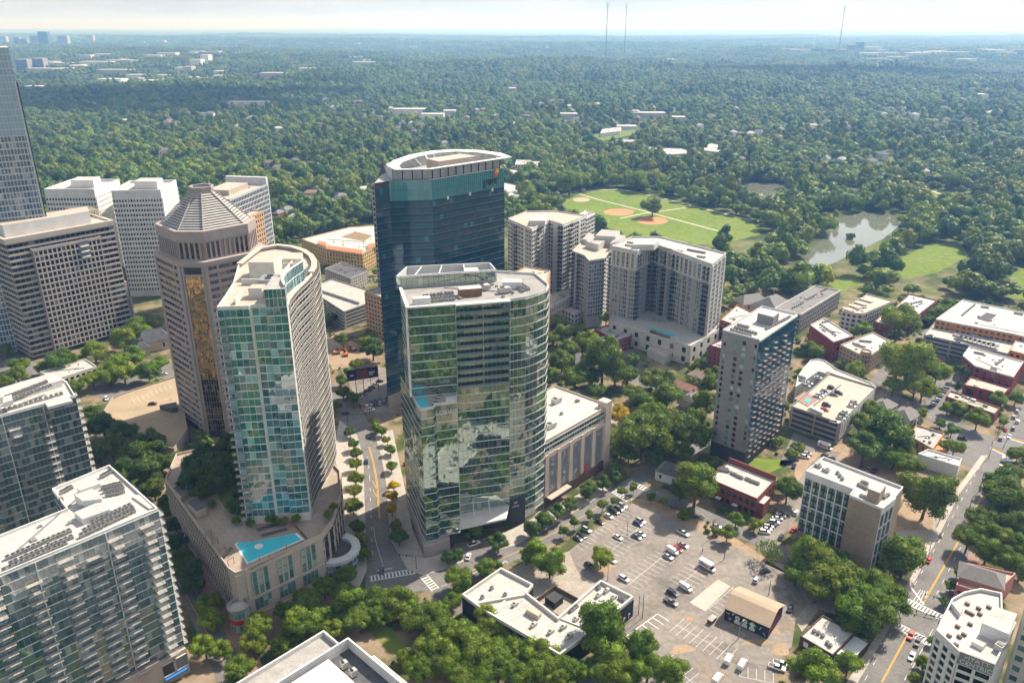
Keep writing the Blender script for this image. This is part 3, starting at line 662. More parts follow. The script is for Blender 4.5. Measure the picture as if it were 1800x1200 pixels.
# tall roof screen at the back, open frame
scr = [(-48.2, 313.5), (-8.8, 322.6), (-6.0, 314.5), (-2.5, 323), (-6, 332), (-44, 326)]
ring = [(-47.6, 313.0), (-6.6, 322.6), (-9.5, 333.5), (-45, 327.5)]
B.facade(ring[0:2], 104.2, 108.8, 1, 2.2, wall=M_lgrey, gm=GL_hotel, sill=.3, head=.3, pw=.15)
for a, c in zip(ring, ring[1:] + ring[:1]): B.mb('screen_frame', M_lgrey).strip(offs([a, c], -.5), [a, c], 108.7, 109.2)
B.mb('screen_wall', M_lgrey).strip(offs(ring, -.4, True), ring, 104, 108.7, closed=True)
for t in (.18, .42, .68): 
    a, c = lerp(ring[0], ring[1], t), lerp(ring[3], ring[2], t); B.mb('screen_beam', M_lgrey).bar((*a, 108.8), (*c, 108.8), .3)
B.mb('plant_room', M_cream).prism([lerp(ring[0], ring[1], .68), lerp(ring[0], ring[1], .84), lerp(ring[3], ring[2], .84), lerp(ring[3], ring[2], .68)], 104, 107.6)
B.mb('teak_hut', [M_teak, M_roofw]).prism([(-21, 301), (-12, 303), (-12.8, 307), (-21.8, 305)], 104, 107.3, 0, 1)
B.mb('bulkhead', M_wcon).prism([(-38, 290.6), (-31.5, 292.2), (-32.2, 294.6), (-38.7, 293)], 104, 107)
B.mb('bulkhead', M_wcon).prism([(-4, 312), (4, 312), (4, 316), (-4, 316)], 104, 107)
clutter(B, up_poly, 104, 14)
# pool terrace
pl = B.mb('pool', M_pool); pl.prism([(-37.5, 281.3), (-35.3, 277.4), (-32.2, 278.9), (-34.6, 287.8), (-38, 287)], 66.5, 66.72)
B.mb('terrace_wall', M_lgrey).prism([(-26, 281.3), (-22, 282.4), (-22.3, 285), (-26.3, 284)], 66.6, 68.6)
for i in range(7): B.mb('pool_lounger', [M_navyw, M_white]).box(-30.5 + i * .25, 280.5 + i * 1.35, 1.9, .6, 66.7, 67.0, .25, i % 2)
# entrance canopy and base
ec = B.mb('entrance_canopy', M_cream); ec.prism([(-22, 279.5), (-2.5, 287), (-1.2, 296.4), (-22, 290.8)], 9.2, 10.0, bottom=True)
for t in (.3, .62): a = lerp((-22, 284), (-1.5, 292), t); B.mb('canopy_strut', M_lgrey).bar((a[0], a[1], 10), (a[0] - 1, a[1] + 6, 16), .25)
bs = B.mb('stone_base', M_pink); bs.prism([(-47.5, 309), (-41.5, 290.5), (-36.4, 273.2), (-33.6, 273.6), (-26, 279), (-27, 283), (-40, 300)], 0, 5.6, bottom=False)
B.mb('entrance_wall', M_char).strip(up_f[2:4], offs(up_f[2:4], .5), 0, 9.8); B.mb('entrance_wall', M_char).strip(up_f[3:5], offs(up_f[3:5], .7), 0, 12.5)
B.facade([(14.3, 309.6), (15.3, 317)], 0, 6, 1, 2, wall=M_char, gm=GL_dark)
B.finish()
condensers(104, [((740, 533), (800, 527), 10), ((745, 528), (800, 522), 10), ((742, 523), (798, 516), 9)], 'small condenser on the mirrored hotel roof, in the left field', 'condensers on the left of the mirrored hotel roof', R(12))
condensers(104, [((905, 498), (925, 512), 6), ((910, 497), (930, 511), 6), ((900, 500), (920, 515), 6)], 'small condenser on the mirrored hotel roof, in the right field', 'condensers on the right of the mirrored hotel roof', R(30))
handlers(104, [(886, 515), (850, 510)], 'large grey air handler beside the hotel roof plant room', R(20), 1.3)
def letters(text, name, label, loc, rot, size, m, ext=.12, parent=None, cat='sign', align='CENTER'):
    c = bpy.data.curves.new(name, 'FONT'); c.resolution_u = 4; c.body = text; c.size = size; c.extrude = ext; c.align_x = align; c.materials.append(m)
    tmp = bpy.data.objects.new('tmp', c); col.objects.link(tmp); bpy.context.view_layer.update(); me = bpy.data.meshes.new_from_object(tmp); bpy.data.objects.remove(tmp)
    o = bpy.data.objects.new(name, me); col.objects.link(o); o.location = loc; o.rotation_euler = rot
    if parent is not None: o.parent = parent; o.location = Vector(loc) - Vector(parent['_w'])
    else: tag(o, label, cat)
    return o
a_ = angle((-29.9, 280), (-21.8, 282.4))
letters('LOEWS', 'hotel_sign', 'pale LOEWS lettering below the hotel pool terrace', (-25.7, 280.75, 62.6), (R(90), 0, a_), 2.7, M_white)
a_ = angle(up_f[3], up_f[4])
letters('W', 'entrance_emblem', 'small white emblem over the mirrored hotel entrance', (1.6, 297.2, 10.4), (R(90), 0, a_), 1.7, M_white)
letters('LOEWS', 'entrance_sign', 'small white LOEWS sign over the mirrored hotel entrance', (1.6, 297.2, 9.0), (R(90), 0, a_), 1.0, M_white)

# ================================================================== hotel annex with white roof
P = rect3((954, 780), (957, 660), (1071, 714), 33); P = deep(P[0], P[1], 34)
P[0] = along(P[0], P[1], 1.0)
B = Bld('hotel_annex', 'stone and glass hotel annex with a flat white roof', P)
B.body(P, 0, 33, M_lime, M_roofw, par=.8)
B.facade(P[0:2], 27.5, 32.4, 2, 1.8, wall=M_lgrey, gm=GL_hotel, sill=.2, head=.2, pw=.1, bd=.25, pd=.2, obj=True)
B.facade(P[1:3], 5, 33, 7, 3.5, wall=M_lime, gm=GL_dark, sill=.8, head=.8, pw=1.6)
p, q = P[0], P[1]; L = math.hypot(q[0] - p[0], q[1] - p[1]); d = ((q[0] - p[0]) / L, (q[1] - p[1]) / L); n = inward(p, q)
for i in range(6):                                        # tall louvred bays between stone piers
    t0, t1 = L * (i + .02) / 5.6, L * (i + .30) / 5.6
    if t1 > L: break
    for zz0, zz1, dd in ((0, 26.5, .9), ): 
        a, c = along(p, q, t0), along(p, q, t1); B.mb('stone_pier', M_lime).strip([a, c], offs([a, c], dd), zz0, zz1)
    a, c = along(p, q, t1), along(p, q, min(L, L * (i + 1.02) / 5.6)); B.mb('stone_lintel', M_lime).strip([a, c], offs([a, c], .7), 24.5, 26.8)
    a2, c2 = lerp(a, c, .12), lerp(a, c, .38); B.mb('grey_louvre', M_metal).strip([a2, c2], offs([a2, c2], .15), 6, 24.4)
    a2, c2 = lerp(a, c, .72), lerp(a, c, .95); B.mb('grey_louvre', M_metal).strip([a2, c2], offs([a2, c2], .15), 6, 24.4)
    a2, c2 = lerp(a, c, .40), lerp(a, c, .70)
    B.facade([a2, c2], 6, 24.3, 14, 1.3, wall=M_char, gm=GL_blue, sill=.15, head=.15, pw=.08, bd=.12, pd=.08)
B.mb('stone_base', M_brown).strip([p, q], offs([p, q], 1.0), 0, 5.4)
tw = [along(p, q, L - 4), (q[0] + d[0] * .6, q[1] + d[1] * .6), (q[0] + d[0] * .6 + n[0] * 5, q[1] + d[1] * .6 + n[1] * 5), (p[0] + d[0] * (L - 4) + n[0] * 5, p[1] + d[1] * (L - 4) + n[1] * 5)]
tw = [(x - n[0] * 1.05, y - n[1] * 1.05) for x, y in tw]
B.mb('corner_tower', [M_lime, M_roofw]).prism(tw, 0, 36.5, 0, 1)
a, c = along(p, q, 1), along(p, q, 16); B.mb('entrance_canopy', M_rooft).strip([a, c], offs([a, c], 4), 4.6, 5.1)
a = along(p, q, 30); B.mb('red_banner', M_redp).box(a[0] - n[0] * 1.3, a[1] - n[1] * 1.3, .2, 1.2, 5, 9, angle(p, q))
B.finish()
handlers(33, [(968, 752), (978, 708)], 'beige box unit on the white hotel annex roof', R(45), 1.4)
condensers(33, [((1012, 706), (1018, 706), 2), ((985, 728), (989, 728), 1)], 'small vent unit on the white hotel annex roof', 'vents on the hotel annex roof')

# ================================================================== navy office tower with teal crown
fp = [(-71, 411), (-64.5, 417.8), (-42.3, 420.5), (-4.5, 457.5)]
bk = [(-8, 470), (-22, 480), (-42, 478), (-60, 462), (-71, 438)]
B = Bld('office_tower', 'dark navy glass office tower with teal crown and white roof ring', fp + bk)
B.body(fp + bk, 0, 129, M_char, M_roofg, par=0)
floors = 29; fh = 112 / floors
for seg, ob in ((fp[1:3], True), (fp[2:4], True), (fp[0:2], False)):
    B.facade(seg, 8, 118, floors, 2.4, wall=GL_spand, gm=GL_navy, sill=.75, head=.35, pw=.07, bd=.1, pd=.05, obj=ob)
    for i in range(floors): B.mb('white_reveal', M_metal).strip(seg, offs(seg, .22), 8 + i * 110 / floors + .72, 8 + i * 110 / floors + .82, inner=False)
B.facade(bk[-1:] + fp[:1], 8, 118, floors, 3, wall=GL_spand, gm=GL_navy, sill=.75, head=.35, pw=.07, bd=.1, pd=.05)
B.facade(fp[1:4], 118.3, 129, 2, 1.5, wall=M_char, gm=GL_band, sill=.05, head=.05, pw=.07, bd=.12, pd=.14, name='crown_pane', obj=True)
B.facade(fp[0:2], 118.3, 126, 2, 1.5, wall=M_char, gm=GL_navy, sill=.05, head=.05, pw=.07, bd=.12, pd=.14)
B.mb('stone_base', M_pink).strip(fp, offs(fp, .5), 0, 8)
inner = shrink(fp[1:] + bk, .93); lou = [inner[0], inner[1], inner[2]]
B.mb('roof_screen', M_lgrey).strip(offs(inner, -.4, True), inner, 129, 134.5, closed=True)
B.facade(lou, 129.2, 134, 1, 5.2, wall=M_lgrey, gm=M_metal, sill=.1, head=.1, pw=.5)
# curved white canopy ring carried on raking struts
ringo = [(-61.5, 415), (-42.0, 417.5), (-2.5, 455.5), (1, 459), (-5, 474), (-18, 486), (-33, 490), (-48, 484), (-60, 468), (-67, 446), (-68, 428)]
ringi = [(-57.5, 418.8), (-43.0, 420.6), (-5.5, 457.2), (-6, 460), (-11, 468), (-21, 477), (-33, 480), (-44, 475), (-54, 461), (-60, 443), (-60.5, 429)]
rg = B.mb('canopy_ring', M_wcon)
ringo = [lerp(p_, (-32, 450), .035) for p_ in ringo]; n_ = len(ringo)
for k in range(n_):
    j = (k + 1) % n_; a, b2, c, d2 = ringo[k], ringo[j], ringi[j], ringi[k]
    rg.hexa([(*a, 134.7), (*b2, 134.7), (*c, 134.7), (*d2, 134.7)], [(*a, 135.15), (*b2, 135.15), (*c, 135.15), (*d2, 135.15)])
for k in range(3, n_):
    for t in (.2, .6):
        j = (k + 1) % n_; a = lerp(ringi[k], ringi[j], t); c = lerp(lerp(ringi[k], ringi[j], t), (-32, 448), .22); B.mb('canopy_strut', M_metal).bar((*a, 134.7), (*c, 129.2), .22)
B.mb('plant_room', [M_lime, M_rooft]).prism([(-40, 442), (-20, 462), (-30, 470), (-48, 452)], 129, 135.2, 0, 1)
for t in (.2, .5, .82): 
    a = lerp(fp[2], fp[3], t); nn = inward(fp[2], fp[3]); B.mb('facade_light_box', M_white).box(a[0] - nn[0] * .3, a[1] - nn[1] * .3, 1.2, .4, 117.2, 119, angle(fp[2], fp[3]))
B.finish()
pa = lerp(fp[2], fp[3], .80); nn = inward(fp[2], fp[3]); pa = (pa[0] - nn[0] * .35, pa[1] - nn[1] * .35)
sg = thing('tower_sign', 'black pwc lettering with an orange emblem on the teal crown', 'sign', (pa[0], pa[1], 121))
ar = angle(fp[2], fp[3])
letters('pwc', 'letters', '', (pa[0], pa[1], 121), (R(90), 0, ar), 7.2, M_dark, .15, sg)
q_ = MB()
for i, (du, dz, w_, h_, cc) in enumerate(((4.2, 5.0, 2.6, 2.4, 0), (4.8, 6.4, 2.3, 2.2, 1), (3.4, 4.3, 2.0, 1.5, 2))):
    x, y = pa[0] + math.cos(ar) * du - nn[0] * .08 * i, pa[1] + math.sin(ar) * du - nn[1] * .08 * i; q_.box(x, y, w_, .1, 121 + dz, 121 + dz + h_, ar, cc)
q_.build('emblem', [mat('emblem_orange', (.85, .22, .01), var=0), mat('emblem_yellow', (.9, .42, .03), var=0), mat('emblem_red', (.72, .06, .01), var=0)], sg)

# ================================================================== curved residential tower
fr = [(-104.5, 266.4), (-100.2, 267.0), (-93.6, 267.6), (-92.9, 268.8), (-88.2, 269.4), (-87.9, 268.6), (-80.6, 269.8)]
arc = [(-80.4, 271.2), (-81.3, 277), (-81.6, 284), (-81.2, 292), (-80.6, 300), (-80.4, 308), (-81.0, 316), (-82.8, 324), (-86.2, 333), (-91.5, 341.5), (-98.5, 348), (-106, 351)]
rest = [(-113, 345), (-114, 320), (-108, 295), (-106, 280)]
B = Bld('curved_tower', 'teal glass residential tower with curving white balconies', fr + arc + rest)
B.body(fr + arc + rest, 0, 111, M_cream, M_rooft, par=1.2, parmat=M_cream)
M_deck = mat('dark_brown_deck', (.085, .07, .058), var=.15)  # balcony floors in one dark brown tone
nfl = 27; z0, z1 = 24.5, 111; fh = (z1 - z0) / nfl
for sg_, bw, ob in ((fr[1:3], 2.2, True), (fr[3:5], 2.3, True), (fr[5:7], 2.4, True), (fr[0:2], 2.1, False)):
    B.facade(sg_, z0, z1, nfl, bw, wall=M_wcon, gm=GL_teal, sill=.24, head=.12, pw=.09, bd=.16, pd=.12, obj=ob)
B.facade([fr[5], fr[6]], 111, 118, 2, 1.5, wall=M_lgrey, gm=GL_teal, sill=.1, head=.1, pw=.1)
B.mb('crown_block', [M_cream, M_roofg]).prism([fr[5], fr[6], (-84, 282), (-89, 284)], 111, 118, 0, 1)
scrn = [(-80.8, 270.6), (-83.2, 276), (-84.2, 284), (-83.6, 292), (-82.0, 301)]
B.facade(scrn, 111, 119, 2, 1.4, wall=M_lgrey, gm=GL_teal, sill=.1, head=.1, pw=.12, bd=.2, pd=.16)
B.mb('crown_screen', M_lgrey).strip(offs(scrn, -.4), scrn, 111, 119.2)
B.facade(arc, z0, z1, nfl, 3.4, wall=M_lgrey, gm=GL_dark, sill=.25, head=.2, pw=.22, bd=.12, pd=.1)
B.facade([rest[-1], fr[0]], z0, z1, nfl, 3.4, wall=M_cream, gm=GL_dark, sill=.9, head=.7, pw=1.4)
for i in range(nfl + 1):                                   # one balcony ring per floor, its depth swings like a wave
    z = z0 + i * fh; o_ = []
    oa = offs(arc, 1.0)
    for k, p in enumerate(arc):
        s = k / (len(arc) - 1); dd = .3 + 1.5 * max(0, math.sin(math.pi * s)) ** .5
        o_.append((p[0] + (oa[k][0] - p[0]) * dd, p[1] + (oa[k][1] - p[1]) * dd))
    m_ = MB(); m_.strip(arc, [lerp(a, c, .96) for a, c in zip(arc, o_)], z - .14, z + .10, inner=False); bo = m_.build('balcony', M_deck, B.root)
    m_ = MB(); m_.strip([lerp(a, c, .96) for a, c in zip(arc, o_)], o_, z - .08, z + .11); m_.build('white_slab_edge', M_cream, bo)
    if i < nfl:
        oi = [lerp(a, c, .93) for a, c in zip(arc, o_)]; oo = [lerp(a, c, .97) for a, c in zip(arc, o_)]
        m_ = MB(); m_.strip(oi, oo, z + .95, z + 1.05); 
        for k in range(len(arc)): m_.bar((*oo[k], z + .1), (*oo[k], z + 1.0), .04)
        m_.build('railing', M_lgrey, bo)
for i in range(nfl): balcony(B, *lerp(fr[0], fr[1], .12), z0 + i * fh, angle(fr[0], fr[1]), 4.4, 1.9, M_greyst, M_dark)
tp = shrink(fr + arc + rest, .9)
B.mb('roof_rim', M_lime).strip(offs(arc[5:] + rest[:2], -1.6), offs(arc[5:] + rest[:2], .7), 112.2, 112.7)
for a_, c_ in (((-105, 296), (-90, 296)), ((-92, 300), (-92, 322)), ((-104, 318), (-88, 318)), ((-100, 272), (-100, 280)), ((-97, 334), (-90, 330))): B.mb('roof_partition', M_cream).strip([a_, c_], offs([a_, c_], .4), 111, 113.4)
B.facade([(-88, 301), (-82.6, 301), (-82.4, 309)], 111, 115, 1, 1.4, wall=M_lgrey, gm=GL_teal, sill=.1, head=.1, pw=.1); B.mb('glass_tier', [M_lgrey, M_roofg]).prism([(-88, 301.3), (-82.9, 301.3), (-82.7, 309), (-88, 309)], 111, 114.9, 0, 1)
B.mb('penthouse', [M_cream, M_rooft]).prism([(-104, 303), (-94, 303), (-94, 314), (-104, 314)], 111, 118, 0, 1)
B.mb('penthouse', [M_cream, M_rooft]).prism([(-97, 279), (-92, 279), (-92, 284), (-97, 284)], 111, 115, 0, 1)
B.mb('penthouse', [M_cream, M_rooft]).prism([(-96, 322), (-88, 322), (-90, 332), (-97, 332)], 111, 114, 0, 1)
B.mb('cooling_unit', M_metal).prism([(-96, 287), (-89.5, 287), (-89.5, 295), (-96, 295)], 111, 115.5)
for y in (290, 293): B.mb('cooling_fan', M_dark).prism([(-92.7 + 1.2 * math.cos(k * .785), y + 1.2 * math.sin(k * .785)) for k in range(8)], 115.5, 115.9)
B.finish()
# --- its stone podium with pool deck
pod = poly_px([(401.5, 1001.5), (414, 1010), (430, 1004.5), (566.5, 941.5), (585, 915), (600, 870), (598, 830), (560, 790), (400, 780), (310, 800), (290.5, 845.5)], 21)
B = Bld('stone_podium', 'limestone podium with rooftop pool deck below the curved tower', pod)
B.body(pod, 0, 21, M_lime, mat('deck_paving', (.40, .32, .25), c2=(.31, .25, .195), scale=.12, fine=.1, seam=(4.8, 2.4, .84), stain=[((.22, .17, .13), .15, .62)]), par=1.1)
p, q = pod[2], pod[3]; L = math.hypot(q[0] - p[0], q[1] - p[1])
for i in range(3):
    t = L * (.05 + i * .31)
    a, c = along(p, q, t + .6), along(p, q, t + 7.2)
    B.facade([a, c], 9, 19.2, 3, 2.2, wall=M_char, gm=GL_green, sill=.1, head=.1, pw=.6, bd=.12, pd=.3, wallp=M_lime, obj=True)
    B.facade([a, c], 2.5, 7.2, 2, 1.6, wall=M_char, gm=GL_green, sill=.1, head=.1, pw=.12, bd=.1, pd=.12, obj=True)
for z in (.0, 7.9, 19.8): B.mb('cornice', M_lime).strip(pod[0:4], offs(pod[0:4], .35), z, z + .7)
B.mb('stone_pier', M_lime).strip([p, along(p, q, 1.2)], offs([p, along(p, q, 1.2)], .5), 0, 22)
p2, q2 = pod[-1], pod[0]
B.facade([p2, q2], 2, 20, 5, 2.6, wall=M_lime, gm=GL_dark, sill=.6, head=.5, pw=1.3, bd=.2, pd=.22)
B.facade(pod[3:7], 3, 19, 3, 4.2, wall=M_lime, gm=GL_dark, sill=1.0, head=.9, pw=1.7, bd=.3, pd=.34)
# pool, island, garden terrace
pw_ = poly_px([(416, 956), (436, 988), (529, 948), (518, 938), (447, 952), (420, 953)], 21); B.mb('pool', M_pool).prism(pw_ if sum(pw_[i][0] * pw_[(i + 1) % 6][1] - pw_[(i + 1) % 6][0] * pw_[i][1] for i in range(6)) > 0 else pw_[::-1], 20.9, 21.12)
B.mb('pool_coping', M_wcon).prism(shrink(pw_, 1.08) if sum(pw_[i][0] * pw_[(i + 1) % 6][1] - pw_[(i + 1) % 6][0] * pw_[i][1] for i in range(6)) > 0 else shrink(pw_, 1.08)[::-1], 20.9, 21.07)
c_ = G(455, 961, 21); B.mb('pool_island', M_wcon).prism([(c_[0] + 1.6 * math.cos(k * .52), c_[1] + 1.6 * math.sin(k * .52)) for k in range(12)], 20.9, 21.5)
B.mb('roof_house', [M_lime, M_roofd]).prism(poly_px([(330, 885), (346, 900), (362, 893), (347, 874)], 24), 21, 24.5, 0, 1)
B.mb('roof_house', [M_lime, M_rooft]).prism(poly_px([(305, 858), (318, 872), (330, 862), (314, 848)], 24), 21, 24, 0, 1)
for P_ in ([(360, 935), (372, 950), (382, 944), (370, 930)], [(384, 965), (400, 985), (410, 978), (396, 960)]):
    W_ = poly_px(P_, 24)
    for i in range(7): B.mb('pergola_slat', M_wood).bar((*lerp(W_[0], W_[1], i / 6), 24), (*lerp(W_[3], W_[2], i / 6), 24), .12)
    for w__ in W_: B.mb('pergola_post', M_wood).bar((*w__, 21), (*w__, 24), .12)
g = poly_px([(318, 812), (330, 850), (352, 880), (380, 868), (400, 900), (440, 912), (440, 800), (400, 790)], 21); B.mb('planting_bed', M_grass).prism(g if sum(g[i][0] * g[(i + 1) % 8][1] - g[(i + 1) % 8][0] * g[i][1] for i in range(8)) > 0 else g[::-1], 21, 21.3)
B.finish()
M_cush = mat('lounger_fabric', (.12, .10, .09), var=.1)
def _lounger():
    q = MB(); q.box(0, .25, .62, 1.4, .28, .38, 0, 0); q.hexa([(-.31, -.95, .62), (.31, -.95, .62), (.31, -.42, .3), (-.31, -.42, .3)], [(-.31, -.95, .72), (.31, -.95, .72), (.31, -.42, .4), (-.31, -.42, .4)])
    for x in (-.26, .26):
        for y in (-.4, .8): q.box(x, y, .06, .06, 0, .28, 0, 0)
    return q.mesh('pool_lounger', [M_cush])
ME_LNG = _lounger()
for a, c, n in (((452, 932), (500, 918), 12), ((460, 942), (505, 930), 11), ((440, 1000), (535, 952), 18), ((520, 925), (540, 948), 7), ((390, 985), (408, 962), 6)):
    A, C = G(*a, 21), G(*c, 21)
    for i in range(n):
        p = lerp(A, C, (i + .5) / n); o = put('pool_lounger', ME_LNG, None, (p[0], p[1], 21.02), R(50) + rnd.uniform(-.1, .1)); tag(o, 'brown lounger on the pool deck below the curved tower', 'lounger', 'loungers round the podium pool')
def umbrella(px, z, m):
    x, y = G(*px, z); t = thing('patio_umbrella', 'closed orange umbrella standing on the podium pool deck', 'umbrella', (x, y, z), 0, 'orange umbrellas on the podium deck')
    q = MB(); q.bar((x, y, z), (x, y, z + 2.5), .05, 0, 5); q.build('pole', M_metal, t)
    q = MB(); q.bar((x, y, z + 1.0), (x, y, z + 2.6), .26, 0, 6, .06); q.build('canopy', m, t)
M_umb = mat('orange_canvas', (.72, .17, .02), var=.05)
for p in ((457, 988), (474, 983), (504, 964), (527, 936), (508, 928), (460, 928), (396, 905)): umbrella(p, 21, M_umb)
# --- rotunda at the foot of the podium and glazed corner bay
cx_, cy_ = G(588, 962, 8); arcp = [(cx_ + 9.5 * math.cos(a), cy_ + 9.5 * math.sin(a)) for a in [R(-140) + k * R(215) / 14 for k in range(15)]]
B = Bld('rotunda', 'low curved glass pavilion with a white roof rim beside the podium', arcp + [(cx_ - 6, cy_ + 8)])
B.body(arcp + [(cx_ - 6, cy_ + 8)], 0, 6.5, M_lgrey, M_roofd, par=0)
B.facade(arcp, .5, 6.2, 2, 2.2, wall=M_lgrey, gm=GL_blue, sill=.2, head=.2, pw=.15)
B.mb('roof_rim', M_lgrey).strip(offs(arcp, -2.6), offs(arcp, .8), 6.6, 8.0)
for k in range(5): B.mb('roof_unit', M_wcon).box(cx_ - 3 + rnd.uniform(-1, 1), cy_ - 4 + k * 2, 1.4, 1, 6.5, 7.6, .5)
B.finish()
cx_, cy_ = G(425, 1100, 0); cyl = [(cx_ + 3.6 * math.cos(k * R(20)), cy_ + 3.6 * math.sin(k * R(20))) for k in range(18)]
B = Bld('corner_bay', 'round glazed shop corner with a red sign band at the podium corner', cyl)
B.body(cyl, 0, 9, M_lgrey, M_con, par=0)
B.facade(cyl, .3, 8.6, 3, 1.2, wall=M_lgrey, gm=GL_green, sill=.1, head=.1, pw=.12, bd=.12, pd=.1, closed=True)
B.mb('cornice', M_metal).strip(offs(cyl, -.4, True), offs(cyl, .5, True), 9, 9.9, closed=True)
B.mb('red_sign_band', M_redp).strip(offs(cyl, .15, True)[10:17], offs(cyl, .3, True)[10:17], 3.6, 5.6)
B.finish()


# ================================================================== residential slabs lower left
def residence(name, label, rp, z1, z0, nf, front, side, cols_, side_cols, objs, bal0):
    B = Bld(name, label, rp)
    rb_ = [rp[0]] + rp[2:]; B.body(rb_, 0, z1, M_lgrey, M_roofw, par=.9, parmat=M_wcon)
    B.facade(front, z0, z1, nf, 1.55, wall=M_wcon, gm=GL_res, sill=.2, head=.08, pw=.10, bd=.14, pd=.1, wallp=M_mull, obj=objs)
    B.facade(side, z0, z1, nf, 1.9, wall=M_wcon, gm=GL_res, sill=.2, head=.08, pw=.10, bd=.14, pd=.1, wallp=M_mull)
    fh = (z1 - z0) / nf
    p, q = front[-2], front[-1]
    for (t, wd, skip) in cols_:                            # t metres left of the front right corner
        a = along(q, p, t)
        for i in range(nf - skip): balcony(B, a[0], a[1], z0 + (i + .08) * fh, angle(p, q), wd, 1.9, M_con, M_metal)
    p, q = side[0], side[1]
    for (t, wd, skip) in side_cols:
        a = along(p, q, t)
        for i in range(nf - skip): balcony(B, a[0], a[1], z0 + (i + .08) * fh, angle(p, q), wd, 1.9, M_con, M_metal)
    for t in (.34, .70):
        a = lerp(front[-2], front[-1], t); n = inward(front[-2], front[-1]); B.mb('white_fin', M_wcon).box(a[0] - n[0] * .2, a[1] - n[1] * .2, .3, .5, z0, z1, angle(front[-2], front[-1]))
    return B
P = poly_px([(-70, 1042), (150, 951.2), (278, 897), (193, 820), (92, 862), (118, 897), (-70, 972)], 64)
B = residence('glass_apartments', 'glass apartment slab with white balconies and rows of roof condensers', P, 64, 10, 17, [P[0], P[2]], P[2:4],
              [(4.5, 4.2, 0), (14, 4.2, 0), (20.5, 4.4, 1), (28, 4.2, 0), (37, 4.2, 1), (47, 4.2, 0)], [(3.2, 4.4, 0), (22, 4, 0)], True, 0)
B.facade(P[4:7], 20, 64, 14, 2, wall=M_wcon, gm=GL_res, sill=.2, head=.08, pw=.10, bd=.14, pd=.1, wallp=M_mull)
n = inward(P[0], P[2]); fr_ = [along(P[2], P[0], 46), along(P[2], P[0], 0)]
B.mb('stone_base', M_lime).strip([along(P[2], P[0], 9), P[2]], offs([along(P[2], P[0], 9), P[2]], 1.2), 0, 10.2)
B.mb('brown_base', M_pink).strip([along(P[2], P[0], 40), along(P[2], P[0], 9)], offs([along(P[2], P[0], 40), along(P[2], P[0], 9)], 1.8), 0, 11.4)
B.facade(offs([along(P[2], P[0], 9), P[2]], 1.25), 3.5, 8.6, 1, 4.4, wall=M_lime, gm=GL_dark, sill=.3, head=.3, pw=.8)
B.mb('blue_awning', mat('blue_canvas', (.03, .16, .45), var=.05)).strip(offs([along(P[2], P[0], 8.5), along(P[2], P[0], 1)], 1.3), offs([along(P[2], P[0], 8.5), along(P[2], P[0], 1)], 2.6), 2.6, 3.1)
def roofbox(B, pxs, z, h, m=M_wcon, mt=M_roofw, part='penthouse'):
    W_ = poly_px(pxs, z + h); A = sum(W_[i][0] * W_[(i + 1) % len(W_)][1] - W_[(i + 1) % len(W_)][0] * W_[i][1] for i in range(len(W_)))
    B.mb(part, [m, mt]).prism(W_ if A > 0 else W_[::-1], z, z + h, 0, 1)
roofbox(B, [(130, 869), (146, 880), (179, 876), (162, 858)], 64, 3.2)
roofbox(B, [(130, 900), (145, 912), (193, 895), (176, 880)], 64, 2.2)
roofbox(B, [(135, 858), (140, 862), (176, 849), (171, 843)], 64, 1.6, M_lime, M_lime)
roofbox(B, [(232, 872), (262, 893), (276, 890), (246, 868)], 64, .6, M_wcon, M_roofw, 'roof_step')
clutter(B, P, 64, 8); B.finish()
condensers(64, [((10, 984), (126, 934), 13), ((16, 994), (130, 944), 13), ((4, 1006), (120, 956), 12), ((140, 946), (238, 899), 13), ((146, 936), (236, 893), 12), ((160, 922), (232, 889), 9)], 'small square condenser in the front rows on the nearest apartment roof', 'front row condensers of the nearest apartment slab')
condensers(64, [((180, 860), (212, 852), 8), ((183, 866), (216, 858), 8), ((187, 872), (218, 866), 6), ((178, 840), (196, 830), 5), ((108, 868), (126, 858), 5)], 'small square condenser at the back of the nearest apartment roof', 'back row condensers of the nearest apartment slab')
P = poly_px([(-70, 752), (0, 731), (132.5, 697.5), (118, 673), (95, 661), (-70, 706)], 60)
B = residence('glass_apartments', 'farther glass apartment slab with dark panes and a white stepped roof', P, 60, 0, 18, [P[0], P[2]], P[2:4],
              [(13, 4, 0), (24, 4, 1), (34, 4, 0), (44, 4, 1)], [(2.4, 3.6, 0), (10, 3.6, 0)], False, 0)
roofbox(B, [(-60, 700), (90, 655), (108, 668), (-60, 716)], 60, 3, M_wcon, M_roofw, 'roof_step')
roofbox(B, [(5, 698), (5, 708), (22, 703), (20, 693)], 63, 2)
roofbox(B, [(78, 706), (84, 715), (128, 704), (120, 696)], 60, 1.2, M_lgrey, M_wcon, 'roof_step')
B.finish()
condensers(63, [((10, 700), (84, 672), 14), ((14, 708), (92, 678), 12)], 'small condenser on the far apartment slab roof, upper rows', 'upper condensers of the far apartment slab')
condensers(60, [((4, 724), (112, 692), 12)], 'small condenser on the far apartment slab roof, lower row', 'lower condensers of the far apartment slab')
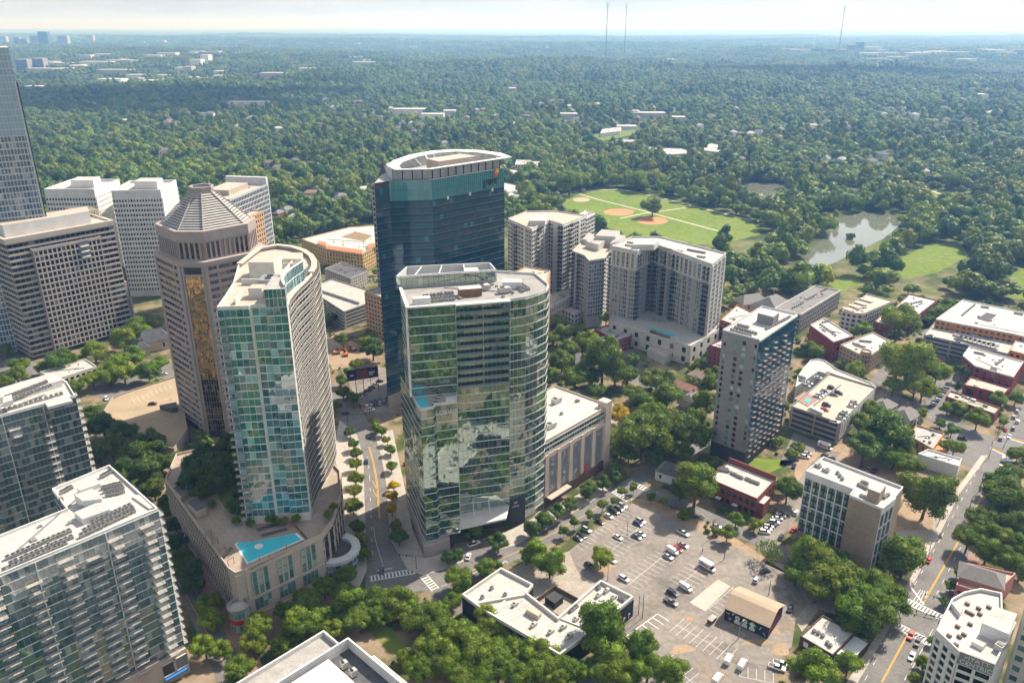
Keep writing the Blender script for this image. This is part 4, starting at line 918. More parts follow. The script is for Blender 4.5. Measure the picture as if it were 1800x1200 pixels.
# ================================================================== nearest white roof at the bottom edge
z = 27; c0 = G(569, 1106.5, z); l0 = G(414, 1200, z); r0 = G(598, 1128.7, z)
dl = Vector(l0) - Vector(c0); dl.normalize(); dr = Vector((dl.y, -dl.x)); dr = dr if dr.dot(Vector(r0) - Vector(c0)) > 0 else -dr
def quad(c, a, la, b_, lb): c = Vector(c); return [tuple(c + a * la), tuple(c + a * la + b_ * lb), tuple(c + b_ * lb), tuple(c)]
P = quad(c0, dl, 62, dr, 60)
B = Bld('white_rooftop_block', 'pale low block with deep white parapets at the bottom edge', P)
B.body(P, 0, z - 1.6, M_wcon, M_roofg, par=1.6, parmat=M_wcon, t=.5)
B.facade([P[3], P[0]], 0, z - 3, 6, 3.4, wall=M_wcon, gm=GL_dark, sill=.9, head=.8, pw=1.2); B.facade(P[2:4], 0, z - 3, 6, 3.4, wall=M_wcon, gm=GL_dark, sill=.9, head=.8, pw=1.2)
c1 = G(612, 1119, 31); P2 = quad(c1, dl, 55, dr, 50)
B.body(P2, z - 1.6, 27.2, M_wcon, M_roofd, par=0, part='upper_block'); B.mb('upper_parapet', M_wcon).strip(offs(P2, -.5, True), P2, 27.1, 31, closed=True)
i0 = Vector(c1) + dr * 2.5 + dl * 9; P3 = quad(tuple(i0), dl, 40, dr, 13)
B.mb('metal_roof', [M_wcon, M_cream]).prism(P3, 27.2, 30.2, 0, 1)
c2 = Vector(c1) + dr * 8.5 - dl * 3; B.mb('side_block', [M_wcon, M_rooft]).prism(quad(tuple(c2), dl, 3.0, dr, 40), 0, 26, 0, 1)
B.mb('side_parapet', M_wcon).strip(offs(quad(tuple(c2), dl, 3.0, dr, 40), -.4, True), quad(tuple(c2), dl, 3.0, dr, 40), 26, 27.4, closed=True)
B.finish()
for p in ((605, 1170), (621, 1184)):
    x, y = G(*p, 28); o = put('rooftop_air_handler', ME_AHU, None, (x, y, 27.2), R(40), (.55, .9, 1.3)); tag(o, 'rusty square unit in the dark roof well at the bottom edge', 'air handler', 'units in the bottom roof well')
# ================================================================== white hotel, lower right
z = 27
HP = poly_px([(1645, 1111), (1686, 1150), (1747, 1173), (1800, 1110), (1794, 1076), (1760, 1046), (1723, 1038), (1694, 1044), (1672, 1056)], z)
HP[3] = (HP[2][0] + 17, HP[2][1] + 18); HP[4] = (HP[3][0] - 1.5, HP[3][1] + 5)
B = Bld('white_hotel', 'white hotel with white roof and a dark sign wall at the street corner', HP)
B.body(HP, 0, z, M_wcon, M_roofw, par=1.2, parmat=M_wcon, t=.4)
B.facade(HP[0:2], 1, 26, 9, 3.2, wall=M_wcon, gm=GL_dark, sill=.6, head=.5, pw=1.3, bd=.15, pd=.4, obj=True)
B.facade(HP[1:3], 1, 24.2, 8, 3.9, wall=M_greyc, gm=GL_dark, sill=.6, head=.5, pw=.9, bd=.2, pd=.35, obj=True, wallp=M_wcon)
B.mb('sign_wall', M_greyc).strip(HP[1:3], offs(HP[1:3], .5), 24.2, 28.6)
B.facade([HP[8], HP[0]], 1, 26, 9, 2.8, wall=M_wcon, gm=GL_dark, sill=.6, head=.5, pw=1.2, bd=.15, pd=.3)
c = centroid(HP)
roofbox(B, [(1726, 1094), (1774, 1114), (1788, 1078), (1752, 1066)], z, 4.5, M_wcon, M_roofw)
roofbox(B, [(1708, 1126), (1728, 1136), (1734, 1130), (1714, 1121)], z, 1.5, M_wcon, M_roofw)
roofbox(B, [(1672, 1058), (1688, 1078), (1694, 1068), (1682, 1056)], z, 1.8, M_wcon, M_roofw, 'roof_step')
for p in ((1700, 1076), (1708, 1080), (1722, 1080), (1705, 1098), (1700, 1062), (1683, 1102), (1668, 1118), (1686, 1120), (1694, 1116), (1720, 1070), (1738, 1068), (1680, 1134)):
    x, y = G(*p, z); B.mb('roof_vent', M_wood).box(x, y, .9, 1.4, z, z + .8, .6)
B.finish()
a_ = angle(HP[1], HP[2]); n = inward(HP[1], HP[2]); mid = lerp(HP[1], HP[2], .52)
sg = thing('hotel_roof_sign', 'white HYATT CENTRIC lettering on the dark hotel sign wall', 'sign', (mid[0] - n[0] * .62, mid[1] - n[1] * .62, 24.4))
letters('HYATT', 'letters', '', (mid[0] - n[0] * .62, mid[1] - n[1] * .62, 26.75), (R(90), 0, a_), 2.1, M_white, .08, sg)
letters('CENTRIC', 'letters', '', (mid[0] - n[0] * .62, mid[1] - n[1] * .62, 24.75), (R(90), 0, a_), 2.1, M_white, .08, sg)
handlers(z, [(1758, 1140)], 'silver machine on the white hotel roof', R(35), 1.2)
e = G(1782, 1142, 20); P = [(e[0], e[1]), (e[0] + 16, e[1] - 16), (e[0] + 40, e[1] + 8), (e[0] + 24, e[1] + 24)]
B = Bld('grid_office', 'beige office wall with square windows at the bottom right corner', P)
B.body(P, 0, 48, M_cream, M_roofw); B.facade(P[0:2], 0, 48, 12, 3.8, wall=M_cream, gm=GL_green, sill=.9, head=.9, pw=1.6, bd=.5, pd=.52); B.facade([P[3], P[0]], 0, 48, 12, 3.8, wall=M_cream, gm=GL_green, sill=.9, head=.9, pw=1.6, bd=.5, pd=.52)
B.finish()
# ================================================================== panelled office mid-rise
z = 30
P = poly_px([(1417.5, 830), (1501, 862), (1492.7, 872.5), (1548.7, 896), (1571.6, 878), (1587, 859), (1447, 805.6)], z)
B = Bld('panelled_office', 'mid-rise office with white grid facade and blank tan stone wall', P)
B.body(P, 0, z, M_trav, M_roofw, par=1.1, parmat=M_wcon)
def grid_face(seg, nb2):
    B.facade(seg, 1.5, 28, 8, math.dist(*seg) / nb2, wall=M_char, gm=GL_green, sill=.85, head=.35, pw=.75, bd=.12, pd=.14, obj=True)
    B.facade(seg, 1.5, 28, 4, math.dist(*seg) / (nb2 / 2), wall=M_wcon, gm=M_char, sill=.0, head=.45, pw=.5, bd=.45, pd=.5, skip=lambda *a: True, bandname='white_grid', piername='white_grid_post')
grid_face(P[0:2], 12); grid_face(P[3:5], 6)
B.mb('white_fascia', M_wcon).strip(P[0:2], offs(P[0:2], .6), 28, 31.15); B.mb('white_fascia', M_wcon).strip(P[3:5], offs(P[3:5], .6), 28.4, 31.15)
p, q = P[2], P[3]; L = math.dist(p, q); d = ((q[0] - p[0]) / L, (q[1] - p[1]) / L); n = inward(p, q); k = (q[0] - p[0]) / L
nb, nr = 15, 9
pm = MB(); pm.hexa([(0, -.1, 0), (L / nb - .05, -.1, 0), (L / nb - .05, 0, 0), (0, 0, 0)], [(0, -.1, 29.5 / nr - .09), (L / nb - .05, -.1, 29.5 / nr - .09), (L / nb - .05, 0, 29.5 / nr - .09), (0, 0, 29.5 / nr - .09)]); pme = pm.mesh('stone_panel', [M_trav])
for i in range(nr):
    for j in range(nb):
        t = L * j / nb + .03; put('stone_panel', pme, B.root, (p[0] + d[0] * t - B.root['_w'][0] - n[0] * rnd.uniform(0, .03), p[1] + d[1] * t - B.root['_w'][1] - n[1] * rnd.uniform(0, .03), .4 + i * 29.5 / nr), angle(p, q))
B.facade(P[4:6], 1, 29.5, 9, 1.2, wall=M_trav, gm=M_trav, sill=.05, head=.0, pw=.05, bd=-.02, pd=-.01)
roofbox(B, [(1526, 858), (1547, 866), (1558, 852), (1537, 845)], z, 5.5, M_trav, M_roofw)
B.finish()
handlers(z, [(1438, 820), (1452, 828)], 'grey air handler at the far end of the panelled office roof', R(135), .8)
condensers(z, [((1508, 852), (1524, 860), 5), ((1514, 848), (1526, 852), 3), ((1512, 872), (1524, 876), 3), ((1552, 876), (1562, 870), 4)], 'small brown roof unit near the panelled office penthouse', 'units by the panelled office penthouse')
condensers(z, [((1470, 830), (1482, 845), 3)], 'small vent on the middle of the panelled office roof', 'vents on the panelled office roof')
# ================================================================== red brick two storey
P = rect3((1331, 877), (1250, 838), (1363, 843), 10)
B = Bld('brick_hall', 'two storey red brick hall with white roof and tall windows', P)
B.body(P, 0, 9.4, M_red, M_roofw, par=.9)
B.facade([P[3], P[0]], .4, 9.0, 2, 2.9, wall=M_red, gm=GL_dark, sill=.9, head=.9, pw=1.0, bd=.2, pd=.24, obj=True)
B.facade(P[0:2], .4, 9.0, 2, 4.2, wall=M_red, gm=GL_dark, sill=1.2, head=1.1, pw=2.6, bd=.2, pd=.24, obj=True)
a, c = along(P[0], P[1], 2), along(P[0], P[1], 9); B.mb('side_wing', [M_red, M_roofw]).prism([offs([a, c], 2.6)[0], offs([a, c], 2.6)[1], c, a], 0, 7.5, 0, 1)
for t in (.25, .6): a = lerp(P[3], P[0], t); n = inward(P[3], P[0]); B.mb('entrance_porch', M_wcon).box(a[0] - n[0] * .9, a[1] - n[1] * .9, 2.4, 1.8, 2.8, 3.3, angle(P[3], P[0]))
B.mb('high_parapet', M_red).strip([P[1], P[2]], offs([P[1], P[2]], .5), 9, 12)
B.finish()
condensers(9.4, [((1262, 826), (1282, 830), 6), ((1285, 832), (1305, 842), 7), ((1310, 842), (1334, 852), 7), ((1262, 823), (1280, 826), 4)], 'brown condenser in the row along the brick hall roof', 'condenser row on the brick hall roof')
# ================================================================== barn with mural
Bn, Al, Cr = G(1349, 1122), G(1272.5, 1088), G(1381, 1087)
P = deep(Al, Bn, math.dist(Bn, Cr)); 
B = Bld('mural_barn', 'barn with tan metal roof and a dark painted mural wall', P)
B.body(P, 0, 5.4, M_navyw, M_navyw, par=0)
n = inward(Al, Bn); W2 = math.dist(P[1], P[2]); zr = 8.6
def up_(p, t, z): return (p[0] + n[0] * t, p[1] + n[1] * t, z)
rf = B.mb('roof', M_metroof)
for t0, z0, t1, z1 in ((-.5, 5.3, W2 * .36, 8.2), (W2 * .36, 8.2, W2 * .5, zr), (W2 * .5, zr, W2 + .5, 5.3)):
    a, c = along(P[0], P[1], -.5), along(P[1], P[0], -.5)
    rf.hexa([up_(a, t0, z0), up_(c, t0, z0), up_(c, t1, z1), up_(a, t1, z1)], [up_(a, t0, z0 + .15), up_(c, t0, z0 + .15), up_(c, t1, z1 + .15), up_(a, t1, z1 + .15)])
    L = math.dist(a, c)
    for i in range(26): x_ = along(a, c, L * i / 25 * .999); B.mb('roof_seam', M_metroof).bar(up_(x_, t0, z0 + .17), up_(x_, t1, z1 + .17), .06)
gb = B.mb('gable', mat('magenta_mural', (.14, .02, .07), c2=(.03, .02, .035), scale=.9))
for pt in (P[0], P[1]): gb.face([up_(pt, 0, 5.4), up_(pt, W2, 5.4), up_(pt, W2 * .5, zr - .1), up_(pt, W2 * .36, 8.1)] if pt is P[1] else [up_(pt, W2, 5.4), up_(pt, 0, 5.4), up_(pt, W2 * .36, 8.1), up_(pt, W2 * .5, zr - .1)])
B.mb('gable', M_navyw).strip(P[1:3], offs(P[1:3], .03), .1, 5.4)
L = math.dist(Al, Bn); ab = angle(Al, Bn); M_mgrn = mat('green_paint', (.05, .28, .09), var=.05); wf = MB()
for t, s in ((.30, 1.0), (.47, .95), (.64, .95)):            # three white half figures with round heads
    c = along(Al, Bn, L * t); 
    def pt(u, z, off): return (c[0] + math.cos(ab) * u - n[0] * off, c[1] + math.sin(ab) * u - n[1] * off, z)
    m_ = MB()
    m_.face([pt(-1.15 * s, .5, .03), pt(1.15 * s, .5, .03), pt(1.1 * s, 1.6, .03), pt(.6 * s, 2.35 * s, .03), pt(-.6 * s, 2.35 * s, .03), pt(-1.1 * s, 1.6, .03)], 0)
    m_.face([pt(.92 * math.cos(k * .524), 3.2 + .92 * math.sin(k * .524), .045) for k in range(12)], 0)
    m_.face([pt(.5 * math.cos(k * .785), 3.15 + .32 * math.sin(k * .785), .06) for k in range(8)], 1 if t < .6 else 0)
    for sx in (-1, 1):
        if t > .6: m_.face([pt(1.15 * sx + .35 * math.cos(k * .785), 3.0 + .6 * math.sin(k * .785), .035) for k in range(8)], 1)
    m_.build('mural_figure', [M_white, M_mgrn], B.root)
for t, zc in ((.07, 3.6), (.13, 1.4), (.82, 3.0), (.92, 1.2), (.20, 4.2)):
    c = along(Al, Bn, L * t); m_ = MB()
    for k in range(3): 
        a0 = rnd.uniform(0, 3); m_.face([(c[0] + math.cos(ab) * u - n[0] * (.03 + k * .012), c[1] + math.sin(ab) * u - n[1] * (.03 + k * .012), zc + v) for u, v in [(rnd.uniform(.5, .9) * math.cos(a0 + .2 * s_) * r_, rnd.uniform(.6, .9) * math.sin(a0 + .2 * s_) * r_) for s_, r_ in ((0, 1), (1, 1), (1, -1), (0, -1))]], 0)
    m_.build('mural_mark', [M_white], B.root)
B.finish()
# ================================================================== small brown brick shop
P = rect3((1464, 1151), (1407, 1117), (1503, 1112), 4.6)
B = Bld('brown_shop', 'small brown brick shop with blotched white roof and white window panels', P)
B.body(P, 0, 4.2, M_brown, M_roofw, par=.6)
p, q = P[3], P[0]; L = math.dist(p, q)
for t in (.2, .55, .85): a = lerp(p, q, t); n = inward(p, q); B.mb('window_panel', M_wcon).box(a[0] - n[0] * .05, a[1] - n[1] * .05, 1.7, .2, 1.4, 3.4, angle(p, q))
a, c = along(P[0], P[1], 3), P[1]; B.mb('metal_lean_to', [M_brown, M_lgrey]).prism([offs([a, c], 5)[0], offs([a, c], 5)[1], c, a], 0, 3.4, 0, 1)
B.finish()
condensers(4.2, [((1426, 1108), (1450, 1120), 3), ((1452, 1128), (1462, 1138), 2)], 'small vent on the brown shop roof', 'vents on the brown shop roof')
# ================================================================== L shaped white roof shops
P = poly_px([(812, 1044), (847, 1070), (984, 1150), (1045, 1106), (1114, 1048), (1055.7, 1019), (981, 1084), (926, 1041), (937.5, 1026.5), (880.6, 997)], 9)
B = Bld('white_roof_shops', 'low dark walled shops with patched white roofs and tan parapets', P)
B.body(P, 0, 7.8, M_navyw, M_roofw, par=1.4, parmat=M_cream, t=.6)
def ridge(a, c, z=7.8, h=1.0, m=M_cream, t=.5): 
    A_, C_ = G(*a, z), G(*c, z); B.mb('roof_divider', m).strip([A_, C_], offs([A_, C_], t), z, z + h)
ridge((838, 1062), (926, 1046)); ridge((984, 1086), (1045, 1110), h=.5); ridge((900, 1040), (870, 1080), h=.4)
for i in range(10):
    t = i / 9; a, c = lerp((850, 1066), (985, 1140), t), lerp((905, 1050), (1040, 1092), t); A_, C_ = G(*a, 7.82), G(*c, 7.82); B.mb('roof_seam', M_roofg).strip([A_, C_], offs([A_, C_], .12), 7.82, 7.86)
roofbox(B, [(925, 1070), (946, 1082), (952, 1076), (930, 1063)], 7.8, 2, M_lime, M_lime)
B.facade([P[3], P[4]], 0, 7.6, 1, 6, wall=M_navyw, gm=M_navyw, sill=.2, head=.2, pw=.3, bd=.1, pd=.12)
p, q = P[3], P[4]
for t in (.62, .75, .88):
    a = lerp(p, q, t); n = inward(p, q); m_ = MB(); m_.box(a[0] - n[0] * .2, a[1] - n[1] * .2, .5, .06, 1, 3.4, angle(p, q)); m_.box(a[0] - n[0] * .25 + .3, a[1] - n[1] * .25 + .3, 1.1, .06, 2.4, 2.8, angle(p, q)); m_.build('mural_mark', M_lgrey, B.root)
B.finish()
P = poly_px([(940, 1062), (985, 1092), (1022, 1062), (975, 1036)], 0)
b = MB(); b.strip(offs(P, -.2, True), P, 0, 2.2, closed=True); o = b.build('yard_fence', M_wood); tag(o, 'dark board fence round the yard behind the white roof shops', 'fence')
b = MB(); b.prism(poly_px([(958, 1048), (975, 1060), (990, 1048), (974, 1038)], 3), 0, 3); o = b.build('yard_shed', M_char); tag(o, 'black shed in the yard behind the white roof shops', 'shed')
handlers(7.8, [(990, 1104), (1012, 1090), (1052, 1048), (1066, 1040), (1078, 1052), (968, 1112), (1000, 1120), (905, 1064), (938, 1100)], 'grey rooftop unit on the white roof shops', R(45), .7)
condensers(7.8, [((862, 1034), (866, 1036), 1), ((886, 1045), (890, 1047), 1), ((846, 1050), (850, 1052), 1), ((1002, 1076), (1014, 1066), 4), ((1088, 1050), (1098, 1058), 3), ((1046, 1030), (1054, 1036), 3)], 'small dark vent on the white roof shops', 'vents on the white roof shops')
GL_tblue = glass('deep_blue_glass', (.006, .05, .11), (.015, .10, .19), ior=2.0, blind=.08, blindcol=(.02, .16, .2), tint=(.6, .8, 1))
# ================================================================== grey tower with balconies
P = rect3((1334.7, 598.5), (1271.5, 580.5), (1401, 554), 68)
B = Bld('grey_tower', 'slim grey tower with small square windows and a balconied glass side', P)
B.body(P, 0, 68, M_greyc, M_roofw, par=.7, parmat=M_lgrey)
p, q = P[3], P[0]; L = math.dist(p, q); d = ((q[0] - p[0]) / L, (q[1] - p[1]) / L)
for i in range(19):
    for t, w_ in ((.10, 1.1), (.42, 1.7), (.62, 1.7), (.93, 1.1)):
        zz = 9 + i * 3.05 + (.0 if t < .5 else -.0)
        a = along(p, q, L * t - w_ / 2); B.pane(a, d, w_, zz, 1.7, GL_green if rnd.random() < .5 else GL_dark, .06, True)
        B.mb('window_sill', M_greyc).strip([along(p, q, L * t - w_ / 2 - .1), along(p, q, L * t + w_ / 2 + .1)], offs([along(p, q, L * t - w_ / 2 - .1), along(p, q, L * t + w_ / 2 + .1)], .18), zz - .14, zz)
for i in range(1, 6): 
    zz = 9.0 + i * 9.9; B.mb('panel_joint', M_char).strip([p, q], offs([p, q], .015), zz, zz + .06, inner=False)
B.mb('dark_base', M_char).strip([p, q, P[1]], offs([p, q, P[1]], .12), 0, 8.2)
B.facade(P[0:2], 5, 67, 20, 1.9, wall=GL_navy, gm=GL_tblue, sill=.3, head=.2, pw=.12, bd=.12, pd=.1, wallp=M_char)
B.mb('white_edge', M_lgrey).strip(P[0:2], offs(P[0:2], .5), 67.3, 68.2)
p, q = P[0], P[1]; L = math.dist(p, q); fh = 62 / 20
for i in range(19):
    for j, t in enumerate((3.2, 9.5, 14.5, 20.5, 26.5, 32.5, 38.5)):
        if i > 16 and j % 2 == 0: continue
        a = along(p, q, t + (.35 if i % 2 else -.35)); balcony(B, a[0], a[1], 5 + (i + .1) * fh, angle(p, q), 2.4, 1.3, M_trav, M_dark)
for i in range(19): a = along(P[1], P[2], 2); balcony(B, a[0], a[1], 5 + i * fh, angle(P[1], P[2]), 3.4, 2.4, M_trav, M_dark)
roofbox(B, [(1332, 550), (1360, 557), (1370, 549), (1342, 542)], 68, 5, M_greyc, M_roofw)
B.finish()
condensers(68, [((1284, 580), (1320, 592), 8), ((1290, 576), (1330, 588), 9), ((1296, 572), (1316, 577), 5), ((1345, 580), (1390, 558), 12)], 'brown condenser on the slim grey tower roof', 'condensers on the grey tower roof')
# ================================================================== concrete parking garages
def garage(name, label, P, h, lv, wall, deck, px_stair=None):
    B = Bld(name, label, P)
    B.body(P, 0, h, M_char, deck, par=0)
    n = len(P); fh = h / lv
    for i in range(lv + 1): B.mb('deck_edge', wall).strip(P, offs(P, .25, True), max(0, i * fh - .35), i * fh + 1.0, closed=True, inner=True)
    for k in range(n):
        p, q = P[k], P[(k + 1) % n]; L = math.dist(p, q); m = max(1, round(L / 16))
        for j in range(m + 1):
            a = along(p, q, min(L - .5, max(.5, L * j / m))); nn_ = inward(p, q); B.mb('column', wall).box(a[0] - nn_[0] * .18, a[1] - nn_[1] * .18, 1.0, .4, 0, h + .9, angle(p, q))
    return B
P = rect3((1476, 745), (1395, 713), (1538.6, 682.5), 12); 
B = garage('parking_garage', 'concrete parking garage with cars on its roof beside the grey tower', P, 12, 4, mat('garage_concrete', (.34, .315, .29), var=.08), M_rooft)
p, q = P[0], P[1]; B.facade([along(p, q, 2), along(p, q, math.dist(p, q) - 2)], 2, 12, 1, 4, wall=M_wcon, gm=GL_dark, sill=1.5, head=1.5, pw=2.6, bd=.35, pd=.4)
B.mb('ramp_wall', M_con).strip(poly_px([(1478, 678), (1420, 722)], 12), offs(poly_px([(1478, 678), (1420, 722)], 12), .35), 12, 13.2)
B.mb('stair_tower', M_cream).prism(poly_px([(1424, 714), (1446, 724), (1448, 720), (1426, 711)], 15), 12, 14.5)
tr = poly_px([(1396, 700), (1420, 714), (1440, 700), (1414, 688)], 12.3); B.mb('roof_terrace', [M_con, M_brickwalk]).prism(tr, 12, 12.35, 0, 1); 
B.mb('roof_terrace_pool', M_pool).prism(poly_px([(1414, 704), (1420, 708), (1426, 703), (1420, 700)], 12.4), 12.3, 12.5)
B.finish()
cur = poly_px([(1398, 682), (1438, 654), (1540, 682), (1530, 674), (1470, 650), (1452, 636), (1440, 632), (1425, 634), (1415, 645), (1402, 662)], 9)
B = Bld('curved_annex', 'low white roofed building with a curved end behind the garage', cur); B.body(cur, 0, 9, M_cream, M_roofw, par=.8); B.finish()
condensers(9, [((1404, 668), (1418, 672), 4), ((1402, 662), (1416, 666), 4), ((1452, 656), (1466, 660), 4)], 'brown unit on the curved white roof behind the garage', 'units on the curved white roof')
P = poly_px([(1625, 590), (1770, 623), (1790, 592), (1645, 566)], 11.5)
B = garage('parking_garage', 'long parking garage with shade canopies on its roof near the park', P, 11.5, 4, mat('garage_concrete_pale', (.36, .34, .33), var=.08), M_con)
for i in range(9): 
    a = G(1686 + i * 8, 589 + i * 2.2, 14); B.mb('shade_canopy', M_dark).box(a[0], a[1], 4.2, 5, 13.6, 13.8, R(-40)); B.mb('canopy_post', M_metal).box(a[0], a[1], .3, .3, 11.5, 13.6)
B.finish()
# ================================================================== general low and mid rise builder
def simple(name, label, P, h, wall, roof, gm=GL_dark, nf=3, bw=3.4, sill=.9, head=.7, pw=1.5, par=.8, obj=False, parmat=None, edges=None, z0=.3, bd=.2):
    B = Bld(name, label, P); B.body(P, 0, h, wall, roof, par=par, parmat=parmat)
    n = len(P)
    for k in (edges if edges is not None else range(n)):
        B.facade([P[k], P[(k + 1) % n]], z0, h - .2, nf, bw, wall=wall, gm=gm, sill=sill, head=head, pw=pw, bd=bd, pd=bd + .04, obj=obj)
    clutter(B, P, h)
    return B
def ccw(P): return P if sum(P[i][0] * P[(i + 1) % len(P)][1] - P[(i + 1) % len(P)][0] * P[i][1] for i in range(len(P))) > 0 else P[::-1]
def pq(h, *pts): return ccw(poly_px(pts, h))
simple('brick_apartments', 'orange brick apartment block with condensers behind the grey tower', pq(18, (1266, 563), (1300, 575), (1325, 552), (1296, 537)), 18, mat('orange_brick', (.40, .14, .06), var=.12), M_roofw, nf=5).finish()
simple('brick_apartments', 'dark red brick apartment block left of the grey tower', pq(19, (1246, 608), (1270, 614), (1294, 604), (1272, 597)), 19, M_red, M_roofw, nf=6, pw=2.2).finish()
B = simple('long_apartments', 'long apartment block with flat grey shingle roof near the park', pq(14, (1362, 543), (1408, 554), (1477, 512), (1433, 503)), 14, mat('grey_stucco', (.33, .31, .29)), M_shing, nf=4, par=1.0, parmat=M_wcon)
B.finish(); condensers(14, [((1392, 543), (1412, 533), 6), ((1418, 528), (1436, 518), 6), ((1442, 514), (1454, 508), 4)], 'dark condenser on the long grey shingle roof', 'condensers on the long grey roof')
simple('red_corner_flats', 'white roofed flats with a crimson end wall', pq(14, (1465, 602), (1424, 572), (1448, 560), (1499, 591)), 14, M_red2, M_roofw, nf=4, edges=[0, 1, 3], parmat=M_cream).finish()
condensers(14, [((1440, 570), (1470, 592), 8), ((1444, 568), (1462, 564), 4)], 'dark unit on the crimson walled flats', 'units on the crimson walled flats')
simple('tan_flats', 'tan apartment block with a round corner turret by the short street', pq(12, (1477, 607), (1513, 625), (1531, 625), (1566, 602), (1535, 585)), 12, mat('tan_stucco', (.47, .32, .19)), M_roofw, GL_blue, nf=4, bw=3, parmat=M_lime).finish()
condensers(12, [((1498, 604), (1520, 612), 6), ((1510, 600), (1532, 602), 6)], 'dark unit on the tan turret flats', 'units on the tan turret flats')
cx_, cy_ = G(1522, 622, 12.5); cyl = [(cx_ + 3.2 * math.cos(k * R(30)), cy_ + 3.2 * math.sin(k * R(30))) for k in range(12)]
B = Bld('turret', 'round tan turret at the corner of the tan apartment block', cyl, foot=False); B.body(cyl, 0, 14, MATS['tan_stucco'], M_rooft, par=.8); B.facade(cyl, .4, 13, 4, 1.6, wall=MATS['tan_stucco'], gm=GL_blue, closed=True, pw=.5, sill=.8, head=.6); B.finish()
B = simple('terrace_flats', 'beige and red flats with stepped tan roof strips', pq(14, (1480, 547), (1497, 551), (1517, 553), (1570, 530), (1524, 518)), 14, M_cream, M_rooft, nf=4, parmat=M_lime)
for i in range(4): a, c = G(1484 + i * 10, 540 - i * 5.5, 15), G(1502 + i * 11, 546 - i * 5.5, 15); B.mb('roof_strip', M_lime).strip([a, c], offs([a, c], 3), 14, 15.2)
B.finish()
simple('red_flats', 'red walled flats with a grey roof near the park edge', pq(12, (1564, 548), (1608, 559), (1647, 529), (1599, 518)), 12, M_red, mat('grey_membrane', (.50, .49, .49)), nf=4).finish()
condensers(12, [((1600, 535), (1622, 530), 5)], 'unit on the grey roof of the red flats', 'units on the red flats')
simple('red_flats', 'small red flats half hidden behind a large tree', pq(10, (1537, 566), (1556, 572), (1575, 560), (1552, 552)), 10, M_red, M_rooft, nf=3).finish()
CP_ = pq(17, (1645, 562), (1693, 528), (1850, 560), (1840, 600), (1790, 590), (1782, 588), (1690, 571))
B = simple('courtyard_block', 'large white roofed block with orange courtyard walls beside the park', CP_, 17, M_orange, M_roofw, nf=5, parmat=M_wcon)
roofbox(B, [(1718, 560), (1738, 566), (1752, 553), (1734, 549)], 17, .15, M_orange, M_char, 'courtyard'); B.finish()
condensers(17, [((1690, 556), (1714, 536), 9), ((1724, 540), (1738, 542), 5), ((1782, 551), (1798, 554), 5)], 'dark unit on the large courtyard block roof', 'units on the courtyard block')
simple('orange_block', 'orange walled block at the right edge behind the red hall', pq(14, (1775, 617), (1860, 640), (1870, 600), (1790, 590)), 14, M_orange, M_roofw, nf=4).finish()
B = simple('crimson_hall', 'crimson brick hall with white L shaped roof', pq(12, (1692, 626), (1713, 644), (1781, 664), (1799, 637), (1704, 610)), 12, M_red2, M_roofw, nf=3, bw=4, pw=2.6, parmat=M_wcon); B.finish()
condensers(12, [((1712, 620), (1730, 624), 5), ((1750, 642), (1764, 632), 6), ((1740, 650), (1752, 652), 3)], 'dark unit on the crimson hall roof', 'units on the crimson hall')
roofq = pq(6, (1694, 679), (1718, 684), (1762, 697), (1775, 684), (1706, 665)); simple('terrace_wing', 'lower crimson wing with tan roof terrace', roofq, 6.5, M_red2, M_rooft, nf=1, pw=3, bw=5).finish()
simple('brick_shop', 'low red brick shop with flat tan roof on the main street corner', pq(6, (1663, 698), (1748, 729), (1757, 718), (1670, 688)), 6, M_red, M_rooft, GL_blue, nf=2, bw=3.2).finish()
condensers(6, [((1690, 697), (1712, 705), 4), ((1728, 713), (1736, 716), 2)], 'unit on the red brick shop roof', 'units on the red brick shop')
B = simple('restaurant', 'tan flat roofed restaurant with an orange awning roof', pq(4.5, (1599, 768), (1640, 791), (1660, 763), (1610, 748)), 4.5, mat('ochre_stucco', (.45, .26, .11)), M_roofg, nf=1, pw=2.6, bw=4)
roofbox(B, [(1640, 791), (1664, 789), (1672, 776), (1656, 768)], 0, 4.2, M_orange, M_orange, 'orange_awning'); B.finish()
condensers(4.5, [((1634, 756), (1640, 757), 1), ((1638, 764), (1642, 766), 1), ((1632, 778), (1636, 779), 1)], 'vent on the tan restaurant roof', 'vents on the restaurant')
simple('white_store', 'plain white windowless store with a pale roof', pq(6, (1613, 799), (1685, 821), (1690, 808), (1631, 791)), 6, M_wcon, mat('pale_roof', (.55, .55, .55)), nf=1, edges=[], parmat=M_wcon).finish()

# ================================================================== banded granite office
p, q = G(9, 424, 80), G(198, 390, 80); P = deep(p, q, 36)
B = Bld('banded_office', 'banded tan granite office block with a punched window bay', P)
B.body(P, 0, 80, M_char, M_rooft, par=0)
bl = dict(wall=M_tanst, gm=GL_dark, sill=.75, head=.75, pw=.12, bd=.35, pd=.15)
for k in (0, 1, 3): B.facade([P[k], P[(k + 1) % 4]], 2, 78, 20, 3.2, **bl)
B.mb('cornice', M_tanst).strip(offs(P, -1.2, True), offs(P, .8, True), 78, 81.2, closed=True)
p, q = P[0], P[1]; L = math.dist(p, q); n = inward(p, q)
fa, fb = along(p, q, L * .20), along(p, q, L * .83); bay = offs([fa, fb], 2.2)
B.mb('bay_body', M_char).prism([bay[0], bay[1], fb, fa], 2, 72)
B.facade(bay, 3, 71, 18, math.dist(fa, fb) / 15, wall=M_tanst, gm=GL_dark, sill=.6, head=.5, pw=.8, bd=.4, pd=.43, obj=True)
B.facade([fa, bay[0]], 3, 71, 18, 2.2, wall=M_tanst, gm=GL_dark, sill=.75, head=.65, pw=.6); B.facade([bay[1], fb], 3, 71, 18, 2.2, wall=M_tanst, gm=GL_dark, sill=.75, head=.65, pw=.6)
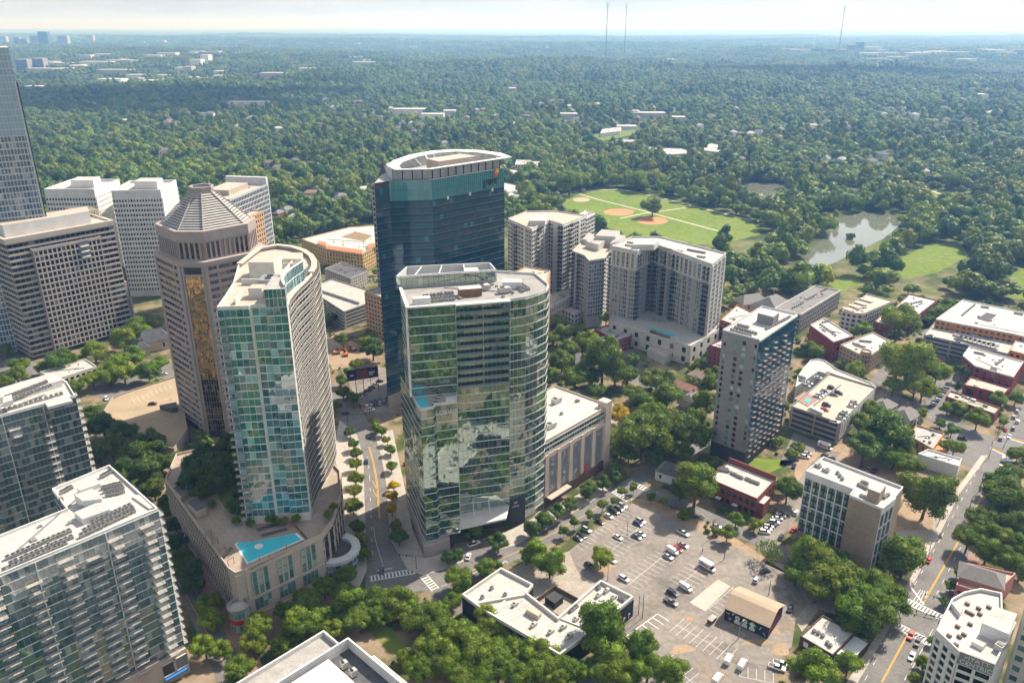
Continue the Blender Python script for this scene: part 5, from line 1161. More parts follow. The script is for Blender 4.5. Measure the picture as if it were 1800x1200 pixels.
B.mb('bay_cornice', M_tanst).strip([fa, bay[0], bay[1], fb], offs([fa, bay[0], bay[1], fb], .5), 71, 72.6)
na, nb_ = lerp(bay[0], bay[1], .66), lerp(bay[0], bay[1], .82); B.mb('dark_notch', GL_dark).strip([na, nb_], offs([na, nb_], .5), 60, 71.5)
for i in range(3): B.mb('notch_balcony', M_wcon).strip([lerp(na, nb_, .1), lerp(na, nb_, .9)], offs([lerp(na, nb_, .1), lerp(na, nb_, .9)], 1.4), 60.5 + i * 3.6, 61.4 + i * 3.6)
B.mb('penthouse', [M_wcon, M_rooft]).prism([lerp(lerp(p, q, .07), P[3], .25), lerp(lerp(p, q, .80), P[2], .22), lerp(lerp(p, q, .80), P[2], .7), lerp(lerp(p, q, .07), P[3], .7)], 80, 88, 0, 1)
sp = [(x + (P[1][0] - P[0][0]) * .0, y) for x, y in [lerp(P[1], P[2], .2), lerp(P[1], P[2], .95)]]
for k in range(5):                                            # stepped right flank
    o_ = 1.2 + k * 1.3; B.mb('stepped_flank', M_tanst).prism([sp[0], (sp[0][0] - n[1] * 0 + (q[0] - p[0]) / L * o_, sp[0][1] + (q[1] - p[1]) / L * o_), (sp[1][0] + (q[0] - p[0]) / L * o_, sp[1][1] + (q[1] - p[1]) / L * o_), sp[1]], 0, 74 - k * 13)
tr_ = [lerp(P[1], P[2], .45), lerp(P[1], P[2], .9)]
for i in range(7): a = lerp(tr_[0], tr_[1], i / 6); B.mb('roof_trellis', M_lime).bar((a[0] - 14, a[1] - 5, 86), (a[0], a[1], 86), .35); B.mb('roof_trellis', M_lime).bar((a[0], a[1], 80), (a[0], a[1], 86), .35)
B.finish()
# ================================================================== two white towers
for (a, c), lb, dep in ((((195, 335), (281.7, 333.3)), 'white tower with a dense grid of small dark windows, nearer of the pair', 43), (((77, 332), (165, 332)), 'white tower half hidden behind the blue glass tower', 43)):
    p, q = G(*a, 86), G(*c, 86); P = deep(p, q, dep)
    B = Bld('white_tower', lb, P); B.body(P, 0, 84, M_wcon, M_roofw, par=2.0, parmat=M_wcon, t=.6)
    L = math.dist(p, q)
    B.facade(P[0:2], 4, 79.5, 20, L / 17, wall=M_wcon, gm=GL_dark, sill=1.1, head=.8, pw=.8, bd=.5, pd=.53)
    B.facade(P[1:3], 4, 79.5, 20, 50, wall=M_wcon, gm=M_wcon, sill=.4, head=.4, pw=.5, bd=.5, pd=.53)
    B.mb('penthouse', [M_wcon, M_roofw]).prism([lerp(P[0], P[2], .35), (lerp(P[0], P[2], .35)[0] + 18, lerp(P[0], P[2], .35)[1]), (lerp(P[0], P[2], .35)[0] + 16, lerp(P[0], P[2], .35)[1] + 16), (lerp(P[0], P[2], .35)[0] - 2, lerp(P[0], P[2], .35)[1] + 16)], 84, 90, 0, 1)
    B.finish()
# ================================================================== tall blue glass tower at the left edge
q = G(128, 600, 0); an = R(58); p = (q[0] - math.sin(an) * 62, q[1] - math.cos(an) * 62); P = deep(p, q, 40)
B = Bld('blue_glass_tower', 'very tall blue glass tower with pale sky reflections at the left edge', P)
B.body(P, 0, 192, M_lgrey, M_roofw, par=0)
B.facade(P[0:2], 0, 140, 36, 1.9, wall=M_lgrey, gm=GL_blue, sill=.5, head=.3, pw=.35, bd=.15, pd=.4)
B.facade(P[0:2], 140, 192, 13, 1.9, wall=GL_sky, gm=GL_sky, sill=.2, head=.2, pw=.2, bd=.12, pd=.3, wallp=M_lgrey)  # upper floors: pane colour holds the painted sky reflection
B.mb('edge_fin', M_dark).strip(P[1:3], offs(P[1:3], .8), 0, 172); B.mb('edge_rim', M_lgrey).strip([along(q, p, 1), q], offs([along(q, p, 1), q], .6), 0, 172)
B.finish()
# ================================================================== octagonal granite tower with louvred pyramid
cx_, cy_ = -157.0, 402.6
def octa(r, c):                                              # r: distance to chamfer faces, c: half length of a chamfer
    s = r - c; k = s                                        # main faces at 45 deg
    pts = [(-c, -r), (c, -r)]; L = (r - c); pts += [(r, -c), (r, c), (c, r), (-c, r), (-r, c), (-r, -c)]
    return [(cx_ + x, cy_ + y) for x, y in pts]
P = octa(25.5, 6.5)
B = Bld('pyramid_tower', 'rose granite office tower with a louvred pyramid roof and glass strip of gold reflections', P)
B.body(P, 0, 96, M_char, M_rooft, par=0)
for k in (0, 1, 2, 7, 6):
    sgm = [P[k], P[(k + 1) % 8]]
    if k == 0:
        a, c = lerp(*sgm, .16), lerp(*sgm, .84)
        B.facade([sgm[0], a], 4, 95, 25, 2.8, wall=M_pink, gm=GL_brown, sill=.9, head=.8, pw=.9, bd=.35, pd=.5)
        B.facade([c, sgm[1]], 4, 95, 25, 2.8, wall=M_pink, gm=GL_brown, sill=.9, head=.8, pw=.9, bd=.35, pd=.5)
        B.facade([a, c], 34, 89, 18, 1.2, wall=M_pink, gm=GL_goldrefl, sill=.03, head=.03, pw=.05, bd=.3, pd=.32, obj=True)
        B.facade([a, c], 4, 34, 9, 1.2, wall=M_pink, gm=GL_brown, sill=.05, head=.05, pw=.05, bd=.3, pd=.32)
        B.facade([a, c], 89, 95, 1, 7, wall=M_pink, gm=GL_brown, sill=1.4, head=1, pw=.3, bd=.3, pd=.32)
    else: B.facade(sgm, 4, 95, 25, 3.4, wall=M_pink, gm=GL_brown, sill=.9, head=.9, pw=.12, bd=.5, pd=.2)
    for t in (.0, 1.0): a = lerp(*sgm, t); B.mb('corner_pier', M_pink).box(a[0], a[1], 1.7, 1.7, 0, 96, .4 * k)
    for t in ((.12, .88) if k == 0 else (.22,)): a = lerp(*sgm, t if k != 7 else 1 - t); B.mb('corner_pier', M_pink).box(a[0], a[1] - .2, 1.0, 1.0, 0, 96, angle(*sgm))
B.mb('ledge', M_pink).strip(offs(P, -4, True), offs(P, 1.2, True), 95, 97, closed=True)
A_ = octa(22.5, 6.5); B.mb('attic', [M_char, M_rooft]).prism(A_, 97, 109, 0, 1)
for k in (0, 1, 2, 7, 6): B.facade([A_[k], A_[(k + 1) % 8]], 97, 107, 1, 2.4, wall=M_pink, gm=GL_brown, sill=.6, head=1.4, pw=1.0, bd=.4, pd=.5)
B.mb('attic_cornice', M_pink).strip(offs(A_, -3, True), offs(A_, .9, True), 106.5, 111.5, closed=True)
M_slat = mat('sunlit_slat', (.42, .39, .355), var=.1)  # slat colour lightened to carry the sunlight on the louvres
for i in range(15):                                           # louvre rings up the pyramid
    t = i / 15; r = 21.5 * (1 - t) + 5.5 * t; c = 6.3 * (1 - t) + 1.9 * t; zz = 111.0 + 15.5 * t
    O_ = octa(r, c); I_ = octa(r - .9, c * .95); m_ = MB()
    for k in range(8):
        j = (k + 1) % 8; m_.hexa([(*O_[k], zz), (*O_[j], zz), (*I_[j], zz + .55), (*I_[k], zz + .55)], [(*O_[k], zz + .12), (*O_[j], zz + .12), (*I_[j], zz + .67), (*I_[k], zz + .67)])
    m_.build('louvre', M_slat, B.root)
core = MB(); lo_, hi_ = octa(20, 5.9), octa(4.4, 1.6)
for k in range(8): j = (k + 1) % 8; core.face([(*lo_[k], 110.2), (*lo_[j], 110.2), (*hi_[j], 125.6), (*hi_[k], 125.6)])
core.build('pyramid_core', M_char, B.root)
for k in range(8): B.mb('hip_rib', M_slat).bar((*octa(21.6, 6.3)[k], 111.2), (*octa(5.6, 1.9)[k], 126.8), .3)
B.mb('apex_collar', [M_pink, M_roofd]).prism(octa(5.4, 2.0), 124.5, 128.4, 0, 1)
B.mb('apex_rim', M_pink).strip(offs(octa(5.4, 2), -.6, True), offs(octa(5.4, 2), .3, True), 128, 129.4, closed=True)
B.finish()
# --- deck of the granite tower
P = ccw(poly_px([(183, 723), (198, 700), (235, 686), (312, 662), (318, 690), (330, 755), (306, 790), (250, 780), (232, 766), (215, 755)], 6))
B = Bld('tan_deck', 'open tan parking deck at the foot of the granite tower', P); B.body(P, 0, 6, M_pink, mat('sand_deck', (.40, .30, .19), c2=(.30, .23, .15), scale=.08, stain=[((.2, .15, .1), .15, .6)]), par=.9)
roofbox(B, [(280, 712), (300, 718), (312, 716), (310, 706)], 6, 2.6, M_roofd, M_roofd, 'stair_house')
mk = B.mb('bay_marking', M_white)
for i in range(9): 
    a, c = G(232 + i * 8, 700 - i * 3.2, 6.02), G(238 + i * 8, 708 - i * 3.2, 6.02); line(mk, a, c, .15, 6.03, False)
B.finish()
# --- slab behind the pyramid tower
p, q = G(404, 352, 88), G(470, 325, 88); P = deep(p, q, 34)
B = simple('pale_slab', 'pale slab tower with vertical fins behind the pyramid tower', P, 88, mat('bluish_concrete', (.46, .48, .50)), M_rooft, nf=24, bw=2.4, sill=.5, head=.5, pw=.7, edges=[0, 1])
B.mb('fin_wall', mat('fin_white', (.62, .63, .64))).box(*lerp(P[1], P[2], .5), 3, 34, 0, 94, angle(P[1], P[2]) + R(90)); B.mb('penthouse', M_rooft).prism(shrink(P, .5), 88, 92); B.finish()
p, q = G(432, 384, 74), G(462, 372, 74); simple('tan_slab', 'tan granite block peeking out behind the pyramid tower', deep(p, q, 22), 74, M_peach, M_rooft, nf=20, bw=3, edges=[0, 1]).finish()
# ================================================================== buildings between the towers
YP = ccw(poly_px([(530, 420), (575, 432), (640, 440), (668, 425), (668, 395), (635, 394), (570, 412)], 17))
B = simple('yellow_apartments', 'yellow stucco apartments with white roofs and terracotta edges', ccw(poly_px([(530, 421), (573, 437), (637, 446), (668, 430), (668, 396), (615, 400)], 17)), 17, M_yel, M_roofw, nf=5, bw=3.2, sill=.8, head=.8, pw=1.7)
for pts in ([(573, 437), (637, 446), (638, 439), (574, 431)], [(645, 437), (668, 430), (668, 424), (645, 430)], [(558, 428), (573, 432), (574, 426), (560, 423)]): roofbox(B, pts, 17, 1.6, M_yel, M_tile, 'tile_roof')
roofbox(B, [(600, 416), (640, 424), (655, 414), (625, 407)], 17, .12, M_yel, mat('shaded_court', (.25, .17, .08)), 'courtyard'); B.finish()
simple('dark_roof_mansion', 'pale stone mansion block with a dark roof between the towers', ccw(poly_px([(571, 473), (616, 490), (646, 477), (600, 462)], 11)), 11, M_con, M_roofd, nf=4, bw=3, edges=[0, 1]).finish()
P = ccw(poly_px([(560, 520), (605, 549), (645, 535), (650, 512), (585, 492), (562, 500)], 13)); B = garage('parking_garage', 'bare concrete parking garage between the curved and navy towers', P, 13, 5, M_con, M_con)
B.mb('ramp_wall', M_con).strip(poly_px([(562, 512), (632, 535)], 13), offs(poly_px([(562, 512), (632, 535)], 13), .6), 13, 15); B.finish()
simple('peach_hotel', 'peach stucco hotel block left of the navy tower', ccw(poly_px([(641, 514), (672, 524), (700, 512), (668, 505)], 32)), 32, M_peach, M_roofg, nf=10, bw=3.2, edges=[0, 1]).finish()
p, q = G(653, 325, 103.5), G(690, 330, 103.5); P = deep(p, q, 22)
B = simple('spired_tower', 'grey stone apartment tower with dark spires behind the navy tower', P, 103.5, mat('pale_stone', (.46, .43, .39)), M_roofg, nf=28, bw=2.6, pw=1.0, edges=[0, 1, 3])
for k, pt in enumerate((lerp(P[0], P[2], .3), lerp(P[1], P[2], .8))):
    s_ = MB(); s_.box(pt[0], pt[1], 8, 8, 103.5, 106.5); s_.bar((pt[0], pt[1], 106.5), (pt[0], pt[1], 117.5), 6.0, 0, 4, .15); s_.build('spire', M_roofd, B.root)
B.finish()
B = simple('beige_flats', 'beige apartment block just behind the mirrored hotel', ccw(poly_px([(880, 492), (962, 500), (967, 477), (925, 470)], 48)), 48, M_peach, M_rooft, nf=15, bw=3, edges=None); B.finish()
P = ccw(poly_px([(862, 300), (905, 305), (925, 312), (935, 330), (880, 350), (862, 345)], 9))
# ================================================================== condominium towers by the park
def cstripes(B, seg, z0, z1, nf, pat, bw, wall):
    p, q = seg; L = math.dist(p, q); t = 0; tot = sum(w_ for w_, _ in pat)
    for w_, kind in pat:
        a, c = along(p, q, max(.01, t / tot * L)), along(p, q, min(L - .01, (t + w_) / tot * L)); t += w_
        if kind == 'w': B.mb('wall_strip', wall).strip([a, c], offs([a, c], .5), z0, z1)
        elif kind == 'b':
            B.facade([a, c], z0, z1, nf, bw, wall=wall, gm=GL_dark, sill=.2, head=.2, pw=.15, bd=.15, pd=.12)
            fh = (z1 - z0) / nf
            for i in range(nf): B.mb('balcony_slab', wall).strip([a, c], offs([a, c], 1.6), z0 + i * fh - .1, z0 + i * fh + .1); B.mb('balcony_rail', M_dark).strip(offs([a, c], 1.45), offs([a, c], 1.55), z0 + i * fh + .5, z0 + i * fh + 1.05)
        else: B.facade([a, c], z0, z1, nf, bw, wall=wall, gm={'g': GL_green, 'd': GL_dark, 'l': GL_blue}[kind], sill=.6, head=.4, pw=.5, bd=.3, pd=.33)
P = ccw(poly_px([(893, 386), (935, 404), (965, 388), (990, 396), (1030, 380), (975, 372), (925, 373)], 65))
B = Bld('cream_condominium', 'cream condominium tower with blue glass corners behind the navy tower', P); B.body(P, 0, 65, M_cream, M_rooft, par=1)
i0 = P.index(min(P, key=lambda t: t[1])); 
for k in range(len(P)):
    s_ = [P[k], P[(k + 1) % len(P)]]; L = math.dist(*s_)
    nn_ = inward(*s_)
    if nn_[1] < -.2: continue
    cstripes(B, s_, 2, 64, 19, [(3, 'd'), (2, 'b'), (3, 'd'), (1, 'w'), (3, 'l')] if L > 24 else [(1, 'l'), (1, 'w'), (1, 'b')], 2.6, M_cream)
roofbox(B, [(932, 388), (958, 388), (962, 378), (936, 378)], 65, 4, M_cream, M_roofw); B.finish()
simple('condominium_base', 'low cream parking base with a row of small square windows', ccw(poly_px([(960, 545), (1008, 520), (1010, 505), (965, 520)], 14)), 14, M_cream, M_con, nf=3, bw=2.4, pw=1.4, sill=1.4, head=1.4).finish()
P = ccw(poly_px([(1018, 378), (1030, 384), (1046, 376), (1030, 371)], 60)); simple('white_condominium', 'slim pale condominium behind the cream one', P, 60, M_wcon, M_roofw, nf=18, bw=3, sill=.4, head=.4, pw=.6).finish()
P = ccw(poly_px([(1006, 428), (1028, 436), (1036, 445), (1063, 441), (1070, 431), (1108, 416), (1085, 402), (1030, 408)], 56))
B = Bld('terraced_condominium', 'grey condominium with glass corner and planted roof terraces', P); B.body(P, 0, 50, M_greyst, M_rooft, par=.9, parmat=M_cream)
for k in range(len(P)):
    s_ = [P[k], P[(k + 1) % len(P)]]
    if inward(*s_)[1] < -.2: continue
    cstripes(B, s_, 8, 50, 14, [(2, 'b'), (1.2, 'w'), (2, 'b'), (2, 'd')] if math.dist(*s_) > 14 else [(1, 'l')], 2.2, M_greyst)
for pts_, z_ in (([(1030, 424), (1052, 430), (1066, 422), (1044, 416)], 55), ([(1046, 414), (1082, 416), (1090, 406), (1058, 403)], 58), ([(1072, 428), (1088, 424), (1100, 414), (1086, 412)], 56), ([(1024, 420), (1036, 423), (1044, 412), (1034, 409)], 53.5)): roofbox(B, pts_, 50, z_ - 50, M_cream, M_roofg, 'roof_tier')
tg = G(1108, 425, 60); B.mb('glass_prow', GL_sky).box(tg[0], tg[1], .6, 8, 40, 62, R(20))
B.finish()
Lc = poly_px([(1076, 434), (1119, 443), (1147, 428), (1252, 466), (1276, 447), (1160, 418), (1110, 418)], 62); P = Lc
B = Bld('pool_terrace_apartments', 'wide L shaped apartment tower with green windows above a pool terrace', P); B.body(P, 0, 62, M_greyst, M_roofw, par=1.2, parmat=M_cream)
def twotone(seg, pat):
    cstripes(B, seg, 13, 50, 12, pat, 2.2, M_greyst)
    k = dict(B.parts); 
    B.parts = {}; cstripes(B, seg, 50, 61.8, 4, pat, 2.2, M_cream)
    for a_, v_ in B.parts.items(): k[a_ + '_upper' if a_ in k and not a_.startswith('glazing') else (a_ if a_ not in k else a_ + 'u%d' % len(k))] = v_ if (a_ + '_upper') not in k else v_
    B.parts = k
LP = [(1.0, 'w'), (2, 'g'), (.8, 'w'), (1.4, 'g'), (1.4, 'd'), (.8, 'w'), (2, 'g')]
cstripes(B, P[0:2], 13, 61, 15, LP, 1.9, M_greyst); cstripes(B, P[1:3], 13, 61, 15, [(2, 'b'), (1, 'w'), (1.5, 'g'), (1, 'w'), (2, 'b')], 2, M_greyst)
cstripes(B, P[2:4], 13, 61, 15, [(1, 'w'), (2.4, 'b'), (1, 'd'), (1.6, 'g'), (2.4, 'b'), (1, 'w'), (1.6, 'g'), (2.4, 'b'), (1.2, 'd'), (2, 'g'), (1, 'w'), (1.6, 'd'), (1, 'w'), (1.6, 'g'), (2.4, 'w'), (1.8, 'g'), (1, 'w'), (3, 'b'), (.6, 'w')], 2, M_greyst)
cstripes(B, P[3:5], 13, 61, 15, [(1, 'w'), (1.2, 'l'), (1, 'w'), (1.2, 'l'), (1, 'w'), (1.2, 'l'), (1, 'w')], 2, M_cream)
for sgm in (P[0:2], P[1:3], P[2:4]):                          # pale upper storeys are a lighter render
    L = math.dist(*sgm); nb = max(2, round(L / 4.4))
    for j in range(nb + 1):
        a = along(*sgm, min(L - .6, max(.6, L * j / nb))); B.mb('pale_pier', M_cream).box(a[0] - inward(*sgm)[0] * .4, a[1] - inward(*sgm)[1] * .4, 1.3, .6, 49, 62.2, angle(*sgm))
    B.mb('pale_band', M_cream).strip(sgm, offs(sgm, .75), 60, 63.2); B.mb('pale_band', M_cream).strip(sgm, offs(sgm, .72), 49, 50)
roofbox(B, [(1110, 430), (1150, 430), (1160, 422), (1125, 418)], 62, 4, M_cream, M_roofw); B.finish()
condensers(62, [((1098, 432), (1120, 436), 5), ((1102, 427), (1122, 430), 5)], 'dark condenser on the left wing of the pool terrace apartments', 'condensers on the left wing roof')
condensers(62, [((1158, 436), (1200, 444), 14), ((1208, 440), (1240, 446), 12), ((1224, 452), (1240, 454), 4)], 'dark condenser on the long wing of the pool terrace apartments', 'condensers on the long wing roof')
PP = poly_px([(1071, 566), (1214, 610), (1264, 580), (1255, 520), (1100, 520)], 13)
B = simple('terrace_podium', 'cream podium carrying the pool terrace of the apartment tower', PP, 13, M_cream, M_con, nf=2, bw=9, pw=6.5, sill=1.5, head=1.2, edges=[0, 1], par=1.0)
B.mb('pool', M_pool).prism(ccw(poly_px([(1135, 574), (1140, 578), (1184, 592), (1188, 588)], 13.2)), 13, 13.25)
for t in (.15, .4, .6, .8): a = G(*lerp((1142, 582), (1180, 596), t), 13.5); B.mb('deck_cabin', M_teak).box(a[0], a[1], 4, 2, 13, 14.8, R(-45))
B.mb('entrance_block', [M_cream, M_rooft]).prism(ccw(poly_px([(1138, 612), (1168, 626), (1182, 618), (1150, 606)], 6)), 0, 6, 0, 1); B.finish()
simple('flat_roof_house', 'small white roofed house below the terraced condominium', ccw(poly_px([(972, 536), (1010, 552), (1026, 545), (990, 532)], 8)), 8, M_cream, M_roofw, nf=2).finish()
simple('red_rowhouse', 'red brick rowhouses below the pool terrace podium', ccw(poly_px([(1045, 580), (1085, 600), (1108, 592), (1112, 582), (1070, 572)], 9)), 9, M_red, M_roofg, nf=3).finish()
simple('red_rowhouse', 'small red brick annex among the trees', ccw(poly_px([(1076, 615), (1092, 622), (1094, 612), (1080, 608)], 6)), 6, M_red, M_rooft, nf=2).finish()
# ================================================================== stone library and houses left
simple('white_clinic', 'low beige building with a white roof behind the far apartment slab', ccw(poly_px([(70, 655), (100, 668), (170, 645), (150, 632)], 7)), 7, M_cream, M_roofw, nf=2).finish()
def house(name, label, px, wd, dp, h, rot, wall, roofm, rise=None, chim=True, base=0.0, cat='house', group=None):
    x, y = G(*px, base); t = thing(name, label, cat, (x, y, base), rot, group); t['_w'] = (0, 0, 0)
    q = MB(); q.box(0, 0, wd, dp, 0, h, 0, 0, False)
    q.build('wall', wall, t)
    for sx in (-1, 1):
        for k in (-.28, .28):
            for sy in (-1, 1):
                q = MB(); q.box(wd * k, sy * dp / 2, 1.1, .12, h * .35, h * .75); q.build('window', GL_dark, t)
    rise = rise or dp * .32; e = .5; r = MB()
    a, b_ = wd / 2 + e, dp / 2 + e; rl = max(.1, wd / 2 - dp * .35)
    r.face([(-a, -b_, h), (a, -b_, h), (rl, 0, h + rise), (-rl, 0, h + rise)]); r.face([(a, -b_, h), (a, b_, h), (rl, 0, h + rise)])
    r.face([(a, b_, h), (-a, b_, h), (-rl, 0, h + rise), (rl, 0, h + rise)]); r.face([(-a, b_, h), (-a, -b_, h), (-rl, 0, h + rise)]); r.face([(-a, -b_, h), (-a, b_, h), (a, b_, h), (a, -b_, h)])
    ro = r.build('roof', roofm, t)
    if chim: q = MB(); q.box(wd * .25, dp * .12, .8, .8, h, h + rise + 1.2); q.build('chimney', M_red, ro)
    c, s = math.cos(rot), math.sin(rot); FOOT.append([(x + c * u * wd / 2 - s * v * dp / 2, y + s * u * wd / 2 + c * v * dp / 2) for u, v in ((-1, -1), (1, -1), (1, 1), (-1, 1))])
    if group: ex = min(80, 9 * y / 205); FOOT.append([(x - wd * .45, y - ex), (x + wd * .45, y - ex), (x + wd * .45, y), (x - wd * .45, y)])
    return t
house('slate_mansion', 'old stone mansion with steep dark slate roofs and chimneys', (272, 612), 20, 12, 7, R(30), M_lime, M_roofd, 7)
house('slate_mansion', 'slate roofed wing of the old stone mansion', (248, 622), 12, 9, 6, R(-50), M_lime, M_roofd, 5)
house('bungalow', 'grey hip roofed bungalow beside the billboard on the cross street', (1590, 738), 14, 11, 4, R(40), M_cream, M_shing)
house('bungalow', 'grey hip roofed bungalow next to the garage', (1552, 722), 12, 10, 4, R(40), M_cream, M_shing)
house('gabled_house', 'long rust roofed house below the grey tower', (1205, 690), 20, 8, 4, R(-45), M_cream, mat('rust_roof', (.33, .17, .12)))
house('gabled_house', 'grey shingled house among the trees near the grey tower', (1215, 712), 12, 9, 5, R(45), M_cream, M_shing)
house('gabled_house', 'tan house in front of the dark red apartments', (1228, 672), 12, 8, 5, R(-45), M_trav, mat('tan_shingle', (.30, .23, .17)))
house('gabled_house', 'blue grey house hidden among trees beside the hotel', (1015, 648), 10, 9, 6, R(30), mat('blue_siding', (.12, .17, .25)), M_shing, 5)
house('gabled_house', 'red roofed house beside the yellow tree', (1104, 762), 11, 8, 4, R(-50), M_red, mat('maroon_roof', (.22, .08, .06)))
house('craftsman_house', 'dark roofed white house on the side street beneath a large tree', (1178, 842), 12, 9, 5, R(-35), M_wcon, M_roofd, 4.5)
house('hip_roof_hall', 'grey roofed hall with tan walls behind the grey tower', (1355, 545), 26, 22, 5, R(45), M_lime, M_shing)
house('hip_roof_hall', 'second grey roofed hall behind the grey tower', (1318, 538), 24, 16, 5, R(20), M_lime, M_shing)
P = poly_px([(1680, 1030), (1745, 1050), (1785, 1010), (1700, 992)], 7)
B = Bld('pink_villa', 'pink stucco villa with grey hip roof behind the white hotel', P); B.body(P, 0, 7, M_pinkw, M_rooft, par=.9)
c = centroid(P); an = angle(P[0], P[1])
r = MB(); r.box(c[0] - 1, c[1], 14, 9, 7, 9.5, an); r.build('upper_storey', M_pinkw, B.root)
r = MB(); u, v = Vector((math.cos(an), math.sin(an))), Vector((-math.sin(an), math.cos(an))); c2 = Vector((c[0] - 1, c[1]))
f = lambda a, b_, z: (*(c2 + u * a + v * b_), z)
r.face([f(-8, -5.5, 9.5), f(8, -5.5, 9.5), f(4, 0, 12.5), f(-4, 0, 12.5)]); r.face([f(8, -5.5, 9.5), f(8, 5.5, 9.5), f(4, 0, 12.5)]); r.face([f(8, 5.5, 9.5), f(-8, 5.5, 9.5), f(-4, 0, 12.5), f(4, 0, 12.5)]); r.face([f(-8, 5.5, 9.5), f(-8, -5.5, 9.5), f(-4, 0, 12.5)])
r.build('roof', M_shing, B.root); B.facade([P[0], P[1]], .4, 6.5, 2, 3, wall=M_pinkw, gm=GL_dark, sill=.9, head=.7, pw=1.6, bd=.2, pd=.22); B.finish()
# --- school and museum roofs beyond the navy tower
for i, (pts, h, lb) in enumerate((([(862, 352), (905, 352), (925, 330), (870, 318)], 10, 'white flat roofed school wing behind the navy tower'), ([(868, 310), (930, 318), (935, 303), (880, 296)], 9, 'long white school roof behind the navy tower'), ([(905, 290), (935, 291), (934, 282), (908, 281)], 15, 'round ended school block beyond the navy tower'), ([(933, 293), (955, 292), (950, 284), (934, 284)], 11, 'small stone school wing beyond the navy tower'),
                              ([(868, 262), (905, 264), (912, 256), (880, 254)], 7, 'white roofed low hall beyond the school'), ([(1075, 254), (1138, 254), (1138, 246), (1075, 246)], 8, 'long grey warehouse beyond the ball field'), ([(1125, 266), (1180, 272), (1220, 270), (1200, 262), (1140, 258)], 7, 'broad pale roofed building near the park'), ([(1230, 264), (1262, 268), (1272, 258), (1250, 252)], 12, 'white building with blue side near the park'), ([(1055, 235), (1090, 231), (1092, 224), (1060, 226)], 7, 'white industrial roof beyond the ball field'))):
    simple('school_block' if i < 5 else 'park_warehouse', lb, ccw(poly_px(pts, h)), h, M_lime if i < 5 else M_wcon, M_roofw if i != 5 else M_con, nf=3, bw=4, pw=2).finish()
sheet('tennis_court', [(1082, 312), (1120, 305), (1205, 312), (1170, 320), (1100, 318)], .06, mat('court_blue', (.10, .22, .42), var=.05), 'blue tennis courts behind the trees of the park')
# ================================================================== houses among the far trees, suburb, far skyline
hm = [(M_wcon, M_shing), (M_cream, M_shing), (M_red, M_shing), (M_wcon, M_roofw), (M_lime, mat('brown_shingle', (.25, .17, .12)))]
HP_ = [(505, 380), (490, 388), (548, 352), (560, 348), (520, 395), (600, 355), (520, 318), (612, 322), (570, 330), (640, 345), (130, 262), (195, 245), (265, 265), (330, 250), (240, 285), (290, 275), (150, 240), (570, 262), (590, 225), (490, 235), (520, 250), (730, 240), (760, 235), (820, 245), (660, 205), (700, 235), (640, 215), (460, 255), (400, 262), (1230, 230), (1250, 212), (1300, 290), (1400, 245), (1420, 235), (1480, 290), (1530, 293), (1590, 300), (1600, 245), (1620, 250), (1700, 265), (1645, 230), (1760, 243), (1660, 300), (1700, 235), (1560, 235), (1450, 290), (1370, 210), (1500, 255), (1550, 280), (1620, 312), (1745, 262), (1790, 275), (1330, 225), (1180, 200), (1050, 190), (950, 190), (850, 200), (820, 215), (990, 222), (900, 228), (1010, 215), (1120, 215), (1150, 228), (780, 262), (1290, 240), (1650, 255), (1720, 285), (1580, 265), (350, 240), (420, 230), (450, 285), (380, 275)]
hr_ = random.Random(21)
for cx0, cy0, n in ((520, 300, 6), (140, 200, 5), (330, 210, 5), (600, 195, 5), (700, 215, 6), (880, 215, 5), (1000, 195, 5), (1130, 190, 6), (1250, 195, 6), (1340, 250, 6), (1450, 215, 6), (1560, 205, 6), (1650, 205, 6), (1740, 215, 6), (420, 205, 4), (240, 240, 4), (1500, 180, 5), (1700, 165, 5)):
    for _ in range(n): HP_.append((cx0 + hr_.uniform(-45, 45), cy0 + hr_.uniform(-16, 16)))
for i, p in enumerate(HP_):
    wl, rf_ = hm[(i * 7) % 5]; d_ = G(*p)[1]; k_ = 1 + d_ / 6000
    house('suburban_house', '%s house with %s roof among the trees %s' % (('white', 'cream', 'red brick', 'white', 'stone')[(i * 7) % 5], ('grey', 'grey', 'grey', 'pale', 'brown')[(i * 7) % 5], 'behind the white towers' if p[0] < 480 else 'behind the navy tower' if p[0] < 900 else 'beyond the ball field' if p[0] < 1300 else 'beyond the lake'), p, rnd.uniform(11, 15) * k_, rnd.uniform(8, 10) * k_, rnd.uniform(7, 9) * k_, rnd.uniform(0, 3.1), wl, rf_, chim=False, group='houses among the far trees')
def farbox(name, label, px, wd, h, dp, m, group=None, cat='building', win=True, top=M_roofw):
    x, y = G(*px); z_ = float(hz(np.float64(x), np.float64(y))); s = wd / pxm((x, y)); hh = h / pxm((x, y)) * (1.35 if not win else 1.0)
    t = thing(name, label, cat, (x, y, z_ - 4), 0, group); t['_w'] = (0, 0, 0)
    q = MB(); q.prism([(-s / 2, 0), (s / 2, -s * .08), (s / 2, dp), (-s / 2, dp)], 0, hh + 4, 0, 1); q.build('wall', [m, top], t)
    if win:
        nfl_ = max(3, int(hh / 4.5))
        for i in range(min(nfl_, 14)):
            zz = 6 + (hh - 4) * i / min(nfl_, 14); q = MB(); q.box(0, -s * .04 - .4, s * .9, .5, zz, zz + (hh / min(nfl_, 14)) * .42, math.atan2(-s * .08, s)); q.build('window_band', GL_dark, t)
    ex = 15 * y / 205; FOOT.append([(x - s / 2 - 4, y - ex), (x + s / 2 + 4, y - ex), (x + s / 2 + 4, y + dp + 4), (x - s / 2 - 4, y + dp + 4)])
M_far1 = mat('far_grey', (.34, .34, .36)); M_far2 = mat('far_tan', (.50, .45, .40)); M_far3 = mat('far_blue', (.10, .15, .24))
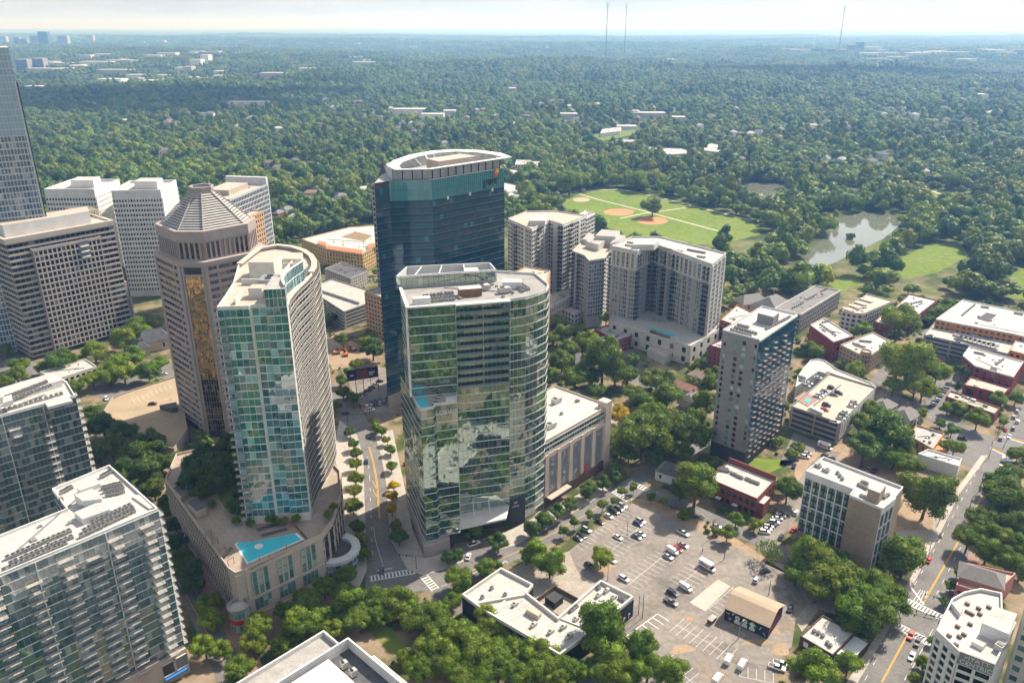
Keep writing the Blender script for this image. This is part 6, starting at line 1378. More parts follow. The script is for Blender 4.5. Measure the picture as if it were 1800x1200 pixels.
for i, (px, py, wd, h, m, lb) in enumerate([(8, 82, 12, 18, M_far2, 'pale far tower rising just behind the blue glass tower'), (32, 86, 10, 14, M_far1, 'short grey tower on the far left skyline'), (44, 86, 12, 12, M_far1, 'squat grey tower on the far left skyline'), (65, 86, 18, 18, M_far2, 'broad tan tower on the far left skyline'), (80, 87, 17, 26, M_far3, 'dark blue angular tower, tallest of the far left skyline'), (113, 84, 18, 17, M_far2, 'tan tower right of the dark blue far tower'), (160, 77, 12, 13, M_far2, 'slim pale tower on the far skyline'), (150, 77, 16, 6, M_far2, 'low pale block beside the slim far tower'), (248, 80, 12, 6, M_far2, 'small pale far block'), (284, 80, 14, 7, M_wcon, 'white far block with flat roof'),
                                            (40, 122, 22, 18, M_far1, 'left of two identical round grey far blocks'), (68, 121, 22, 18, M_far1, 'right of two identical round grey far blocks'), (726, 89, 13, 6, M_wcon, 'lone white far building above the navy tower'), (1511, 96, 11, 17, M_far3, 'dark tower of the far right cluster'), (1496, 98, 16, 15, M_far1, 'grey block of the far right cluster'), (1460, 100, 18, 11, M_far1, 'low grey block of the far right cluster'), (1478, 102, 14, 12, M_far1, 'second grey block of the far right cluster'), (1552, 100, 14, 8, M_wcon, 'white block of the far right cluster'), (1530, 92, 18, 7, M_wcon, 'pale broad block of the far right cluster'), (1592, 100, 16, 8, M_far2, 'tan block right of the far cluster'), (1730, 103, 30, 9, M_far2, 'wide pale block on the far right'), (1790, 104, 20, 10, M_far2, 'pale block at the far right edge'), (1745, 136, 24, 10, M_red, 'reddish far block on the right'), (1670, 92, 8, 8, M_far1, 'tiny far block on the right')]):
    farbox('far_tower', lb, (px, py), wd, h, 40, m, 'far skyline buildings')
for i, (px, py, wd, h) in enumerate([(75, 124, 60, 3), (110, 117, 50, 4), (170, 118, 60, 5), (150, 122, 50, 3), (210, 115, 45, 4), (270, 113, 30, 7), (200, 128, 60, 5), (240, 132, 40, 4), (330, 128, 16, 9), (345, 122, 20, 10), (362, 120, 14, 13), (300, 141, 40, 4), (210, 142, 25, 4), (375, 104, 25, 5), (420, 103, 40, 3), (470, 106, 20, 4), (480, 143, 45, 8), (545, 129, 40, 4), (580, 128, 20, 3), (60, 160, 35, 8), (75, 150, 50, 3), (285, 163, 14, 4), (640, 125, 40, 7), (648, 118, 20, 6), (625, 110, 30, 3), (610, 90, 10, 4), (630, 82, 14, 3), (440, 187, 80, 8), (375, 203, 55, 5), (225, 220, 28, 8), (110, 218, 18, 5), (720, 200, 60, 8), (760, 208, 40, 7), (790, 205, 22, 9), (690, 192, 16, 4), (1000, 215, 30, 12), (1070, 215, 20, 4), (1140, 205, 60, 6), (1190, 212, 30, 6), (1270, 245, 14, 6), (1380, 95, 40, 3), (1410, 96, 40, 3), (1640, 103, 60, 4), (1680, 106, 40, 6), (1700, 112, 30, 4), (1775, 130, 20, 4), (1735, 138, 50, 3), (1620, 100, 40, 3), (1560, 102, 40, 4), (950, 92, 10, 3), (960, 90, 18, 2), (1080, 112, 30, 3), (1110, 111, 20, 3), (1180, 110, 14, 4), (900, 160, 14, 3), (1440, 165, 16, 4), (1720, 176, 30, 6), (1690, 180, 14, 4), (1100, 224, 40, 3)]):
    farbox('far_warehouse', 'pale flat roofed building lying among the distant trees', (px, py), wd, h, max(25, (90 - py * .3)), rnd.choice([M_wcon, M_cream, M_far2]), 'pale roofs among the distant trees', win=False)
wr_ = random.Random(4)
for k in range(26): farbox('far_warehouse', 'white roofed shed of the commercial strip far behind the blue glass tower', (wr_.uniform(70, 400), wr_.uniform(104, 146)), wr_.uniform(14, 46), wr_.uniform(3, 6), wr_.uniform(40, 90), wr_.choice([M_wcon, M_cream, M_far2]), 'sheds of the far commercial strip', win=False)
for k in range(10): farbox('far_warehouse', 'pale building scattered around the far right cluster', (wr_.uniform(1520, 1800), wr_.uniform(94, 112)), wr_.uniform(12, 40), wr_.uniform(3, 7), wr_.uniform(40, 90), wr_.choice([M_wcon, M_cream, M_far2]), 'pale buildings of the far right cluster', win=False)
def mast(px, top, base, lb):
    x, y = G(px, base); zc = y * CP + CAM_H * SP; d_ = (600 - top); zt = CAM_H + y * (d_ * CP - F * SP) / (F * CP + d_ * SP)
    z_ = float(hz(np.float64(x), np.float64(y))); t = thing('radio_mast', lb, 'mast', (x, y, z_)); t['_w'] = (0, 0, 0); H_ = zt - z_; wv = 2.4
    q = MB(); n_ = 24
    for k in range(3):
        a = k * 2.094; q.bar((wv * math.cos(a), wv * math.sin(a), 0), (wv * math.cos(a), wv * math.sin(a), H_ * .93), .9)
    for i in range(n_):
        for k in range(3): a, b_ = k * 2.094, (k + 1) * 2.094; q.bar((wv * math.cos(a), wv * math.sin(a), H_ * .93 * i / n_), (wv * math.cos(b_), wv * math.sin(b_), H_ * .93 * (i + 1) / n_), .5)
    q.build('lattice', M_dark, t)
    q = MB(); q.box(0, 0, 14, 5, H_ * .93, H_ * .935 + 1)
    for dx in (-6.5, 0, 6.5): q.bar((dx, 0, H_ * .93), (dx, 0, H_), 1.2, 0, 4, .5)
    q.build('antenna', M_dark, t)
mast(1097, 4, 100, 'tallest radio mast on the horizon with a forked antenna head'); mast(1064, 2, 110, 'thin radio mast left of the forked one on the horizon'); mast(1473, 8, 98, 'lone radio mast on the horizon near the far right cluster')

if SPL:
    q = MB()
    for x, y, z, an in SPL: q.box(x, y, 1.25, 1.25, z + .2, z + 1.15, an, 0); q.box(x, y, .9, .9, z + 1.15, z + 1.24, an, 1)
    tag(q.build('rooftop_condensers', [MATS['unit_steel'], M_dark]), 'remaining small condensers on the farther flat roofs', kind='stuff')

# ------------------------------------------------------------------ foliage
def leafmat(name, stops, trans=.35, lo=.6, hi=1.42):
    m = bpy.data.materials.new(name); m.use_nodes = True; t = m.node_tree; b = t.nodes['Principled BSDF']; out = t.nodes['Material Output']
    oi = N(t, 'ShaderNodeObjectInfo'); g = N(t, 'ShaderNodeNewGeometry')
    r = N(t, 'ShaderNodeValToRGB'); e = r.color_ramp.elements
    e[0].position = 0; e[0].color = (*stops[0], 1); e[1].position = 1; e[1].color = (*stops[-1], 1)
    for i, s in enumerate(stops[1:-1]): e.new((i + 1) / (len(stops) - 1)).color = (*s, 1)
    t.links.new(oi.outputs['Random'], r.inputs[0])
    hs = N(t, 'ShaderNodeHueSaturation'); mr = N(t, 'ShaderNodeMapRange'); mr.inputs[3].default_value = lo; mr.inputs[4].default_value = hi
    t.links.new(g.outputs['Random Per Island'], mr.inputs[0]); t.links.new(mr.outputs[0], hs.inputs['Value']); t.links.new(r.outputs[0], hs.inputs['Color'])
    nz_ = N(t, 'ShaderNodeTexNoise', Scale=.05, Detail=2.0); t.links.new(g.outputs['Position'], nz_.inputs['Vector'])
    mh = N(t, 'ShaderNodeMapRange'); mh.inputs[1].default_value = .3; mh.inputs[2].default_value = .7; mh.inputs[3].default_value = .485; mh.inputs[4].default_value = .515
    t.links.new(nz_.outputs[0], mh.inputs[0]); t.links.new(mh.outputs[0], hs.inputs['Hue'])
    nb_ = N(t, 'ShaderNodeTexNoise', Scale=.0055, Detail=3.0); t.links.new(g.outputs['Position'], nb_.inputs['Vector']); rb_ = N(t, 'ShaderNodeMapRange'); rb_.inputs[1].default_value = .32; rb_.inputs[2].default_value = .68; rb_.inputs[3].default_value = .74; rb_.inputs[4].default_value = 1.3; t.links.new(nb_.outputs[0], rb_.inputs[0])
    mv_ = N(t, 'ShaderNodeMath', operation='MULTIPLY'); t.links.new(mr.outputs[0], mv_.inputs[0]); t.links.new(rb_.outputs[0], mv_.inputs[1]); t.links.new(mv_.outputs[0], hs.inputs['Value'])
    t.links.new(hs.outputs[0], b.inputs['Base Color']); b.inputs['Roughness'].default_value = .55; b.inputs['Specular IOR Level'].default_value = .25
    tr = N(t, 'ShaderNodeBsdfTranslucent'); t.links.new(hs.outputs[0], tr.inputs[0]); mx_ = N(t, 'ShaderNodeMixShader', Fac=trans)
    t.links.new(b.outputs[0], mx_.inputs[1]); t.links.new(tr.outputs[0], mx_.inputs[2]); t.links.new(mx_.outputs[0], out.inputs[0])
    return m
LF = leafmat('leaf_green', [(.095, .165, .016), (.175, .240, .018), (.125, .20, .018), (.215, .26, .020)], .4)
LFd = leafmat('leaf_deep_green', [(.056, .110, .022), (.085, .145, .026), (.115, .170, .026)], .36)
LFy = leafmat('leaf_yellow', [(.52, .36, .012), (.60, .44, .015)])
LFl = leafmat('leaf_lime', [(.125, .195, .016), (.165, .225, .020)], .36)
LFf = leafmat('leaf_forest', [(.058, .125, .022), (.175, .245, .020), (.090, .170, .026), (.26, .29, .022), (.065, .135, .024), (.20, .26, .022), (.125, .20, .026)], .3, .74, 1.26)
BARK = mat('bark', (.12, .085, .06), var=.2, scale=1)
def crown_arrays(seed, ncl, nleaf, leaf, rz=.8, zc=.95, conic=0.0, rmin=.30, rmax=.48, gap=1.0, core=True, nn=.42):
    rs = np.random.RandomState(seed)
    d = rs.normal(size=(ncl, 3)); d /= np.linalg.norm(d, axis=1)[:, None]; d[:, 2] = np.where(d[:, 2] < -.35, -d[:, 2] * .5, d[:, 2])
    rad = rs.uniform(.42, .78, ncl) * gap; C_ = d * rad[:, None]; C_[0] = 0; cr_ = rs.uniform(rmin, rmax, ncl); cr_[0] = .5
    if conic: C_[:, :2] *= (1 - conic * np.clip(C_[:, 2:3] + .3, 0, 1))
    C_[:, 2] = C_[:, 2] * rz + zc
    w_ = cr_ ** 2; k = rs.choice(ncl, nleaf * 2, p=w_ / w_.sum())
    dd = rs.normal(size=(nleaf * 2, 3)); dd /= np.linalg.norm(dd, axis=1)[:, None]
    rr = cr_[k] * rs.uniform(.82, 1.12, nleaf * 2); S = np.array([1, 1, .85])
    p = C_[k] + dd * rr[:, None] * S
    ins = np.zeros(len(p), bool)
    for c in range(ncl): ins |= (np.linalg.norm((p - C_[c]) / S, axis=1) < cr_[c] * .74)
    keep = ~ins & (dd[:, 2] > -.8); p = p[keep][:nleaf]; dd = dd[keep][:nleaf]; n = len(p)
    nr = dd + rs.normal(size=(n, 3)) * nn; nr /= np.linalg.norm(nr, axis=1)[:, None]
    tt = np.cross(nr, rs.normal(size=(n, 3))); tt /= np.linalg.norm(tt, axis=1)[:, None]; bb = np.cross(nr, tt)
    s1 = (leaf * rs.uniform(.55, 1.25, n))[:, None]; s2 = s1 * rs.uniform(.55, .95, n)[:, None]
    V = np.stack([p - tt * s1 - bb * s2 * .4, p + bb * s2 * -1, p + tt * s1 + bb * s2 * .3, p + bb * s2], 1).reshape(-1, 3)
    verts = V.tolist(); faces = [tuple(range(4 * i, 4 * i + 4)) for i in range(n)]
    if core:
        for c in range(ncl):
            o = len(verts); A, Z = 6, 3
            verts.append((C_[c] + np.array([0, 0, -cr_[c] * .7])).tolist())
            for zi in range(Z):
                ph = -math.pi / 2 + math.pi * (zi + 1) / (Z + 1)
                for ai in range(A):
                    th = 2 * math.pi * (ai + .5 * zi) / A; r_ = cr_[c] * .78 * (1 + .2 * (rs.rand() - .5))
                    verts.append((C_[c] + np.array([math.cos(ph) * math.cos(th), math.cos(ph) * math.sin(th), math.sin(ph) * .85]) * r_).tolist())
            verts.append((C_[c] + np.array([0, 0, cr_[c] * .7])).tolist()); last = len(verts) - 1
            for ai in range(A):
                j = (ai + 1) % A; faces.append((o, o + 1 + j, o + 1 + ai))
                for zi in range(Z - 1): faces.append((o + 1 + zi * A + ai, o + 1 + zi * A + j, o + 1 + (zi + 1) * A + j, o + 1 + (zi + 1) * A + ai))
                faces.append((last, o + 1 + (Z - 1) * A + ai, o + 1 + (Z - 1) * A + j))
    return verts, faces, C_, cr_
def crown_mesh(name, m, **k):
    v, f, C_, cr_ = crown_arrays(**k); me = bpy.data.meshes.new(name); me.from_pydata(v, [], f); me.materials.append(m); return me, C_
def trunk_mesh(C_, seed, h0=.5, r=.075):
    q = MB(); rs = random.Random(seed); top = (rs.uniform(-.05, .05), rs.uniform(-.05, .05), h0)
    q.bar((0, 0, -.05), top, r, 0, 6, r * .7)
    for c in C_[:5]: q.bar(top, tuple(c), r * .6, 0, 5, r * .15)
    return q.mesh('trunk', [BARK])
NEAR = []
for i in range(8):                                           # near broadleaf kinds, unit crown radius
    me, C_ = crown_mesh('crown', LF, seed=20 + i, ncl=20 + i % 4 * 3, nleaf=3800, leaf=.047, rz=.74 + .08 * (i % 4), zc=.98 + .06 * (i % 3), gap=1.05 + .1 * (i % 3), rmin=.2 + .03 * (i % 3), rmax=.42); NEAR.append((me, trunk_mesh(C_, i)))
SMALL = []
for i in range(4):
    me, C_ = crown_mesh('crown', LF, seed=60 + i, ncl=10, nleaf=1300, leaf=.085, rz=1.0, zc=1.35, conic=.35); SMALL.append((me, trunk_mesh(C_, 40 + i, .7, .05)))
TALL = []
for i in range(3):
    me, C_ = crown_mesh('crown', LF, seed=80 + i, ncl=26, nleaf=4600, leaf=.048, rz=1.35, zc=1.5, rmin=.26, rmax=.42); TALL.append((me, trunk_mesh(C_, 70 + i, .8, .075)))
SPARSE = []
for i in range(1):
    me, C_ = crown_mesh('crown', LFl, seed=95, ncl=16, nleaf=520, leaf=.075, rz=.8, zc=1.1, core=False); SPARSE.append((me, trunk_mesh(C_, 77, .6, .06)))
CYP = []
for i in range(2):
    me, C_ = crown_mesh('crown', LFd, seed=100 + i, ncl=14, nleaf=700, leaf=.13, rz=2.6, zc=2.6, conic=.6); CYP.append((me, trunk_mesh(C_, 90 + i, .8, .08)))
TREES = []
def tree(px, py, wpx, label, group, kind='n', z=0.0, leaf=None):
    src = {'n': NEAR, 's': SMALL, 't': TALL, 'p': SPARSE, 'c': CYP}[kind]
    hc = {'n': .98, 's': 1.35, 't': 1.5, 'p': 1.1, 'c': 2.6}[kind]
    r = 3.0
    for _ in range(3): x, y = G(px, py, z + hc * r); r = max(1.0, wpx / 2 / pxm((x, y), z + hc * r)) * 1.04
    i = rnd.randrange(len(src)); me, tk = src[i]
    t = thing('tree', label, 'tree', (x, y, z), rnd.uniform(0, 6.28), group); s = r * rnd.uniform(.95, 1.06); t.scale = (s, s, s * rnd.uniform(.92, 1.1))
    c = put('crown', me, t); put('trunk', tk, t)
    if leaf: c.material_slots[0].link = 'OBJECT'; c.material_slots[0].material = leaf
    TREES.append((x, y, r)); return t
T = []
def grove(lst, label, group, kind='n', z=0.0, leaf=None):
    for it in lst: tree(it[0], it[1], it[2], label, group, it[3] if len(it) > 3 else kind, z, it[4] if len(it) > 4 else leaf)
grove([(538, 1062, 46), (500, 1080, 42), (458, 1106, 54), (528, 1104, 60), (563, 1082, 46), (498, 1132, 44), (587, 1108, 42), (610, 1060, 60), (633, 1090, 56), (657, 1054, 54), (664, 1082, 46), (423, 1180, 52), (445, 1130, 40), (372, 1095, 40), (367, 1064, 44), (454, 1096, 40), (570, 1036, 40), (607, 1012, 42), (535, 1051, 40), (392, 1142, 40), (360, 1140, 44)], 'leafy green tree in the belt below the stone podium', 'trees below the stone podium')
grove([(690, 1048, 52), (710, 1062, 56), (731, 1088, 60), (764, 1080, 56), (778, 1108, 60), (797, 1126, 56), (778, 1157, 64), (738, 1180, 52), (815, 1124, 56), (838, 1150, 60), (815, 1188, 56), (873, 1146, 56), (876, 1176, 56), (911, 1185, 56), (911, 1131, 46), (946, 1147, 56), (972, 1166, 56), (1007, 1182, 56), (845, 1110, 44), (800, 1175, 50), (850, 1198, 56), (945, 1180, 50), (980, 1196, 50), (713, 1152, 34), (692, 1075, 44), (756, 1130, 50)], 'bright green tree of the dense double row at the bottom', 'double row of trees at the bottom', 'n', 0, LFl)
grove([(853, 997, 40), (809, 1018, 50), (795, 1054, 38), (856, 1089, 48), (881, 1110, 40)], 'street tree along the low white roof shops', 'street trees by the white roof shops')
grove([(1057, 1096, 84, 't'), (1062, 1145, 80), (1078, 1172, 62), (1130, 1138, 58, 't'), (1139, 1174, 60), (1180, 1186, 56), (1100, 1185, 50), (1046, 1180, 50)], 'tall dark tree at the corner of the white roof shops', 'tall trees between shops and parking lot')
grove([(926, 978, 36), (943, 972, 44), (967, 993, 52)], 'tree of the trio on the hotel street corner of the parking lot', 'trio of trees by the hotel street')
tree(1057, 983, 38, 'single round tree standing in the parking lot beside a black car', None)
grove([(935, 929, 33), (958, 913, 33), (980, 901, 30), (1003, 886, 30), (1035, 863, 30), (1060, 851, 26), (876, 956, 36), (1083, 841, 22)], 'round dark tree on the pavement in front of the hotel annex', 'round trees along the hotel annex', 'n', 0, LFd)
grove([(787, 980, 26), (803, 977, 26)], 'dark round shrub beside the hotel driveway', 'shrubs by the hotel driveway', 'n', 0, LFd)
grove([(991, 933, 20), (1010, 918, 20), (1037, 904, 19), (1059, 888, 20), (1078, 879, 16), (1094, 863, 19), (1114, 858, 17)], 'small pointed young tree along the parking lot kerb facing the hotel', 'young trees along the parking lot kerb', 's', 0, LFl)
grove([(1145, 872, 20), (1166, 881, 18), (1209, 899, 25)], 'small young tree along the parking lot edge facing the brick hall', 'young trees along the side street', 's')
tree(1278, 938, 32, 'small round tree beside utility wires at the parking lot corner', None)
tree(1224, 843, 76, 'very tall bright green tree left of the brick hall', None, 't')
tree(1196, 862, 40, 'dark tree at the foot of the very tall bright one', None, 'n', 0, LFd)
tree(1385, 862, 52, 'full round tree right of the brick hall', None)
tree(1352, 965, 50, 'sparse yellowish tree at the driveway mouth', None, 'p')
grove([(1294, 915, 28), (1326, 922, 26), (1312, 905, 18), (1338, 895, 16)], 'small tree in front of the brick hall', 'small trees at the brick hall')
grove([(1425, 980, 74), (1453, 1004, 70), (1400, 1006, 50), (1480, 1024, 80), (1436, 1034, 60), (1495, 1060, 60), (1524, 1077, 88), (1557, 1058, 64), (1470, 985, 54), (1540, 1028, 56), (1505, 1100, 50)], 'large tree of the clump in front of the panelled office', 'clump in front of the panelled office')
tree(1589, 985, 76, 'large spreading tree at the main street corner of the panelled office', None)
tree(1628, 876, 84, 'broad tree between the panelled office and the main street', None)
tree(1430, 1184, 72, 'low olive bush mass beside the white pickup trucks', None, 'n', 0, LFl)
tree(1491, 1168, 48, 'round tree in front of the brown shop', None)
grove([(1701, 951, 48), (1724, 912, 46), (1753, 944, 46), (1736, 969, 48), (1764, 872, 78), (1771, 985, 48), (1788, 920, 58), (1792, 962, 46), (1745, 905, 40), (1760, 850, 56), (1776, 830, 36), (1788, 800, 28), (1794, 1005, 38), (1735, 935, 40), (1775, 900, 44), (1800, 880, 50)], 'leafy tree of the grove right of the main street', 'grove right of the main street')
grove([(1683, 1006, 20), (1671, 1032, 20), (1659, 1058, 18), (1638, 1128, 18), (1624, 1165, 28), (1610, 1193, 26)], 'small tree on the brick pavement by the white hotel', 'pavement trees by the white hotel')
grove([(1571, 806, 42), (1519, 790, 56), (1610, 824, 32), (1596, 818, 40), (1531, 721, 40), (1511, 747, 36), (1562, 756, 90), (1545, 790, 40), (1588, 790, 36), (1403, 787, 28), (1390, 800, 22)], 'large tree behind the sandy parking ground', 'trees behind the sandy parking ground')
grove([(1594, 645, 84), (1608, 682, 46), (1581, 568, 64), (1529, 557, 28), (1517, 581, 34), (1500, 652, 34), (1647, 658, 40), (1622, 688, 44), (1571, 680, 34), (1625, 655, 36)], 'big tree among the flats near the short street', 'big trees near the short street')
grove([(1616, 600, 16, 'c'), (1641, 618, 14, 'c'), (1680, 652, 14, 'c'), (1691, 654, 14, 'c'), (1700, 660, 12, 'c'), (1684, 684, 14, 'c')], 'narrow dark cypress beside the garage near the park', 'cypresses near the park garage')
grove([(1645, 553, 30), (1660, 545, 26), (1670, 535, 26), (1640, 542, 24), (1630, 560, 24)], 'tree squeezed between the red flats and the courtyard block', 'trees beside the courtyard block')
grove([(1620, 726, 22), (1653, 744, 20), (1673, 758, 27), (1678, 788, 35), (1666, 718, 26), (1684, 718, 28), (1718, 740, 36), (1754, 706, 28), (1786, 700, 28), (1765, 742, 16), (1736, 690, 18)], 'small street tree around the red brick shop and restaurant', 'trees around the red shop')
grove([(1434, 620, 28), (1420, 611, 24), (1506, 649, 32), (1480, 640, 20), (1434, 500, 20)], 'small tree beside the flats behind the garage', 'trees behind the garage')
tree(1090, 730, 38, 'golden yellow tree beside the hotel annex corner', None, 'n', 0, LFy)
grove([(977, 565, 34), (1002, 612, 40), (972, 592, 36), (987, 636, 46), (967, 662, 36), (1012, 667, 50), (1042, 660, 40), (1050, 688, 36), (1060, 632, 68, 't'), (1082, 656, 54), (1102, 662, 44), (1035, 602, 50), (1115, 632, 26), (1082, 602, 26), (1020, 585, 36), (990, 590, 36), (1030, 640, 36), (1010, 700, 34), (1042, 712, 30)], 'green tree of the grove between hotel and pool terrace apartments', 'grove behind the hotel')
grove([(1115, 692, 40), (1128, 712, 46), (1155, 670, 58), (1172, 702, 50), (1140, 727, 54), (1162, 738, 46), (1130, 772, 82), (1148, 754, 60), (1170, 782, 50), (1210, 768, 70), (1200, 795, 46), (1080, 770, 42), (1092, 788, 40), (1105, 800, 34), (1150, 800, 40), (1185, 745, 40)], 'green tree of the thick grove in front of the pool terrace apartments', 'grove in front of the pool terrace apartments')
grove([(1237, 712, 46), (1247, 678, 36), (1256, 660, 30), (1232, 645, 26), (1222, 735, 36)], 'tree beside the grey tower', 'trees beside the grey tower')
grove([(1030, 535, 26), (1045, 548, 26), (1065, 560, 26), (1018, 528, 22), (1005, 545, 24)], 'tree at the foot of the terraced condominium', 'trees below the terraced condominium')
grove([(615, 759, 22), (623, 782, 22), (626, 797, 22), (626, 816, 24), (625, 843, 28), (623, 866, 28), (621, 893, 28), (626, 927, 32), (632, 954, 30), (638, 975, 28)], 'street tree in the row along the curved tower side of the avenue', 'avenue trees by the curved tower')
grove([(661, 743, 16), (670, 759, 18), (680, 774, 18), (686, 791, 20), (688, 820, 22), (701, 946, 32), (697, 925, 24)], 'street tree in the row along the hotel side of the avenue', 'avenue trees by the hotel')
grove([(692, 855, 20), (690, 872, 20), (689, 897, 25)], 'yellow street tree on the hotel side of the avenue', 'yellow avenue trees', 'n', 0, LFy)
grove([(621, 701, 24), (603, 690, 24), (600, 670, 22), (603, 601, 26), (640, 600, 26), (625, 640, 22), (612, 655, 20), (648, 590, 20), (590, 715, 18)], 'tree near the billboard parking lot', 'trees near the billboard')
tree(655, 613, 44, 'big dark tree left of the navy tower', None, 'n', 0, LFd)
tree(580, 560, 26, 'dark tree beside the bare concrete garage', None, 'n', 0, LFd)
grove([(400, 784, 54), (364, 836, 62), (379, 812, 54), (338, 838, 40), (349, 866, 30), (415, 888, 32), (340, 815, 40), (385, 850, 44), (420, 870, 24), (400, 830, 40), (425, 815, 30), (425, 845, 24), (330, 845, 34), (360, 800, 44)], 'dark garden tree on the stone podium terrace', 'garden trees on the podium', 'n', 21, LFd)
grove([(478, 913, 20), (500, 915, 18), (520, 912, 18), (415, 915, 16), (440, 918, 18), (372, 885, 14), (577, 905, 20), (586, 890, 16)], 'round shrub at the foot of the curved tower', 'shrubs at the curved tower', 'n', 21)
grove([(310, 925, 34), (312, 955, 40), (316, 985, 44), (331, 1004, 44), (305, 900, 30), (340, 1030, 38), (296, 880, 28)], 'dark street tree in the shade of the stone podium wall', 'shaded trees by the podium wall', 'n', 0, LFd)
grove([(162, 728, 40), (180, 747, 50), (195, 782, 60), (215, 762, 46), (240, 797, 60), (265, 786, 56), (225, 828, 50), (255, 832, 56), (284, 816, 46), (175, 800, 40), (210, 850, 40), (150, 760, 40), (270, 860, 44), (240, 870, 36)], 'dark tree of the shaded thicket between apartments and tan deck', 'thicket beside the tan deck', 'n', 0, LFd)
tree(312, 812, 32, 'lit yellow green tree beside the tan deck', None, 'n', 0, LFl)
grove([(135, 682, 36), (162, 668, 38), (190, 662, 36), (217, 655, 44), (260, 650, 46), (30, 662, 36), (8, 678, 30), (165, 617, 44), (105, 637, 46), (75, 646, 28), (141, 634, 28), (210, 644, 48), (237, 632, 40), (192, 659, 36), (9, 616, 28), (240, 578, 42), (216, 599, 40), (258, 590, 36), (270, 570, 34), (40, 640, 30), (20, 640, 26), (280, 640, 30)], 'leafy tree around the banded office and old mansion', 'trees around the banded office')
grove([(1147, 366, 40), (1000, 325, 44), (1495, 416, 16), (1020, 318, 40), (1120, 322, 36), (1180, 330, 34), (1260, 350, 30), (1295, 368, 28), (1330, 378, 30), (1225, 340, 30)], 'round park tree beside the ball field', 'trees at the ball field', 'n', -2.5)

# ------------------------------------------------------------------ the wood beyond: one mass
def forest(name, label, pts, coll, leafscale):
    me = bpy.data.meshes.new(name); me.from_pydata([(p[0], p[1], p[2]) for p in pts], [], [])
    for nm, idx, ty in (('s', 3, 'FLOAT'), ('r', 4, 'FLOAT'), ('h', 6, 'FLOAT')):
        a = me.attributes.new(nm, ty, 'POINT'); a.data.foreach_set('value', [p[idx] for p in pts])
    a = me.attributes.new('k', 'INT', 'POINT'); a.data.foreach_set('value', [int(p[5]) for p in pts])
    o = bpy.data.objects.new(name, me); col.objects.link(o); tag(o, label, kind='stuff')
    ng = bpy.data.node_groups.new(name, 'GeometryNodeTree'); ng.interface.new_socket('Geometry', in_out='INPUT', socket_type='NodeSocketGeometry'); ng.interface.new_socket('Geometry', in_out='OUTPUT', socket_type='NodeSocketGeometry')
    gi, go = ng.nodes.new('NodeGroupInput'), ng.nodes.new('NodeGroupOutput')
    ci = ng.nodes.new('GeometryNodeCollectionInfo'); ci.inputs['Collection'].default_value = coll; ci.inputs['Separate Children'].default_value = True; ci.inputs['Reset Children'].default_value = True
    ip = ng.nodes.new('GeometryNodeInstanceOnPoints'); ip.inputs['Pick Instance'].default_value = True
    def attr(nm, ty): a = ng.nodes.new('GeometryNodeInputNamedAttribute'); a.data_type = ty; a.inputs['Name'].default_value = nm; return a.outputs['Attribute']
    cx = ng.nodes.new('ShaderNodeCombineXYZ'); ng.links.new(attr('r', 'FLOAT'), cx.inputs['Z'])
    sx = ng.nodes.new('ShaderNodeCombineXYZ'); s_ = attr('s', 'FLOAT'); h_ = attr('h', 'FLOAT')
    for k in ('X', 'Y'): ng.links.new(s_, sx.inputs[k])
    ng.links.new(h_, sx.inputs['Z'])
    ng.links.new(gi.outputs[0], ip.inputs['Points']); ng.links.new(ci.outputs[0], ip.inputs['Instance']); ng.links.new(attr('k', 'INT'), ip.inputs['Instance Index'])
    ng.links.new(cx.outputs[0], ip.inputs['Rotation']); ng.links.new(sx.outputs[0], ip.inputs['Scale']); ng.links.new(ip.outputs[0], go.inputs[0])
    md = o.modifiers.new('scatter', 'NODES'); md.node_group = ng
    return o
cA = bpy.data.collections.new('forest_kinds'); cB = bpy.data.collections.new('canopy_kinds')
for i in range(6):
    me, C_ = crown_mesh('forest_crown', LFf, seed=200 + i, ncl=8 + i % 3 * 2, nleaf=460, leaf=.14, rz=.8 + .12 * (i % 3), zc=1.0, gap=1 + .1 * (i % 2), rmin=.34, rmax=.55, nn=.22); cA.objects.link(bpy.data.objects.new('a%d' % i, me))
for i in range(2):
    me, C_ = crown_mesh('forest_crown', LFf, seed=230 + i, ncl=16, nleaf=380, leaf=.15, rz=1.7, zc=1.7, conic=.55, nn=.25); cA.objects.link(bpy.data.objects.new('b%d' % i, me))
for i in range(4):                                            # a patch of canopy: many crowns in one
    rs = np.random.RandomState(300 + i); V_, F_ = [], []
    for _ in range(16):
        v, f, a, b_ = crown_arrays(seed=rs.randint(9999), ncl=5, nleaf=30, leaf=.34, rz=.8, zc=.9, nn=.2); o = len(V_); ox, oy, s_ = rs.uniform(-3.6, 3.6), rs.uniform(-3.6, 3.6), rs.uniform(.85, 1.35)
        V_ += [(x * s_ + ox, y * s_ + oy, z * s_) for x, y, z in v]; F_ += [tuple(k + o for k in q) for q in f]
    me = bpy.data.meshes.new('canopy_patch'); me.from_pydata(V_, [], F_); me.materials.append(LFf); cB.objects.link(bpy.data.objects.new('c%d' % i, me))
def inside(P, x, y):
    P = np.array(P); r = np.zeros(len(x), bool); n = len(P)
    for i in range(n):
        x0, y0 = P[i]; x1, y1 = P[(i + 1) % n]
        c = ((y0 > y) != (y1 > y))
        if y0 != y1: r ^= c & (x < (x1 - x0) * (y - y0) / (y1 - y0) + x0)
    return r
city = poly_px([(-500, 1260), (-500, 520), (0, 520), (300, 520), (440, 500), (530, 424), (660, 394), (890, 394), (1005, 460), (1110, 470), (1265, 560), (1300, 522), (1360, 520), (1440, 520), (1560, 522), (1660, 522), (1800, 534), (2200, 600), (2200, 1260)])
